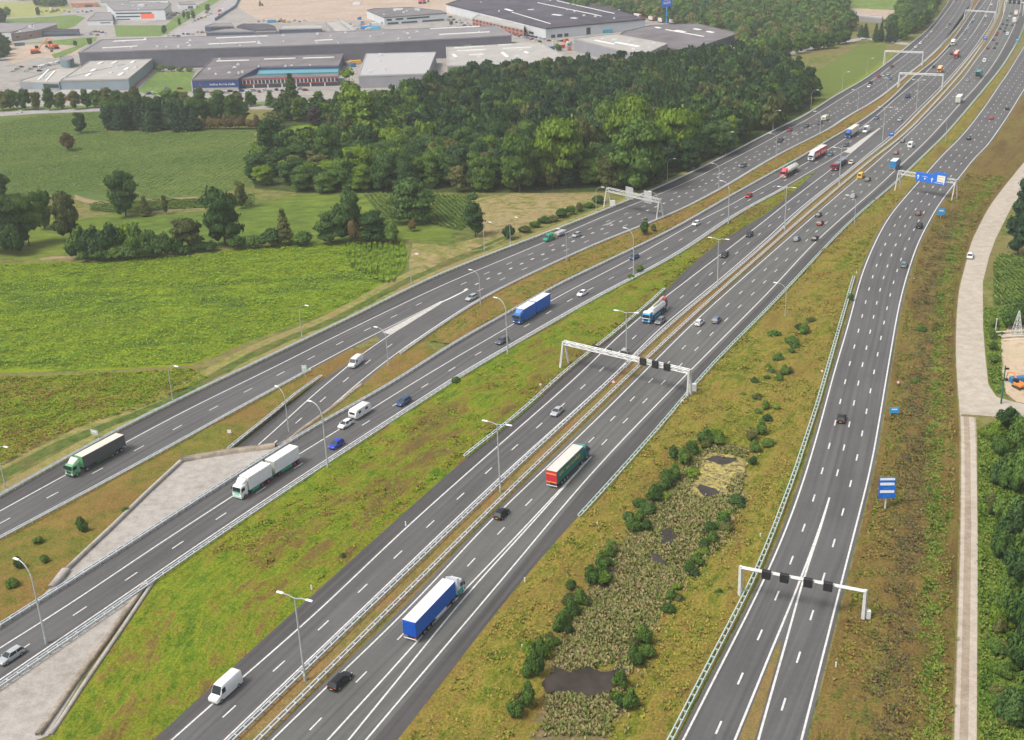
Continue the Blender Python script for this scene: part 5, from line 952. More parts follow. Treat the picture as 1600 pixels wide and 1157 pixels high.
# ================================================================ VEHICLES
CARM = {}
def sec8(x, w, z0, zt, k=.9): return [(x, -w*.86, z0), (x, w*.86, z0), (x, w, z0+.14), (x, w, zt-.2), (x, w*k, zt), (x, -w*k, zt), (x, -w, zt-.2), (x, -w, z0+.14)]
CT = {  # stations of lower body (x, half width, z0, top) ; glass base x, top x ; roof z
 'sedan': dict(st=[(2.28,.66,.38,.60),(2.16,.82,.26,.70),(1.75,.88,.22,.79),(.98,.90,.22,.93),(0,.90,.20,.95),(-1.2,.90,.22,.98),(-1.75,.88,.24,1.0),(-2.15,.84,.28,.97),(-2.28,.74,.38,.82)], g=(1.05,-1.85,.30,-1.05), rz=1.44, wb=1.36),
 'hatch': dict(st=[(2.05,.66,.38,.62),(1.94,.82,.26,.74),(1.5,.87,.22,.84),(.92,.88,.22,.98),(0,.88,.20,1.0),(-1.2,.88,.22,1.02),(-1.75,.86,.26,1.0),(-1.98,.80,.34,.86)], g=(1.05,-1.88,.35,-1.45), rz=1.50, wb=1.27),
 'estate': dict(st=[(2.32,.66,.38,.60),(2.2,.83,.26,.72),(1.75,.89,.22,.82),(.98,.90,.22,.96),(0,.90,.20,.98),(-1.4,.90,.22,1.0),(-2.05,.88,.26,.98),(-2.32,.80,.36,.86)], g=(1.08,-2.18,.35,-1.75), rz=1.50, wb=1.38),
 'suv': dict(st=[(2.3,.70,.45,.78),(2.18,.86,.32,.92),(1.6,.93,.28,1.02),(.95,.94,.28,1.12),(0,.94,.26,1.14),(-1.5,.94,.28,1.16),(-2.1,.92,.32,1.12),(-2.3,.84,.42,.96)], g=(1.05,-2.12,.45,-1.8), rz=1.74, wb=1.4)}
def car_mesh(kind, col):
    k = (kind, col)
    if k in CARM: return CARM[k]
    t = CT[kind]; m = MB(); m.loft([sec8(*s) for s in t['st']], 0)
    gb0, gb1, gt0, gt1 = t['g']; zb = t['st'][4][3]-.04; zt = t['rz']; wb, wt_ = .82, .60
    m.loft([[(gt0+.05, -wt_+.06, zt-.05), (gt0+.05, wt_-.06, zt-.05), (gt0, wt_, zt-.06), (gt0-.02, wt_-.08, zt-.02), (gt0-.02, -wt_+.08, zt-.02), (gt0, -wt_, zt-.06)], [((gt0+gt1)/2, -wt_-.02, zt-.06), ((gt0+gt1)/2, wt_+.02, zt-.06), ((gt0+gt1)/2, wt_+.03, zt-.02), ((gt0+gt1)/2, wt_-.1, zt+.03), ((gt0+gt1)/2, -wt_+.1, zt+.03), ((gt0+gt1)/2, -wt_-.03, zt-.02)], [(gt1, -wt_+.04, zt-.06), (gt1, wt_-.04, zt-.06), (gt1, wt_, zt-.04), (gt1, wt_-.1, zt), (gt1, -wt_+.1, zt), (gt1, -wt_, zt-.04)]], 0)
    for s in (-1, 1):
        for (a, b) in ((gb0, gt0), (gb1, gt1)): m.tube([(a, s*(wb+.01), zb), (b, s*(wt_+.01), zt-.03)], [.055, .04], 5, 0)
        xm = (gt0+gt1)/2; m.tube([(xm, s*(wb+.01), zb), (xm, s*(wt_+.03), zt-.03)], [.05, .04], 5, 0)
        m.bbox(gb0-.32, gb0-.12, s*.98-.09, s*.98+.09, zb-.02, zb+.13, .03, 0)
    body = m.mesh('body', paint(col), 35)
    m = MB(); m.box(gb1, gb0, -wb, wb, zb-.02, zt-.03, 0, tx=gb0-gt0, ty=wb-wt_, tx2=gt1-gb1); glass = m.mesh('windows', mGLASS)
    CARM[k] = (body, glass, t); return CARM[k]
def wheel_me(r=.32, w=.22, rim=None):
    k = ('wheel', r, w, rim and rim.name)
    if k not in CARM: m = MB(); m.cyl((0, 0, 0), r, w, 'y', 16, 0); m.cyl((0, 0, 0), r*.62, w+.03, 'y', 10, 1); CARM[k] = m.mesh('wheel', [mTYRE, rim or mRIM], 40)
    return CARM[k]
def boxme(key, name, args, mat):
    if key not in CARM: m = MB(); [m.bbox(*a) for a in args]; CARM[key] = m.mesh(name, mat)
    return CARM[key]
VEH = []        # (road, distance, object, description)
WAY = {'A': (a_wl, -1), 'R': (r_wl, -1), 'B': (b_wl, -1), 'C': (c_wr, -1), 'D': (d_wl, 1), 'E': (e_wl, 1), 'F': (f_l, 1)}
def heading(road, q):
    P, s = WAY[road]; i = int(((P-q)**2).sum(1).argmin()); i = min(max(i, 1), len(P)-2); t = (P[i+1]-P[i-1])*s; return math.atan2(t[1], t[0])
def make_car(loc, rz_, kind, col, full=True):
    body, glass, t = car_mesh(kind, col); root = thing('car', 'car', 'car', loc, rz_)
    link('body', body, root); link('windows', glass, root); wb = t['wb']; w_ = t['st'][4][1]; L = t['st'][0][0]
    wm = wheel_me(.33 if kind != 'suv' else .37)
    for x in (wb, -wb):
        for s in (-1, 1): o = link('wheel', wm, root, (x, s*(w_-.09), .33 if kind != 'suv' else .37))
    if full:
        for s in (-1, 1):
            link('headlight', boxme(('hl', kind), 'headlight', [(L-.34, L-.07, -.14, .14, .60 if kind != 'suv' else .78, .74 if kind != 'suv' else .93, .04)], mLAMP), root, (0, s*.62, 0))
            link('tail_light', boxme(('tl', kind), 'tail_light', [(-L+.02, -L+.22, -.13, .13, .74, .93, .03)], mRED), root, (0, s*.68, 0))
        link('number_plate', boxme(('np', kind), 'number_plate', [(-L-.02, -L+.02, -.26, .26, .5, .61, .01)], mYEL), root)
    return root
GREY, DGREY, SILV, WHT, BLK, RED_, BLU, DBLU = (.10, .11, .12), (.035, .038, .045), (.36, .38, .39), (.72, .72, .71), (.012, .013, .016), (.42, .02, .02), (.02, .06, .30), (.02, .04, .10)
MAROON, TEALG, CREAM, YELL, ORAN = (.16, .02, .025), (.12, .20, .22), (.60, .55, .44), (.70, .42, .02), (.70, .25, .05)
def C(road, px, py, kind, col, desc):
    q = g1(px, py); z = .05
    if road == 'R': q = Gr([(px, py)])[0]; z = .05+float(rz(q)[0])
    o = make_car((q[0], q[1], z), heading(road, q), kind, col, np.linalg.norm(q) < 520); VEH.append((road, float(np.linalg.norm(q)), o, desc)); return o
# ---- vans, campers, caravans
def van_root(road, px, py, name, cat, desc):
    q = g1(px, py); z = .05
    if road == 'R': q = Gr([(px, py)])[0]; z = .05+float(rz(q)[0])
    o = thing(name, desc, cat, (q[0], q[1], z), heading(road, q)); VEH.append((road, float(np.linalg.norm(q)), o, desc)); return o
def van(road, px, py, col, desc, L=5.2, Hh=2.2, name='van'):
    o = van_root(road, px, py, name, 'van', desc); h = L/2; m = MB(); w_ = .98
    m.loft([sec8(h, w_*.82, .40, .95), sec8(h-.12, w_*.94, .3, 1.08), sec8(h-.85, w_, .26, 1.28), sec8(h-1.0, w_, .26, 1.35)], 0)
    def up(x, zt, w2): return [(x, -w_*.96, .28), (x, w_*.96, .28), (x, w_, .45), (x, w_, 1.35), (x, w2, zt-.15), (x, w2-.14, zt), (x, -w2+.14, zt), (x, -w2, zt-.15), (x, -w_, 1.35), (x, -w_, .45)]
    m.loft([up(h-.95, 1.40, w_), up(h-1.55, Hh-.08, w_*.9), up(h-2.1, Hh, w_*.92), up(-h+.3, Hh, w_*.92), up(-h, Hh-.12, w_*.88)], 0); link('body', m.mesh('body', paint(col), 40), o)
    m = MB(); m.add([(h-.93, -.86, 1.36), (h-.93, .86, 1.36), (h-1.52, .76, Hh-.16), (h-1.52, -.76, Hh-.16), (h-.88, -.86, 1.34), (h-.88, .86, 1.34), (h-1.47, .76, Hh-.14), (h-1.47, -.76, Hh-.14)], [(4, 5, 6, 7), (0, 4, 7, 3), (1, 2, 6, 5), (0, 1, 5, 4), (3, 7, 6, 2)]); link('windscreen', m.mesh('windscreen', mGLASS), o)
    for s in (-1, 1): m = MB(); m.box(h-2.1, h-1.3, min(s*.93, s*1.0), max(s*.93, s*1.0), 1.38, Hh-.4); link('side_window', m.mesh('side_window', mGLASS), o)
    m = MB(); m.box(-h-.02, -h+.04, -.6, .6, 1.3, Hh-.35); link('rear_window', m.mesh('rear_window', mGLASS), o)
    for x in (h-.95, -h+1.0):
        for s in (-1, 1): link('wheel', wheel_me(.35, .24), o, (x, s*(w_-.1), .35))
    return o
def caravan(road, px, py, desc, col=WHT, L=6.0):
    o = van_root(road, px, py, 'caravan', 'caravan', desc); h = L/2; m = MB(); W = 1.12
    def s_(x, z0, z1): return [(x, -W, z0), (x, W, z0), (x, W, z1-.12), (x, W-.14, z1), (x, -W+.14, z1), (x, -W, z1-.12)]
    m.loft([s_(h, .75, 1.5), s_(h-.18, .5, 2.15), s_(h-.6, .42, 2.58), s_(-h+.5, .42, 2.6), s_(-h+.12, .5, 2.3), s_(-h, .7, 1.6)], 0); link('body', m.mesh('body', paint(col), 40), o)
    m = MB(); m.box(h-.14, h+.02, -.75, .75, 1.5, 2.0, tx=.18); link('front_window', m.mesh('front_window', mGLASS), o)
    for s in (-1, 1):
        for x in (1.4, -1.2): m = MB(); y0, y1 = sorted((s*(W-.02), s*(W+.03))); m.box(x-.45, x+.45, y0, y1, 1.45, 2.05); link('window', m.mesh('window', mGLASS), o)
        link('wheel', wheel_me(.33, .2), o, (-.2, s*(W-.1), .33))
    m = MB(); m.tube([(h-.2, 0, .45), (h+1.2, 0, .45)], .06, 6); m.cyl((h+.9, 0, .2), .14, .1, 'y', 8); link('drawbar', m.mesh('drawbar', mCHAS), o); return o
# ---- trucks: x=0 is the front bumper, the truck stretches to -x
def cab(o, col, top=None, H_=3.15, L=2.1, defl=True, trim=None, conv=0):
    W = 1.23; m = MB()
    m.bbox(-L, -.02, -W, W, .62, 1.75, .09)
    def s_(x, z1, w2=W): return [(x, -W, 1.7), (x, W, 1.7), (x, w2, z1-.18), (x, w2-.16, z1), (x, -w2+.16, z1), (x, -w2, z1-.18)]
    m.loft([s_(-.06, 1.95), s_(-.22, 2.7, W-.05), s_(-.5, H_-.1, W-.08), s_(-L, H_, W-.06)], 0); link('cab', m.mesh('cab', paint(col), 35), o)
    if defl: m = MB(); m.loft([[(-.75, -.8, H_-.06), (-.75, .8, H_-.06), (-.75, .75, H_), (-.75, -.75, H_)], [(-L-.05, -W+.05, H_-.05), (-L-.05, W-.05, H_-.05), (-L-.05, W-.15, 3.9), (-L-.05, -W+.15, 3.9)]], 0); link('roof_deflector', m.mesh('roof_deflector', paint(top or col), 30), o)
    m = MB(); m.add([(-.02, -1.08, 1.78), (-.02, 1.08, 1.78), (-.19, 1.03, 2.66), (-.19, -1.03, 2.66), (.03, -1.08, 1.78), (.03, 1.08, 1.78), (-.14, 1.03, 2.68), (-.14, -1.03, 2.68)], [(4, 5, 6, 7), (0, 4, 7, 3), (1, 2, 6, 5), (0, 1, 5, 4), (3, 7, 6, 2)]); link('windscreen', m.mesh('windscreen', mGLASS), o)
    for s in (-1, 1):
        m = MB(); y0, y1 = sorted((s*(W-.05), s*(W+.02))); m.box(-1.25, -.4, y0, y1, 1.8, 2.5); link('side_window', m.mesh('side_window', mGLASS), o)
        m = MB(); y0, y1 = sorted((s*(W+.05), s*(W+.28))); m.bbox(-.3, -.12, y0, y1, 1.8, 2.5, .04); link('mirror', m.mesh('mirror', mBLACK), o)
        m = MB(); y0, y1 = sorted((s*.65, s*1.12)); m.bbox(-.06, .03, y0, y1, .72, .95, .03); link('headlight', m.mesh('headlight', mLAMP), o)
    m = MB(); m.bbox(-.1, .02, -.62, .62, .98, 1.5, .03); link('grille', m.mesh('grille', paint(trim) if trim else mBLACK), o)
    m = MB(); m.bbox(-L+.3, -.03, -W+.02, W-.02, .3, .64, .05); link('bumper', m.mesh('bumper', mCHAS if not trim else paint(trim)), o)
def wheels(o, xs, rim=None, dual=True):
    for x in xs:
        for s in (-1, 1): link('wheel', wheel_me(.5, .34, rim), o, (x, s*1.06, .5))
def cargo(o, x0, x1, side, roof, front=None, rear=None, z0=1.1, z1=4.0, skirt=None, W=1.275, name='cargo_box'):
    """x0 front end, x1 rear end (x1 < x0)"""
    m = MB(); m.bbox(x1, x0, -W, W, z0, z1, .05); b = link(name, m.mesh(name, paint(side)), o)
    m = MB(); m.bbox(x1+.04, x0-.04, -W+.05, W-.05, z1-.06, z1+.03, .02); link('roof_sheet', m.mesh('roof_sheet', pm('tarp', roof, .6, 0, .08, .8)), b)
    if front: m = MB(); m.bbox(x0-.03, x0+.05, -W+.04, W-.04, z0+.04, z1-.08, .02); link('front_panel', m.mesh('front_panel', paint(front)), b)
    if rear: m = MB(); m.bbox(x1-.05, x1+.03, -W+.04, W-.04, z0+.04, z1-.08, .02); link('rear_door', m.mesh('rear_door', paint(rear)), b)
    m = MB(); m.box(x1+.1, x0-.1, -.5, .5, .72, z0); link('chassis', m.mesh('chassis', mCHAS), o)
    if skirt:
        for s in (-1, 1): m = MB(); y0, y1 = sorted((s*(W-.06), s*(W-.01))); m.bbox(skirt[0], skirt[1], y0, y1, .45, z0-.02, .02); link('side_skirt', m.mesh('side_skirt', paint(skirt[2])), o)
    m = MB(); m.bbox(x1-.06, x1+.02, -W+.05, W-.05, .55, .7, .03); link('rear_bumper', m.mesh('rear_bumper', mWHITE), o)
    for s in (-1, 1): m = MB(); y0, y1 = sorted((s*(W-.45), s*(W-.08))); m.bbox(x1-.1, x1-.02, y0, y1, .8, 1.05, .03); link('tail_light', m.mesh('tail_light', mRED), o)
    return b
def truck(road, px, py, desc, anchor='front', Ltot=0, cat='truck', name='truck'):
    q = g1(px, py); a = heading(road, q)
    if anchor == 'rear': q = q+np.array([math.cos(a), math.sin(a)])*Ltot; a = heading(road, q-np.array([math.cos(a), math.sin(a)])*Ltot/2); q = g1(px, py)+np.array([math.cos(a), math.sin(a)])*Ltot
    else: a = heading(road, q-np.array([math.cos(a), math.sin(a)])*6)
    o = thing(name, desc, cat, (q[0], q[1], .05), a); VEH.append((road, float(np.linalg.norm(q)), o, desc)); return o
TARP = (.60, .58, .54); WT = (.70, .70, .68)
# green tipper, leftmost carriageway
o = truck('A', 109, 747, 'green lorry with a beige topped dark sided trailer'); cab(o, (.13, .36, .18), (.55, .68, .46), 3.0, 2.1); cargo(o, -3.1, -15.2, (.085, .09, .09), (.60, .55, .47), (.13, .40, .20), (.05, .09, .06), 1.2, 3.75, (-12.2, -6.5, (.05, .10, .07))); wheels(o, [-1.1, -3.9, -11.2, -12.5, -13.8])
m = MB(); m.bbox(-8.2, -5.6, -1.26, -1.0, .55, 1.1, .05); link('pallet_box', m.mesh('pallet_box', mWHITE), o)
# blue road train
o = truck('B', 807, 508, 'all blue lorry and trailer with white roofs', Ltot=18); cab(o, (.01, .12, .38), (.12, .25, .60), 3.2); cargo(o, -2.3, -8.9, (.002, .11, .50), (.74, .73, .69), None, None, .95, 4.0, (-8.7, -2.6, (.002, .12, .42))); cargo(o, -9.4, -17.6, (.002, .11, .50), (.74, .73, .69), None, None, .95, 4.0, (-17.4, -9.6, (.002, .12, .42))); wheels(o, [-1.1, -5.9, -7.2, -12.8, -14.1])
# white road train
RH = pm('hub_red', (.45, .03, .06), .5)
o = truck('B', 371, 781, 'white lorry and trailer with green skirts and red hubs'); cab(o, (.74, .75, .72), (.76, .77, .75), 3.1, trim=(.35, .60, .50)); cargo(o, -2.6, -9.6, (.72, .72, .74), (.72, .71, .66), (.60, .60, .56), None, 1.15, 4.0, (-5.6, -3.2, (.02, .30, .17))); cargo(o, -10.6, -18.6, (.72, .72, .74), (.72, .71, .66), (.42, .44, .36), None, 1.15, 4.0, (-16, -12.4, (.02, .30, .17))); wheels(o, [-1.15, -6.4, -8.3, -11.8, -16.8, -18.0], RH)
m = MB(); m.box(-18.5, -2.7, -1.2, 1.2, 1.0, 1.14); link('green_sill', m.mesh('green_sill', paint((.02, .26, .15))), o); m = MB(); m.bbox(-.04, .05, -1.15, 1.15, 1.52, 1.72, .03); link('green_band', m.mesh('green_band', paint((.10, .42, .30))), o)
m = MB(); m.tube([(-9.6, 0, .8), (-10.7, 0, .8)], .08, 6); link('drawbar', m.mesh('drawbar', mCHAS), o)
# tank lorries
def tank(o, x0, x1, r=1.15, zc=2.35, col=CREAM, band=None):
    m = MB(); N = 16
    def ring(x, k): return [(x, r*k*1.05*math.cos(a), zc+r*k*math.sin(a)) for a in [2*math.pi*i/N for i in range(N)]]
    m.loft([ring(x0+.0, .55), ring(x0-.18, .9), ring(x0-.4, 1), ring(x1+.4, 1), ring(x1+.18, .9), ring(x1, .55)], 0); t = link('tank', m.mesh('tank', paint(col), 40), o)
    m = MB()
    for x in np.linspace(x0-1.2, x1+1.2, 4): m.cyl((x, 0, zc+r+.05), .34, .22, 'z', 10); 
    m.tube([(x0-.5, .5, zc+r), (x1+.5, .5, zc+r)], .05, 5); m.tube([(x0-.5, -.5, zc+r), (x1+.5, -.5, zc+r)], .05, 5); link('manhole_covers', m.mesh('manhole_covers', mGALV), t)
    m = MB(); m.box(x1+.1, x0-.1, -.5, .5, .72, zc-r+.1); link('chassis', m.mesh('chassis', mCHAS), o)
    for s in (-1, 1): m = MB(); y0, y1 = sorted((s*.95, s*1.22)); m.bbox(x1+3.9, x0-.8, y0, y1, .5, 1.15, .05); link('locker', m.mesh('locker', paint(band) if band else mCHAS), o)
    return t
o = truck('B', 1223, 279, 'red cabbed tank lorry with a cream tank'); cab(o, (.45, .03, .06), (.62, .10, .12), 3.1, trim=(.6, .5, .4)); tank(o, -2.7, -14.6, 1.2, 2.4, (.72, .67, .57)); wheels(o, [-1.1, -3.8, -11.2, -12.5, -13.8])
o = truck('C', 1009, 507, 'sky blue and white suction tank lorry with a red crane at its rear'); cab(o, (.02, .30, .58), (.74, .75, .74), 3.1, defl=False); m = MB(); m.bbox(-2.0, -.45, -1.12, 1.12, 2.95, 3.35, .12); link('roof_cap', m.mesh('roof_cap', paint((.72, .73, .72))), o)
m = MB(); m.bbox(-.3, .035, -1.22, 1.22, 1.56, 1.76, .03); link('white_band', m.mesh('white_band', mWHITE), o)
tank(o, -2.5, -12.4, 1.1, 2.25, (.74, .73, .68), (.02, .25, .45)); wheels(o, [-1.1, -2.9, -9.6, -10.9, -12.2])
m = MB(); m.bbox(-13.7, -12.5, -1.1, 1.1, 1.1, 2.9, .1); link('pump_cabinet', m.mesh('pump_cabinet', paint((.06, .08, .14))), o)
m = MB(); m.tube([(-5.2, -.1, 3.5), (-8.5, .1, 3.75), (-13.0, 0, 3.9), (-13.6, 0, 3.2), (-13.4, 0, 2.4)], [.30, .28, .28, .25, .2], 8); link('suction_boom', m.mesh('suction_boom', paint((.55, .52, .40))), o)
m = MB(); m.bbox(-13.8, -12.0, -.9, .9, 2.9, 3.8, .15); link('crane_head', m.mesh('crane_head', paint((.45, .06, .05))), o); m = MB(); m.tube([(-3.4, .8, 3.2), (-11.0, .85, 3.2)], .2, 6); link('hose_rack', m.mesh('hose_rack', mGALV), o)
# red and white road train with white loops
o = truck('B', 1266, 253, 'red and white patterned lorry and trailer'); cab(o, (.72, .74, .76), (.74, .75, .76), 3.1); b1 = cargo(o, -2.5, -9.6, (.62, .02, .04), (.70, .66, .62), None, None, 1.0, 3.95); b2 = cargo(o, -10.1, -18.0, (.62, .02, .04), (.70, .66, .62), None, None, 1.0, 3.95); wheels(o, [-1.1, -6.2, -8.2, -13, -14.4, -16])
for b_, xa, xb in ((b1, -9.2, -2.8), (b2, -17.4, -10.5)):
    for s in (-1, 1): strokes(b_, (xb, s*1.28), (xa, s*1.28), 1.5, 3.3, 7, mWHITE, 'white_pattern', off_=(0, s), out=.05, seed=6)
o = truck('B', 1324, 217, 'blue cabbed lorry with a cream trailer'); cab(o, (.02, .10, .36), (.03, .12, .42), 3.2); cargo(o, -2.8, -15.4, (.56, .53, .46), (.64, .60, .51), None, None, 1.1, 3.95); wheels(o, [-1.1, -3.8, -11.6, -12.9, -14.2])
van('B', 1353, 207, (.76, .77, .76), 'white camper van beside the white gore', 6.6, 2.9, 'camper_van')
o = truck('C', 1302, 268, 'dark red car transporter lorry with an empty flat trailer'); cab(o, (.33, .02, .06), (.25, .04, .08), 2.9, defl=False)
m = MB(); m.box(-9.0, -2.3, -1.2, 1.2, .8, 1.0); m.box(-18.5, -10, -1.2, 1.2, .8, 1.0); link('flat_bed', m.mesh('flat_bed', mCHAS), o); m = MB()
for x in (-2.5, -5.6, -8.8, -10.4, -14.4, -18.2):
    for s in (-1, 1): m.beam((x, s*1.15, 1), (x, s*1.15, 2.5), .10)
for x0, x1 in ((-8.8, -2.5), (-18.2, -10.4)):
    for s in (-1, 1): m.beam((x0, s*1.15, 2.5), (x1, s*1.15, 2.5), .12)
    m.box(x0, x1, -1.1, 1.1, 2.4, 2.46)
link('upper_deck', m.mesh('upper_deck', pm('deck_grey', (.20, .22, .25), .6)), o); wheels(o, [-1.1, -4.5, -7.5, -13.6, -14.9])
# articulated lorries going away, fourth carriageway
o = truck('D', 641, 1004, 'blue sided white roofed articulated lorry with a white cab', 'rear', 16.2); cab(o, (.70, .73, .74), (.72, .73, .74), 3.2, trim=(.02, .30, .25)); cargo(o, -2.9, -16.1, (.002, .105, .48), (.76, .75, .73), None, (.002, .075, .42), 1.15, 4.0); wheels(o, [-1.15, -3.9, -10.9, -12.2, -13.5])
m = MB(); m.bbox(-9.6, -6.2, -1.24, 1.24, .55, .95, .05); link('pallet_box', m.mesh('pallet_box', mWHITE), o); m = MB(); m.bbox(-2.3, -.4, -1.245, -1.20, .7, 1.6, .02); link('green_side_panel', m.mesh('green_side_panel', paint((.02, .32, .24))), o)
o = truck('D', 862, 764, 'green sided articulated lorry with a red rear and yellow lettering', 'rear', 15.8); cab(o, (.02, .13, .16), (.12, .42, .34), 3.2); b_ = cargo(o, -2.9, -15.7, (.0, .16, .13), (.62, .55, .50), None, (.52, .02, .04), 1.15, 4.0); wheels(o, [-1.15, -3.9, -10.9, -12.2, -13.5])
YT = pm('yellow_lettering', (.62, .42, .08), .5)
for s in (-1, 1): strokes(b_, (-14.6, s*1.275), (-4.6, s*1.275), 2.5, 3.3, 19, YT, 'lettering', off_=(0, s), out=.04, gaps=(4, 5), seed=4)
m = MB(); m.bbox(-15.80, -15.70, -1.15, 1.15, 3.15, 3.45, .02); link('yellow_band', m.mesh('yellow_band', pm('band_orange', (.75, .28, .03), .5)), b_); m = MB(); m.bbox(-15.80, -15.70, -1.15, 1.15, 1.35, 1.55, .02); link('yellow_band', m.mesh('yellow_band', pm('band_orange', (.75, .28, .03), .5)), b_)
def box_lorry(road, px, py, desc, side, roof, cabc, L=9.0, anchor='rear', rear=None):
    o = truck(road, px, py, desc, anchor, L); cab(o, cabc, roof, 3.0); cargo(o, -2.3, -L+.1, side, roof, None, rear, 1.0, 3.85); wheels(o, [-1.1, -L+2.6] if L < 10 else [-1.1, -3.8, -L+2.4, -L+3.7]); return o
box_lorry('D', 1394, 267, 'bright blue lorry with a white roof, seen from behind', (.02, .18, .42), (.72, .70, .66), (.02, .16, .38), 9, 'rear', (.02, .20, .42))
box_lorry('D', 1496, 163, 'white box lorry seen from behind', (.68, .68, .66), (.72, .71, .69), WT, 11, 'rear', (.50, .48, .40))
box_lorry('D', 1527, 123, 'teal lorry with a dark rear', (.02, .22, .24), (.05, .28, .28), (.3, .05, .06), 12, 'rear', (.02, .03, .04))
box_lorry('D', 1584, 37, 'cream box lorry in the dense far traffic', (.62, .60, .52), (.66, .64, .56), WT, 11); box_lorry('D', 1587, 25, 'white box lorry with an orange top in the dense far traffic', (.68, .68, .66), (.55, .30, .18), WT, 14)
box_lorry('B', 1492, 92, 'bright red lorry and cream load far up the road', (.45, .03, .06), (.60, .42, .30), (.48, .03, .06), 15, 'front')
box_lorry('B', 1488, 72, 'white box lorry far up the road', (.70, .71, .70), (.72, .72, .71), WT, 8, 'front'); box_lorry('B', 1467, 115, 'orange and yellow lorry by the far overhead gantry', (.68, .34, .10), (.74, .45, .20), (.7, .3, .1), 8, 'front')
# caravans and vans
C('B', 540, 667, 'hatch', WHT, 'white car towing a caravan'); caravan('B', 563, 650, 'white caravan behind the white car')
C('A', 1281, 194, 'estate', GREY, 'grey estate car towing a caravan'); caravan('A', 1289, 188.5, 'cream caravan behind a grey estate car', CREAM)
van('R', 556, 571, (.66, .67, .68), 'silver white van on the slip road', 5.4, 2.3)
van('A', 858, 376, (.03, .26, .17), 'green van with a yellow rear panel pulling a trailer', 5.4, 2.3); o = VEH[-1][2]; m = MB(); m.bbox(-2.75, -1.5, -1.0, 1.0, .9, 2.25, .06); link('yellow_panel', m.mesh('yellow_panel', paint((.70, .55, .03))), o)
o = van_root('A', 876, 368.5, 'trailer', 'trailer', 'grey covered trailer behind the green and yellow van'); m = MB(); m.bbox(-2.3, 2.3, -1.0, 1.0, .6, 1.7, .15); link('trailer_box', m.mesh('trailer_box', paint((.42, .42, .44))), o); m = MB(); m.tube([(2.2, 0, .5), (3.7, 0, .5)], .06, 6); link('drawbar', m.mesh('drawbar', mCHAS), o)
for s in (-1, 1): link('wheel', wheel_me(.32, .2), o, (-.2, s*.95, .32))
van('D', 1423, 230, (.74, .74, .70), 'white van seen from behind', 5.4, 2.5); van('D', 1345, 278, (.66, .40, .06), 'yellow van in the left lane', 5.2, 2.3); van('D', 1538, 97, (.70, .71, .72), 'pale van far up the road'); van('D', 1574, 55, (.70, .72, .74), 'white van in the dense far traffic'); van('B', 1418, 153, DBLU, 'dark blue van under the second far gantry', 5.2, 2.1)
van('C', 353, 1084, (.74, .74, .73), 'white van cut by the bottom edge of the photo', 6.0, 2.6)
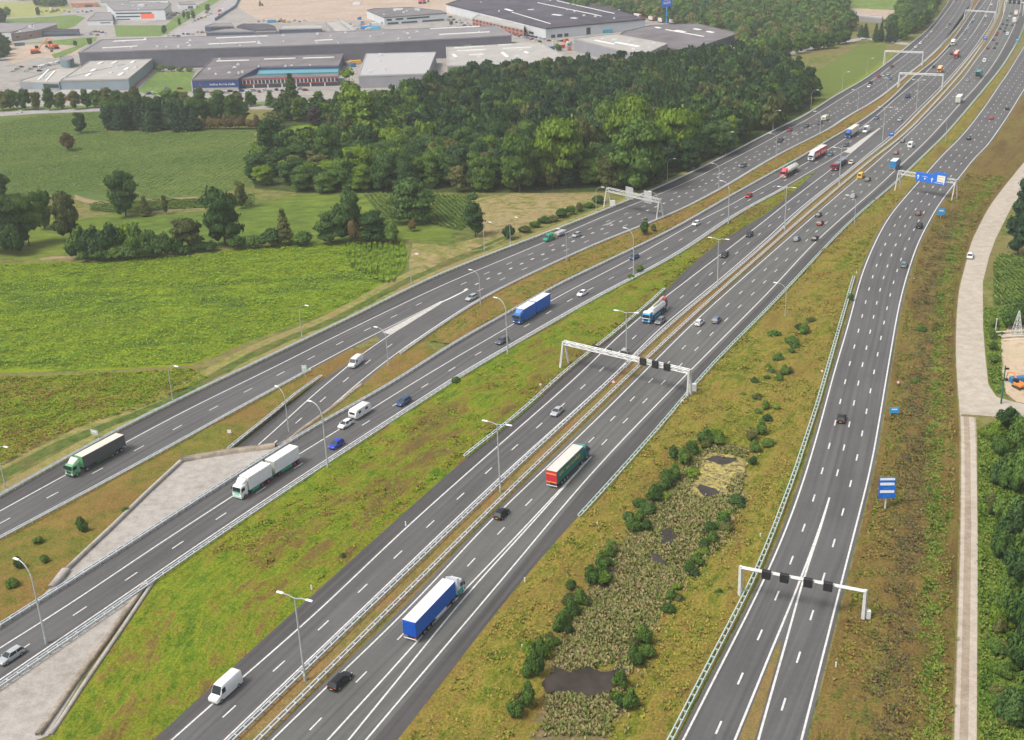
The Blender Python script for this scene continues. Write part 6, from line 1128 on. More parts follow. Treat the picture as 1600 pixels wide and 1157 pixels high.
# ordinary cars
for a_ in [('A',900.9,370,'hatch',SILV,'silver grey car'),('A',737,468.5,'estate',SILV,'silver car near the white gore'),('A',1161,261,'estate',GREY,'dark grey car'),('A',1219.5,222,'estate',DGREY,'nearly black car'),('A',1234,205,'hatch',(.35,.05,.07),'red car'),('A',1260,198.5,'estate',GREY,'grey car'),('A',1358,137,'hatch',WHT,'white car'),('A',1360,131.5,'hatch',BLK,'black car'),('A',1372.6,121,'hatch',(.33,.04,.06),'red car'),('A',1387.6,118,'hatch',SILV,'silver car'),('A',1390,125,'hatch',TEALG,'silver green car'),('A',1393.5,105.6,'hatch',MAROON,'dark red car'),
 ('A',1430.6,75,'hatch',WHT,'white car'),('A',1438,69,'estate',WHT,'white car'),('A',1448,59.3,'hatch',SILV,'silver car'),('A',1455,51.2,'hatch',CREAM,'cream car'),('A',1479.5,44.4,'hatch',SILV,'silver car'),('A',1483.5,39.3,'hatch',GREY,'grey car'),('A',1494.5,1.5,'hatch',DGREY,'dark car'),
 ('B',631,631.5,'estate',(.03,.07,.17),'dark blue estate car'),('B',526,698.5,'hatch',(.02,.05,.38),'bright blue car'),('B',784.5,536,'estate',GREY,'dark grey estate car'),('B',910,461.5,'sedan',WHT,'white car'),('B',991,404.5,'sedan',(.05,.08,.14),'dark slate blue car'),('B',1087.7,352,'hatch',WHT,'white car'),('B',1170,308.5,'hatch',RED_,'bright red car'),('B',1297.5,243.5,'hatch',TEALG,'teal grey car'),('B',1321.5,229,'hatch',GREY,'grey car'),('B',1369.5,186,'hatch',(.12,.18,.26),'grey blue car'),('B',1406,189,'estate',SILV,'silver car'),('B',1459,106.4,'hatch',BLK,'black car'),('B',1486,86,'hatch',BLK,'black car'),('B',1484,74,'hatch',DGREY,'dark car'),
 ('B',1508,63.4,'hatch',SILV,'silver car'),('B',1507.5,52,'hatch',TEALG,'grey green car'),('B',1512,45.5,'hatch',SILV,'silver car'),('B',1521,32,'hatch',SILV,'silver car'),('B',1519,36,'hatch',GREY,'grey car'),('B',1540.5,26.6,'estate',WHT,'white car'),('B',1539.5,39.4,'hatch',SILV,'silver car'),('B',1535,20,'hatch',DGREY,'dark car'),('B',1538,14.4,'hatch',SILV,'silver car'),('B',1549,8.3,'estate',WHT,'white car'),('B',18,1030,'estate',SILV,'silver car at the left edge of the photo'),
 ('C',1031.5,505,'estate',(.16,.165,.18),'grey estate car beside the tank lorry'),('C',1132,401.5,'estate',DGREY,'dark grey car'),('C',1171,369.5,'hatch',DGREY,'very dark car'),('C',870.5,647,'sedan',SILV,'silver sports car'),('C',974,556,'estate',SILV,'silver car under the overhead gantry'),('C',1329.7,256.5,'hatch',CREAM,'cream car'),
 ('D',532,1069,'estate',BLK,'black car cut by the bottom edge of the photo'),('D',783.5,807,'hatch',BLK,'black hatchback'),('D',1092.5,507.5,'hatch',WHT,'white hatchback'),('D',1119.5,503.5,'hatch',(.10,.17,.28),'blue grey hatchback'),('D',1245,376.5,'hatch',(.16,.24,.27),'grey blue car'),('D',1273.5,375.5,'hatch',BLK,'black car'),('D',1281.5,351.5,'hatch',(.24,.03,.05),'dark red car'),('D',1279,338.5,'hatch',DGREY,'nearly black car'),('D',1333.6,309,'estate',SILV,'silver car'),('D',1356,283,'hatch',GREY,'grey car'),('D',1400,241.5,'hatch',(.33,.07,.07),'red car'),('D',1410,222.5,'hatch',(.20,.17,.16),'brownish grey car'),('D',1511.5,127.6,'hatch',SILV,'silver car'),
 ('D',1543,77,'hatch',MAROON,'dark red car'),('D',1554,76.5,'hatch',DGREY,'dark grey car'),('D',1557.3,69.6,'hatch',DGREY,'dark car'),('D',1552,64,'hatch',MAROON,'dark red car'),('D',1557,56.4,'hatch',MAROON,'maroon car'),('D',1558.5,52.6,'hatch',RED_,'red car'),('D',1563,46.3,'hatch',BLK,'black car'),('D',1571,45,'hatch',GREY,'grey car'),('D',1566.7,39.2,'hatch',BLK,'black car'),('D',1573,40.5,'hatch',DGREY,'dark car'),('D',1569,50.6,'hatch',DGREY,'dark car'),('D',1578,26.6,'estate',WHT,'white car'),('D',1574,33.4,'hatch',DBLU,'dark blue car'),('D',1579,23,'hatch',BLK,'black car'),('D',1582,41,'hatch',MAROON,'dark red car'),
 ('E',1314.5,658,'hatch',BLK,'black hatchback'),('E',1412.3,417,'hatch',(.14,.24,.27),'grey blue hatchback'),('E',1436.5,356,'suv',BLK,'black car close to the right line'),('E',1434.5,336,'hatch',(.12,.05,.06),'dark maroon car'),('E',1513.4,218.5,'hatch',BLK,'black car'),('E',1549,186.5,'hatch',(.42,.05,.07),'red car'),('E',1573.6,171.5,'hatch',BLK,'black car'),
 ('F',1515.5,403,'suv',WHT,'white car')]: C(*a_)
RN = {'A': 'on the leftmost carriageway', 'R': 'on the sunken slip road', 'B': 'on the second carriageway', 'C': 'on the third carriageway', 'D': 'on the fourth carriageway', 'E': 'on the rightmost carriageway', 'F': 'on the pale service road'}
ORD = ['first', 'second', 'third', 'fourth', 'fifth', 'sixth', 'seventh', 'eighth', 'ninth', 'tenth']+['%dth' % i for i in range(11, 130)]; ORD[20] = '21st'; ORD[21] = '22nd'; ORD[22] = '23rd'; ORD[30] = '31st'; ORD[31] = '32nd'; ORD[32] = '33rd'
for k in RN:
    L = sorted([v for v in VEH if v[0] == k], key=lambda v: v[1])
    for i, (_, _, o, dsc) in enumerate(L):
        lab = '%s, %s vehicle up %s' % (dsc, ORD[i], RN[k]) if len(L) > 1 else '%s %s' % (dsc, RN[k])
        w_ = lab.split()
        if len(w_) > 16: lab = '%s, %s vehicle %s' % (' '.join(dsc.split()[:8]), ORD[i], RN[k])
        o['label'] = lab
        if o['category'] == 'car': o['group'] = 'cars driving on the motorway'
        elif o['category'] == 'truck': o['group'] = 'lorries driving on the motorway'
# ---- parked vehicles in the estate
PK = [('vans parked in a row by the round tank', 'parked van in the row by the round tank', [(62+i*6.6, 107-i*1.6) for i in range(7)], 'van'), ('cars parked by the brick building', 'parked car beside the dark glazed low office', [(140,52.5),(145,51),(150,50.5),(155,51),(160,52),(165,53),(143,55),(152,56)], 'car'),
      ('cars parked along the long warehouse', 'parked car behind the left part of the long warehouse', [(264+i*7.5, 57-i*.9+(i % 3)*1.2) for i in range(9)], 'car'), ('cars parked beside the orange square office', 'parked car beyond the office with the orange square', [(270+i*3.6, 24-i*1.2+(i % 2)*2) for i in range(9)], 'car'),
      ('cars parked by the white office', 'parked car in the lot right of the white office', [(704+i*4.4, 28+i*1.6+(i % 3)*2.5) for i in range(9)], 'car'), ('cars parked before the dark roofed hall', 'parked car in the lot before the dark roofed hall', [(806+i*6.2, 56+i*1.7) for i in range(7)]+[(826+i*6, 57+i*1.4) for i in range(5)]+[(858+i*7, 65+i*.1) for i in range(5)], 'car'),
      ('vans parked behind the long warehouse', 'parked van near the narrow white canopies', [(545+i*6, 40+(i % 3)*3.4) for i in range(7)], 'van'), ('cars near the street trees', 'parked car between the street trees and the blue grey hall', [(205,151),(232,148),(240,147),(260,139),(281,140),(88,158)], 'car'), ('cars at the far top left', 'parked car in the distant lot at the top left', [(66+i*7, 20-(i % 2)*1.5) for i in range(12)], 'car')]
PK += [('cars beside the loading hall', 'parked car on the yard left of the loading hall', [(20+i*7, 112-(i % 3)*3) for i in range(7)], 'car'), ('cars before the red trussed building', 'parked car before the red trussed building', [(306+i*9, 146-i*.3+(i % 2)*2) for i in range(20)], 'car'), ('cars right of the glazed office', 'parked car beside the straight grey road', [(300+i*5, 36-i*2.2) for i in range(7)], 'car'), ('cars behind the car showroom', 'parked car behind the rounded showroom', [(404+i*8, 35-(i % 2)*1.5) for i in range(10)], 'car')]
pc = [WHT, SILV, DGREY, BLK, BLU, WHT, SILV, (.3, .04, .04)]; n_ = 0
for grp, lab, ps, kd in PK:
    for (x, y) in ps:
        n_ += 1; q = g1(x, y); a = rr.choice([.5, .6, -2.6, 2.0]); c_ = pc[n_ % 8]
        if kd == 'van':
            v = van('A', x, y, WHT if n_ % 3 else SILV, lab); VEH.pop(); v.rotation_euler = (0, 0, a); v['label'] = lab; v['group'] = grp; v.location.z = .06
        else: v = make_car((q[0], q[1], .06), a, 'hatch', c_, False); v['label'] = lab; v['group'] = grp
v = make_car((*g1(31,177), .06), 3.2, 'hatch', WHT, False); v['label'] = 'white car driving on the estate road above the maize field'
v = make_car((*g1(1349,62), .06), .1, 'estate', WHT, False); v['label'] = 'white car on the country road near the conifers of the farm'
for i, (x, y, L) in enumerate([(909,9,13),(928,12,9),(947,19,13),(969,22,13),(996,29,13),(1018,33,9),(1033,36,9),(1052,38,12)]):
    q = g1(x, y); d_ = g1(1052, 38)-g1(909, 9); a = math.atan2(d_[1], d_[0]); o = thing('parked_trailer', '%s parked red and white trailer from the left behind the dark hall' % ORD[i], 'trailer', (q[0], q[1], .05), a, 'red and white trailers parked in a row')
    cargo(o, L/2, -L/2, (.62, .58, .54), (.68, .64, .58), (.5, .08, .08), (.5, .08, .08), 1.1, 4.0); wheels(o, [-L/2+1.5, -L/2+2.8])
# orange machines, containers, crane
def excavator(px, py, label, col=(.65, .16, .05), a=.4, s=1.0):
    q = g1(px, py); o = thing('excavator', label, 'excavator', (q[0], q[1], .05), a); o.scale = (s, s, s)
    for y in (-1, 1): m = MB(); m.bbox(-1.9, 1.9, y*1.15-.3, y*1.15+.3, 0, .85, .25); link('track', m.mesh('track', mCHAS), o)
    m = MB(); m.bbox(-1.9, 1.3, -1.3, 1.3, .95, 1.9, .15); link('body', m.mesh('body', paint(col)), o); m = MB(); m.bbox(.1, 1.5, .1, 1.2, 1.9, 3.0, .12); link('cab', m.mesh('cab', mGLASS), o)
    m = MB(); m.tube([(1.2, -.4, 1.6), (3.4, -.4, 4.0), (5.6, -.4, 3.2)], [.32, .26, .2], 6); m.tube([(5.6, -.4, 3.2), (6.2, -.4, .9)], [.2, .15], 6); link('boom', m.mesh('boom', paint(col)), o); m = MB(); m.bbox(5.6, 6.6, -.9, .1, .2, 1.0, .2); link('bucket', m.mesh('bucket', mCHAS), o)
excavator(56,84,'orange digger standing left among the earth heaps',s=2.2); excavator(84,77,'bigger orange digger standing right among the earth heaps',a=2.4,s=2.4); excavator(660,6,'pink red crane machine on the sandy building site',(.50,.10,.14),1.2,2.4); excavator(1592,607,'orange and blue mini digger at the right edge of the sandy yard',(.70,.22,.04),1.9,.75)
excavator(408,10,'small dark digger on the left of the building site',(.10,.07,.08),2,1.6)
for x, y, c_, l_ in ((425,36,(.05,.25,.40),'blue container at the edge of the building site'),(571,46,(.04,.25,.5),'blue container behind the long warehouse'),(587,46,(.1,.4,.6),'light blue container behind the long warehouse'),(918,54,(.02,.13,.5),'blue container left of the teal one before the white wall'),(948,52,(.03,.28,.38),'long teal container before the white wall'),(982,45,(.02,.16,.5),'blue container at the right end of the white wall'),(31,72,(.04,.12,.18),'small dark container near the brown brick building'),(555,101,(.7,.4,.05),'yellow and brown skip beside the white flat hall'),(557.5,8,(.7,.72,.74),'white cabin on the building site'),(1592,598,(.03,.16,.34),'blue tool container in the sandy yard')):
    q = g1(x, y); o = thing('container', l_, 'container', (q[0], q[1], .05), rr.uniform(-.1, .3)); k_ = .5 if y > 500 else 1; m = MB(); m.bbox(-4.5*k_, 4.5*k_, -1.5*k_, 1.5*k_, .1, 3*k_, .1); link('box', m.mesh('box', paint(c_)), o); m = MB(); m.bbox(4.5*k_, 4.56*k_, -1.3*k_, 1.3*k_, .3, 2.8*k_, .02); link('door', m.mesh('door', paint(tuple(v*.8 for v in c_))), o)

for i in range(34):
    x, y = rr.choice([(rr.uniform(862, 892), rr.uniform(66, 80)), (rr.uniform(560, 600), rr.uniform(30, 44)), (rr.uniform(80, 150), rr.uniform(12, 20)), (rr.uniform(300, 360), rr.uniform(16, 30)), (rr.uniform(395, 470), rr.uniform(33, 37)), (rr.uniform(540, 556), rr.uniform(98, 106))])
    q = g1(x, y); o = thing('crate_stack', 'stack of crates and pallets in the yards of the industrial estate', 'crates', (q[0], q[1], .05), rr.uniform(0, 1.5), 'stacks of crates in the estate yards'); c_ = rr.choice([WHT, (.3, .2, .12), (.05, .2, .4), (.5, .12, .06), (.35, .35, .36), (.6, .5, .3)])
    for k in range(3): m = MB(); dx = rr.uniform(-.5, .5); m.bbox(-2+dx, 2+dx, -1.3, 1.3, .02+k*.95, .9+k*.95, .06); link('crate', m.mesh('crate', paint(c_)), o)
# ================================================================ LAMPS, GANTRIES, SIGNS
def arc(a, b, n=8, up=1.0):
    """quarter bend from vertical pole top a out to b"""
    a, b = Vector(a), Vector(b); o = []
    for i in range(n+1): t = i/n*math.pi/2; o.append((a.x+(b.x-a.x)*(1-math.cos(t)), a.y+(b.y-a.y)*(1-math.cos(t)), a.z+(b.z-a.z)*math.sin(t)))
    return o
LMC = {}
def lamp(px, py, kind, label, dirn):
    """kind: single (curved arm), double (two straight arms); dirn = angle of the arm"""
    q = g1(px, py); o = thing('lamp_post', label, 'lamp post', (q[0], q[1], 0), dirn, {'single': 'curved lamp posts beside the carriageways', 'tall': 'tall curved lamp posts', 'double': 'twin armed lamp posts on the median'}[kind])
    if kind not in LMC:
        hh = {'single': 10.5, 'tall': 15.5, 'double': 15.5}[kind]; r = .10 if kind == 'single' else .17; arm = {'single': 2.6, 'tall': 2.6, 'double': 2.2}[kind]
        m = MB(); m.tube([(0, 0, 0), (0, 0, 1.2), (0, 0, 1.25), (0, 0, hh*.78)], [r*1.5, r*1.5, r*1.15, r*.8], 8)
        if kind == 'double': m.tube([(0, 0, hh*.78), (0, 0, hh-.2)], [r*.8, r*.6], 8)
        pole = m.mesh('pole', mPOLE); parts = [('pole', pole)]
        for s in ((1, -1) if kind == 'double' else (1,)):
            m = MB()
            if kind == 'double': m.tube([(0, 0, hh-.4), (s*arm*.5, 0, hh-.05), (s*arm, 0, hh)], .08, 6)
            else: m.tube(arc((0, 0, hh*.77), (s*arm, 0, hh)), [r*.8-.02*i*.25 for i in range(9)], 7)
            parts.append(('arm', m.mesh('arm', mPOLE))); m = MB(); x0, x1 = sorted((s*arm-.1*s, s*(arm+1.15))); m.bbox(x0, x1, -.24, .24, hh-.08, hh+.12, .07); parts.append(('lamp_head', m.mesh('lamp_head', mWHITE)))
        LMC[kind] = parts
    for n, me in LMC[kind]: link(n, me, o)
    return o
def perp(road, px, py, side):
    a = heading(road, g1(px, py)); return a+side*math.pi/2
def lamps(road, pts, kind, side, where):
    for i, (x, y) in enumerate(pts): lamp(x, y, kind, '%s %s, %s from the foreground' % ({'single': 'short curved lamp post', 'tall': 'tall curved lamp post', 'double': 'tall twin armed lamp post'}[kind], where, ORD[i]), perp(road, x, y, side))
# left verge of the leftmost carriageway: arms reach over the road (traffic comes towards us)
lamps('A', [(9,764),(271,631),(472.5,530.6),(643,445),(757,392),(797.7,384),(931.6,334),(1042.8,286.5),(1133.6,242),(1207.5,206),(1267,171.6),(1315.8,141),(1354,118)], 'single', 1, 'on the left verge of the leftmost carriageway')
lamps('A', [(607,573),(751,476.7),(885.7,407.8),(1027,345),(1123,297),(1212.4,246),(1281,209),(1340,172),(1386,148)], 'single', -1, 'on the strip right of the leftmost carriageway')
lamps('B', [(72.7,1006),(512.8,734),(793.5,554.5),(990,433),(1138,350.5)], 'tall', -1, 'on the right edge of the second carriageway')
lamps('C', [(477,1064),(782,769),(979,577),(1121,450),(1226,360.5),(1311,291.5),(1379,220),(1431.6,172)], 'double', 1, 'on the median')
lamps('D', [(1226.5,500),(1335,352),(1477,224)], 'single', 1, 'on the verge right of the fourth carriageway')
lamp(451.4, 675, 'single', 'short curved lamp post on the right wall of the sunken slip road', perp('B', 451, 675, -1)-.3)
# ---- gantries
def truss(m, a, b, w, h, bays, t=.13):
    a, b = Vector(a), Vector(b); d = (b-a).normalized(); s = Vector((-d.y, d.x, 0))*w/2; u = Vector((0, 0, h))
    cs = [s, -s, s+u, -s+u]
    for c in cs: m.beam(a+c, b+c, t)
    for k in range(bays+1):
        p = a+(b-a)*k/bays; m.beam(p+s, p-s, t*.7); m.beam(p+s+u, p-s+u, t*.7); m.beam(p+s, p+s+u, t*.7); m.beam(p-s, p-s+u, t*.7)
        if k < bays: n = a+(b-a)*(k+1)/bays; m.beam(p+s, n+s+u, t*.6); m.beam(p-s+u, n-s, t*.6); m.beam(p+s+u, n-s+u, t*.6); m.beam(p-s, n+s, t*.6)
def gantry(pl, pr, h, label, style='truss', name='overhead_gantry'):
    a, b = g1(*pl), g1(*pr); o = thing(name, label, 'gantry', (*a, 0)); v = b-a; L = float(np.linalg.norm(v)); d = v/L; n = np.array([-d[1], d[0]]); B = Vector((v[0], v[1], 0)); N = Vector((n[0], n[1], 0))
    if style == 'truss':
        m = MB(); truss(m, (0, 0, h-1.4), B+Vector((0, 0, h-1.4)), 1.3, 1.3, int(L/2.6)); link('beam', m.mesh('beam', mWSTEEL), o)
        for p in (Vector((0, 0, 0)), B):
            for s in (-1, 1): m = MB(); m.tube([p+N*s*1.9, p+N*s*.35+Vector((0, 0, h-.2))], [.24, .2], 6); m.bbox(-.01, .01, -.01, .01, 0, .01, .001); link('leg', m.mesh('leg', mWSTEEL), o)
    elif style == 'tube':
        m = MB(); m.tube([(0, 0, h), B+Vector((0, 0, h))], .36, 4); link('beam', m.mesh('beam', mWSTEEL), o)
        for p in (Vector((0, 0, 0)), B): m = MB(); m.tube([p, p+Vector((0, 0, h+.3))], [.42, .36], 4); link('leg', m.mesh('leg', mWSTEEL), o)
    else:   # box beam with A-frame legs
        m = MB(); truss(m, (0, 0, h-.9), B+Vector((0, 0, h-.9)), .9, .8, int(L/2.6), .2); link('beam', m.mesh('beam', mWSTEEL), o)
        for p, sp_ in ((Vector((0, 0, 0)), 1.9), (B, .9)):
            for s in (-1, 1): m = MB(); m.tube([p+N*s*sp_, p+N*s*.35+Vector((0, 0, h-.1))], [.3, .26], 6); link('leg', m.mesh('leg', mWSTEEL), o)
    return o, B, N, h
def matrix(o, B, N, h, us, side=-1, s=1.5, depth=.5, zc=-.4, name='matrix_sign'):
    for u in us:
        p = B*u+N*side*.65; ang = math.atan2(B.y, B.x); m = MB(); m.bbox(-s/2, s/2, -depth/2, depth/2, -s*.55, s*.55, .06); me = m.mesh(name, mBLACK); x = link(name, me, o, (p.x, p.y, h+zc), ang)
def frac(o, B, px, py, h):
    q = G([(px, py)], h)[0]-np.array([o.location.x, o.location.y]); return float(q[0]*B.x+q[1]*B.y)/(B.x**2+B.y**2)
o, B, N, h = gantry((949,323), (1031,342.5), hgt(949, 323, 294)+.2, 'white steel truss over the leftmost carriageway carrying two sign boards seen from behind')
for (x, y) in ((982,300), (1008,307)):
    u = frac(o, B, x, y, h); p = B*u+N*.9; ang = math.atan2(B.y, B.x); m = MB(); m.box(-1.95, 1.95, -.04, .04, -2.0, 2.6)
    bd = link('sign_board', m.mesh('sign_board', pm('sign_back', (.40, .42, .42), .6)), o, (p.x, p.y, h-.9), ang); m = MB()
    for k in range(6): m.box(-1.9, 1.9, -.16, -.05, -1.9+k*.85, -1.78+k*.85)
    for k in range(5): m.box(-1.8+k*.86, -1.7+k*.86, -.16, -.05, -1.95, 2.55)
    link('sign_ribs', m.mesh('sign_ribs', mWSTEEL), bd)
o2 = thing('control_cabinet', 'white control cabinet beside the truss leg on the left verge', 'cabinet', (*g1(957,322), 0)); m = MB(); m.bbox(-1, 1, -.5, .5, .1, 2.2, .06); link('box', m.mesh('box', mWHITE), o2); m = MB(); m.box(-1.1, 1.1, -.6, .6, 0, .12); link('plinth', m.mesh('plinth', mCONCB), o2)
hh = hgt(881.5, 572, 539); o, B, N, h = gantry((882,572), (1077,620), hgt(1077, 620, 578), 'white box beam gantry with three black signal boxes over the third and fourth carriageways', 'box')
matrix(o, B, N, h, [frac(o, B, 998, 567, h), frac(o, B, 1018, 571, h), frac(o, B, 1036.8, 575, h)], -1, 1.7)
for i_, (x_, y_) in enumerate([(921,548), (942,553), (966,558)]): u = frac(o, B, x_, y_, h); matrix(o, B, N, h, [u], 1, 1.5, .4, -.4)
o2 = thing('control_cabinet', 'grey control cabinet at the right leg of the box beam gantry', 'cabinet', (*g1(1082,612), 0)); m = MB(); m.bbox(-.9, .9, -.5, .5, .1, 2.0, .06); link('box', m.mesh('box', mWHITE), o2); m = MB(); m.box(-1, 1, -.6, .6, 0, .12); link('plinth', m.mesh('plinth', mCONCB), o2)
o, B, N, h = gantry((1156,931), (1349,970), hgt(1156, 931, 887), 'slim white portal with black signal boxes over the bottom of the rightmost carriageway', 'tube')
matrix(o, B, N, h, [frac(o, B, x, y, h) for x, y in ((1198,896.4), (1226,902), (1262.7,910), (1294,915.7))], -1, 1.45, .7, 0)
o2 = thing('control_cabinet', 'upright white cabinet beside the right post of the slim portal', 'cabinet', (*g1(1356,969), 0)); m = MB(); m.bbox(-.35, .35, -.35, .35, .1, 1.9, .06); link('box', m.mesh('box', mWHITE), o2); m = MB(); m.box(-.45, .45, -.45, .45, 0, .12); link('plinth', m.mesh('plinth', mCONCB), o2)
# blue direction signs
mSB = pm('sign_blue', (.005, .13, .55), .4); mSBL = pm('sign_light_blue', (.03, .30, .62), .4)
o, B, N, h = gantry((1402.5,297), (1491,313), hgt(1491, 313, 281), 'white truss gantry carrying two blue direction signs over the rightmost carriageway')
ang = math.atan2(B.y, B.x)
def board(o, p, w_, h_, ang, mat=mSB, tilt=0, bars=(), frame=True, name='sign_board'):
    m = MB(); m.bbox(-w_/2, w_/2, -.06, .06, -h_/2, h_/2, .02); b = link(name, m.mesh(name, mat), o, p, ang)
    for (x0, x1, z0, z1, mt, nm) in bars: m = MB(); m.box(x0*w_, x1*w_, -.10, -.055, z0*h_, z1*h_); link(nm, m.mesh(nm, mt), b)
    return b
def arrow(parent, x, z, s, side=-1):
    m = MB(); m.box(x-.08*s, x+.08*s, -.10, -.055, z-.5*s, z+.1*s); m.add([(x-.28*s, -.1, z+.1*s), (x+.28*s, -.1, z+.1*s), (x, -.1, z+.5*s), (x-.28*s, -.055, z+.1*s), (x+.28*s, -.055, z+.1*s), (x, -.055, z+.5*s)], [(0, 1, 2), (0, 3, 4, 1), (1, 4, 5, 2), (2, 5, 3, 0)]); link('arrow', m.mesh('arrow', mWHITE), parent)
u1 = frac(o, B, 1442.5, 277, h-.5); u2 = frac(o, B, 1475, 278, h-.5)
p = B*u1-N*.95; s_ = 1/ppm(1450, 305); w1 = 33*s_; b1 = board(o, (p.x, p.y, h-.9), w1, 3.4, ang); arrow(b1, -w1*.36, -.1, 1.7); arrow(b1, w1*.37, -.5, 1.7)
strokes(b1, (-w1*.12, -.055), (w1*.13, -.055), .1, .65, 7, mWHITE, off_=(0, -1), out=.05); m = MB(); m.bbox(-.25, .25, -.1, -.055, -.7, -.2, .01); link('route_shield', m.mesh('route_shield', mWHITE), b1)
p = B*u2-N*.95; w2 = 21*s_; b2 = board(o, (p.x, p.y, h-.4), w2, 4.6, ang, bars=[(-.22, .40, -.28, .25, pm('panel_cream', (.68, .64, .52), .5), 'text_panel'), (-.4, .35, -.40, -.37, mWHITE, 'border_line')]); arrow(b2, w2*.33, -1.6, 1.1)
strokes(b2, (-w2*.16, -.1), (w2*.32, -.1), .35, .8, 8, pm('lettering_brown', (.4, .28, .15), .6), off_=(0, -1), out=.03); strokes(b2, (-w2*.16, -.1), (w2*.3, -.1), -.6, -.1, 7, pm('lettering_brown', (.4, .28, .15), .6), off_=(0, -1), out=.03, seed=9)
for b_ in (b1, b2): b_.rotation_euler = (math.radians(-6), 0, ang)
m = MB(); m.box(B.x*u1-1, B.x*u1+1, B.y*u1-.2, B.y*u1+.2, h-2.9, h-2.7)
# big portrait sign beside the rightmost carriageway
q = g1(1383, 797); s_ = 1/ppm(1383, 797); a_ = math.atan2(-q[0], q[1])*0-.10; hS = hgt(1383, 797, 746)
o = thing('direction_sign', 'large blue sign with three white bars on one pole beside the rightmost carriageway', 'sign', (*q, 0), a_); m = MB(); m.tube([(0, .1, 0), (0, .1, hS-.3)], [.18, .15], 8); link('pole', m.mesh('pole', mWSTEEL), o)
wS = 25.5*s_; hB = hS*.62
b = board(o, (0, -.1, hS-hB/2), wS, hB, 0, bars=[(-.44, .44, .36, .46, mWHITE, 'text_bar'), (-.42, .42, .12, .24, mWHITE, 'text_bar'), (-.42, .42, -.24, -.12, mWHITE, 'text_bar')]); b.rotation_euler = (math.radians(-4), math.radians(-1), 0)
strokes(b, (-.6, -.055), (.6, -.055), -.06*hB, .02*hB, 5, mSBL, off_=(0, -1), out=.03); strokes(b, (-.6, -.055), (.6, -.055), -.42*hB, -.34*hB, 5, mSBL, off_=(0, -1), out=.03)
def small_sign(px, py, top, wpx, label, mat=mSBL, two=False, hfrac=.45):
    q = g1(px, py); s_ = 1/ppm(px, py); hh = hgt(px, py, top); o = thing('road_sign', label, 'sign', (*q, 0), -.08); w_ = wpx*s_
    for x in ((-w_*.35, w_*.35) if two else (0,)): m = MB(); m.tube([(x, .08, 0), (x, .08, hh-.1)], .06, 6); link('post', m.mesh('post', mWSTEEL), o)
    board(o, (0, -.04, hh-hh*hfrac/2), w_, hh*hfrac, 0, mat, bars=[(-.3, .3, .05, .25, mWHITE, 'text_bar')] if mat is not mWHITE else ()); return o
small_sign(1396.5,652,636.5,15,'small light blue sign on two posts in the heathy verge',mSBL,True,.6); small_sign(1469.6,343,326,11,'small light blue sign beside the rightmost carriageway below the blue gantry',mSBL,False,.6)
small_sign(1392,221,207,8,'small blue sign on the median right of the white gore',mSB); small_sign(1538.5,69,57.5,6,'small blue sign on the median far up the road',mSB); small_sign(1589,70,61,6,'small light blue sign at the far right of the fourth carriageway',mSBL)
o = small_sign(150,688,672,16,'grey back of a tilted road sign left of the green lorry',pm('sign_back', (.40, .42, .42), .6),True,.45); o.rotation_euler = (0, 0, -.5)
small_sign(477,590,571,8,'narrow chevron marker sign on the split of the slip road',mGALVG,False,.5); small_sign(359.6,684,672,6,'small white box on a post near the tip of the grass wedge',mWHITE,False,.4)
def round_sign(px, py, rpx, label):
    q = g1(px, py+5); s_ = 1/ppm(px, py); o = thing('round_sign', label, 'sign', (*q, 0), -.1); r = rpx*s_; z = hgt(px, py+5, py); m = MB(); m.tube([(0, .06, 0), (0, .06, z+r*.6)], .04, 6); link('post', m.mesh('post', mWSTEEL), o)
    m = MB(); m.cyl((0, 0, z), r, .05, 'y', 18); f = link('disc', m.mesh('disc', pm('sign_red', (.55, .05, .06), .5)), o); m = MB(); m.cyl((0, -.03, z), r*.74, .03, 'y', 18); link('disc_face', m.mesh('disc_face', mWHITE), f)
round_sign(1403,597.5,2.8,'small red rimmed round sign right of the rightmost carriageway'); round_sign(958.6,597,3,'small red rimmed round sign on the median below the gantry'); round_sign(1066,626,3,'small red rimmed round sign left of the gantry leg'); round_sign(844.6,601,2.6,'small round sign behind the guard rail of the third carriageway'); round_sign(1284,580,2.6,'small red rimmed round sign beside the pale green guard rail')
# far gantries
for (pl, pr, tp, lab, st_, bx) in (((1381.6,101),(1440.8,103.5),79,'white portal gantry over the far part of the leftmost carriageway','box',()),((1404,137),(1472,140),113.5,'white portal gantry over the joined second and third carriageways','box',()),((1508,29.5),(1555,33),15.5,'most distant white portal gantry over the joined carriageways','box',()),((1568,22),(1598,25),2,'distant gantry with three black signal boxes at the top right corner','tube',(.3,.52,.76))):
    o, B, N, h = gantry(pl, pr, hgt(*pl, tp), lab, st_); 
    if bx: matrix(o, B, N, h, bx, -1, 3.0, .6, 0)
# hectometre posts and small marker posts along the rails
for i, (x, y) in enumerate([(933,823),(634,822),(820,910),(816,1015),(1188,841),(1306,1043),(487,922),(630,975),(1338,428),(1428,440)]):
    q = g1(x, y); o = thing('marker_post', 'tiny pale marker post standing in the verge grass', 'post', (*q, 0), 0, 'marker posts in the verges'); m = MB(); m.bbox(-.12, .12, -.06, .06, 0, 1.0, .03); link('post', m.mesh('post', mWHITE), o); m = MB(); m.bbox(-.13, .13, -.09, -.05, .7, .85, .01); link('reflector', m.mesh('reflector', mGALVG), o)
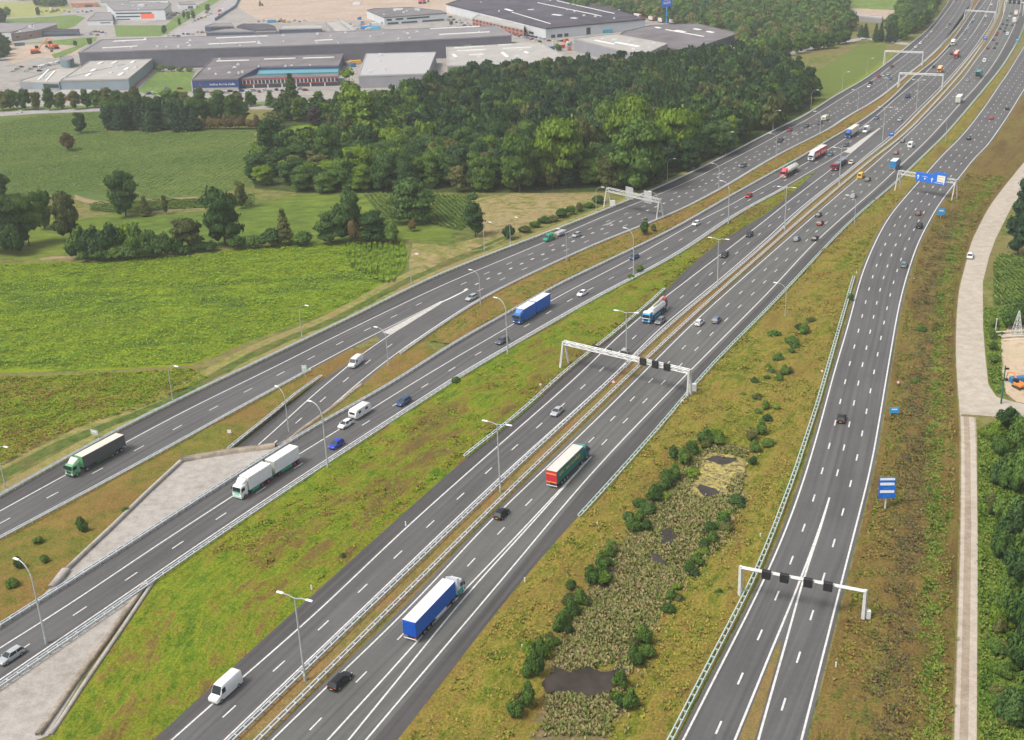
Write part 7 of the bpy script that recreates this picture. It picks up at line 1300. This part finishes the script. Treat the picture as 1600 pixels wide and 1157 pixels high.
# green pole, pale post, lattice mast by the sandy yard
q = g1(1564, 631); o = thing('camera_mast', 'tall dark green pole at the corner of the sandy yard', 'mast', (*q, 0)); hM = hgt(1564, 631, 572); m = MB(); m.tube([(0, 0, 0), (0, 0, hM)], [.22, .14], 8); link('pole', m.mesh('pole', pm('pole_green', (.02, .13, .10), .5)), o); m = MB(); m.bbox(-.1, .9, -.2, .2, hM-.9, hM-.5, .06); link('camera', m.mesh('camera', mBLACK), o)
q = g1(1554, 530); o = thing('thin_post', 'pale thin post among the bushes of the verge', 'post', (*q, 0)); hM = hgt(1554, 530, 498); m = MB(); m.tube([(0, 0, 0), (0, 0, hM)], .12, 8); link('pole', m.mesh('pole', mWSTEEL), o); m = MB(); m.bbox(-.2, .2, -.2, .2, hM-.3, hM, .05); link('cap', m.mesh('cap', mWSTEEL), o)
q = g1(1588, 526); o = thing('lattice_mast', 'grey lattice mast foot on a pale timber frame in the sandy yard', 'mast', (*q, 0)); hM = hgt(1588, 526, 486); m = MB()
for k in range(6):
    z0, z1 = hM*k/6, hM*(k+1)/6; r0, r1 = 1.6*(1-k/6.5), 1.6*(1-(k+1)/6.5)
    for a in range(4): c0, s0 = math.cos(a*1.5708+.78), math.sin(a*1.5708+.78); c1, s1 = math.cos((a+1)*1.5708+.78), math.sin((a+1)*1.5708+.78); m.beam((c0*r0, s0*r0, z0), (c0*r1, s0*r1, z1), .11); m.beam((c0*r0, s0*r0, z0), (c1*r1, s1*r1, z1), .07); m.beam((c0*r1, s0*r1, z1), (c1*r1, s1*r1, z1), .07)
link('lattice', m.mesh('lattice', mWSTEEL), o); m = MB()
for k in range(4): m.bbox(-4.5, 4.5, -3.2+k*1.7, -2.8+k*1.7, .15+.3*(k % 2), .5+.3*(k % 2), .05)
link('timber_frame', m.mesh('timber_frame', pm('timber_pale', (.55, .50, .40), .8)), o)
# ---------------------------------------------------------------- haze
hz = MB(); hz.box(-3200, 3200, -320, 4300, -4, 122); HZ = link('haze', None); 
me = hz.mesh('haze', [] ); m_, nt, bs = nodes_of('haze'); nt.nodes.remove(bs); pv = nt.nodes.new('ShaderNodeVolumePrincipled'); pv.inputs['Color'].default_value = (.93, .96, 1, 1); pv.inputs['Density'].default_value = .00012; pv.inputs['Anisotropy'].default_value = .1
nt.links.new(pv.outputs[0], nt.nodes['Material Output'].inputs['Volume']); me.materials.append(m_); bpy.data.objects.remove(HZ); HZ = link('haze', me); tag(HZ, 'thin pale haze lying over the whole landscape', 'haze', None, 'stuff')
sc.cycles.volume_bounces = 1

# ---------------------------------------------------------------- every repeat gets its own place in the label
bpy.context.view_layer.update(); by = {}
for o in COL.objects:
    if o.parent is None and 'label' in o and o.get('group'): by.setdefault(o['label'], []).append(o)
def _ord(n):
    w_ = ['first', 'second', 'third', 'fourth', 'fifth', 'sixth', 'seventh', 'eighth', 'ninth', 'tenth']
    return w_[n] if n < 10 else '%d%s' % (n+1, 'th' if (n+1) % 100 in (11, 12, 13) else {1: 'st', 2: 'nd', 3: 'rd'}.get((n+1) % 10, 'th'))
def _px(o): v = np.array([o.location.x, o.location.y, -H]); return 800+F*(v@RT)/(v@FW)
for lab, L in by.items():
    if len(L) > 1:
        for i, o in enumerate(sorted(L, key=_px)): o['label'] = '%s, %s from the left' % (lab, _ord(i))
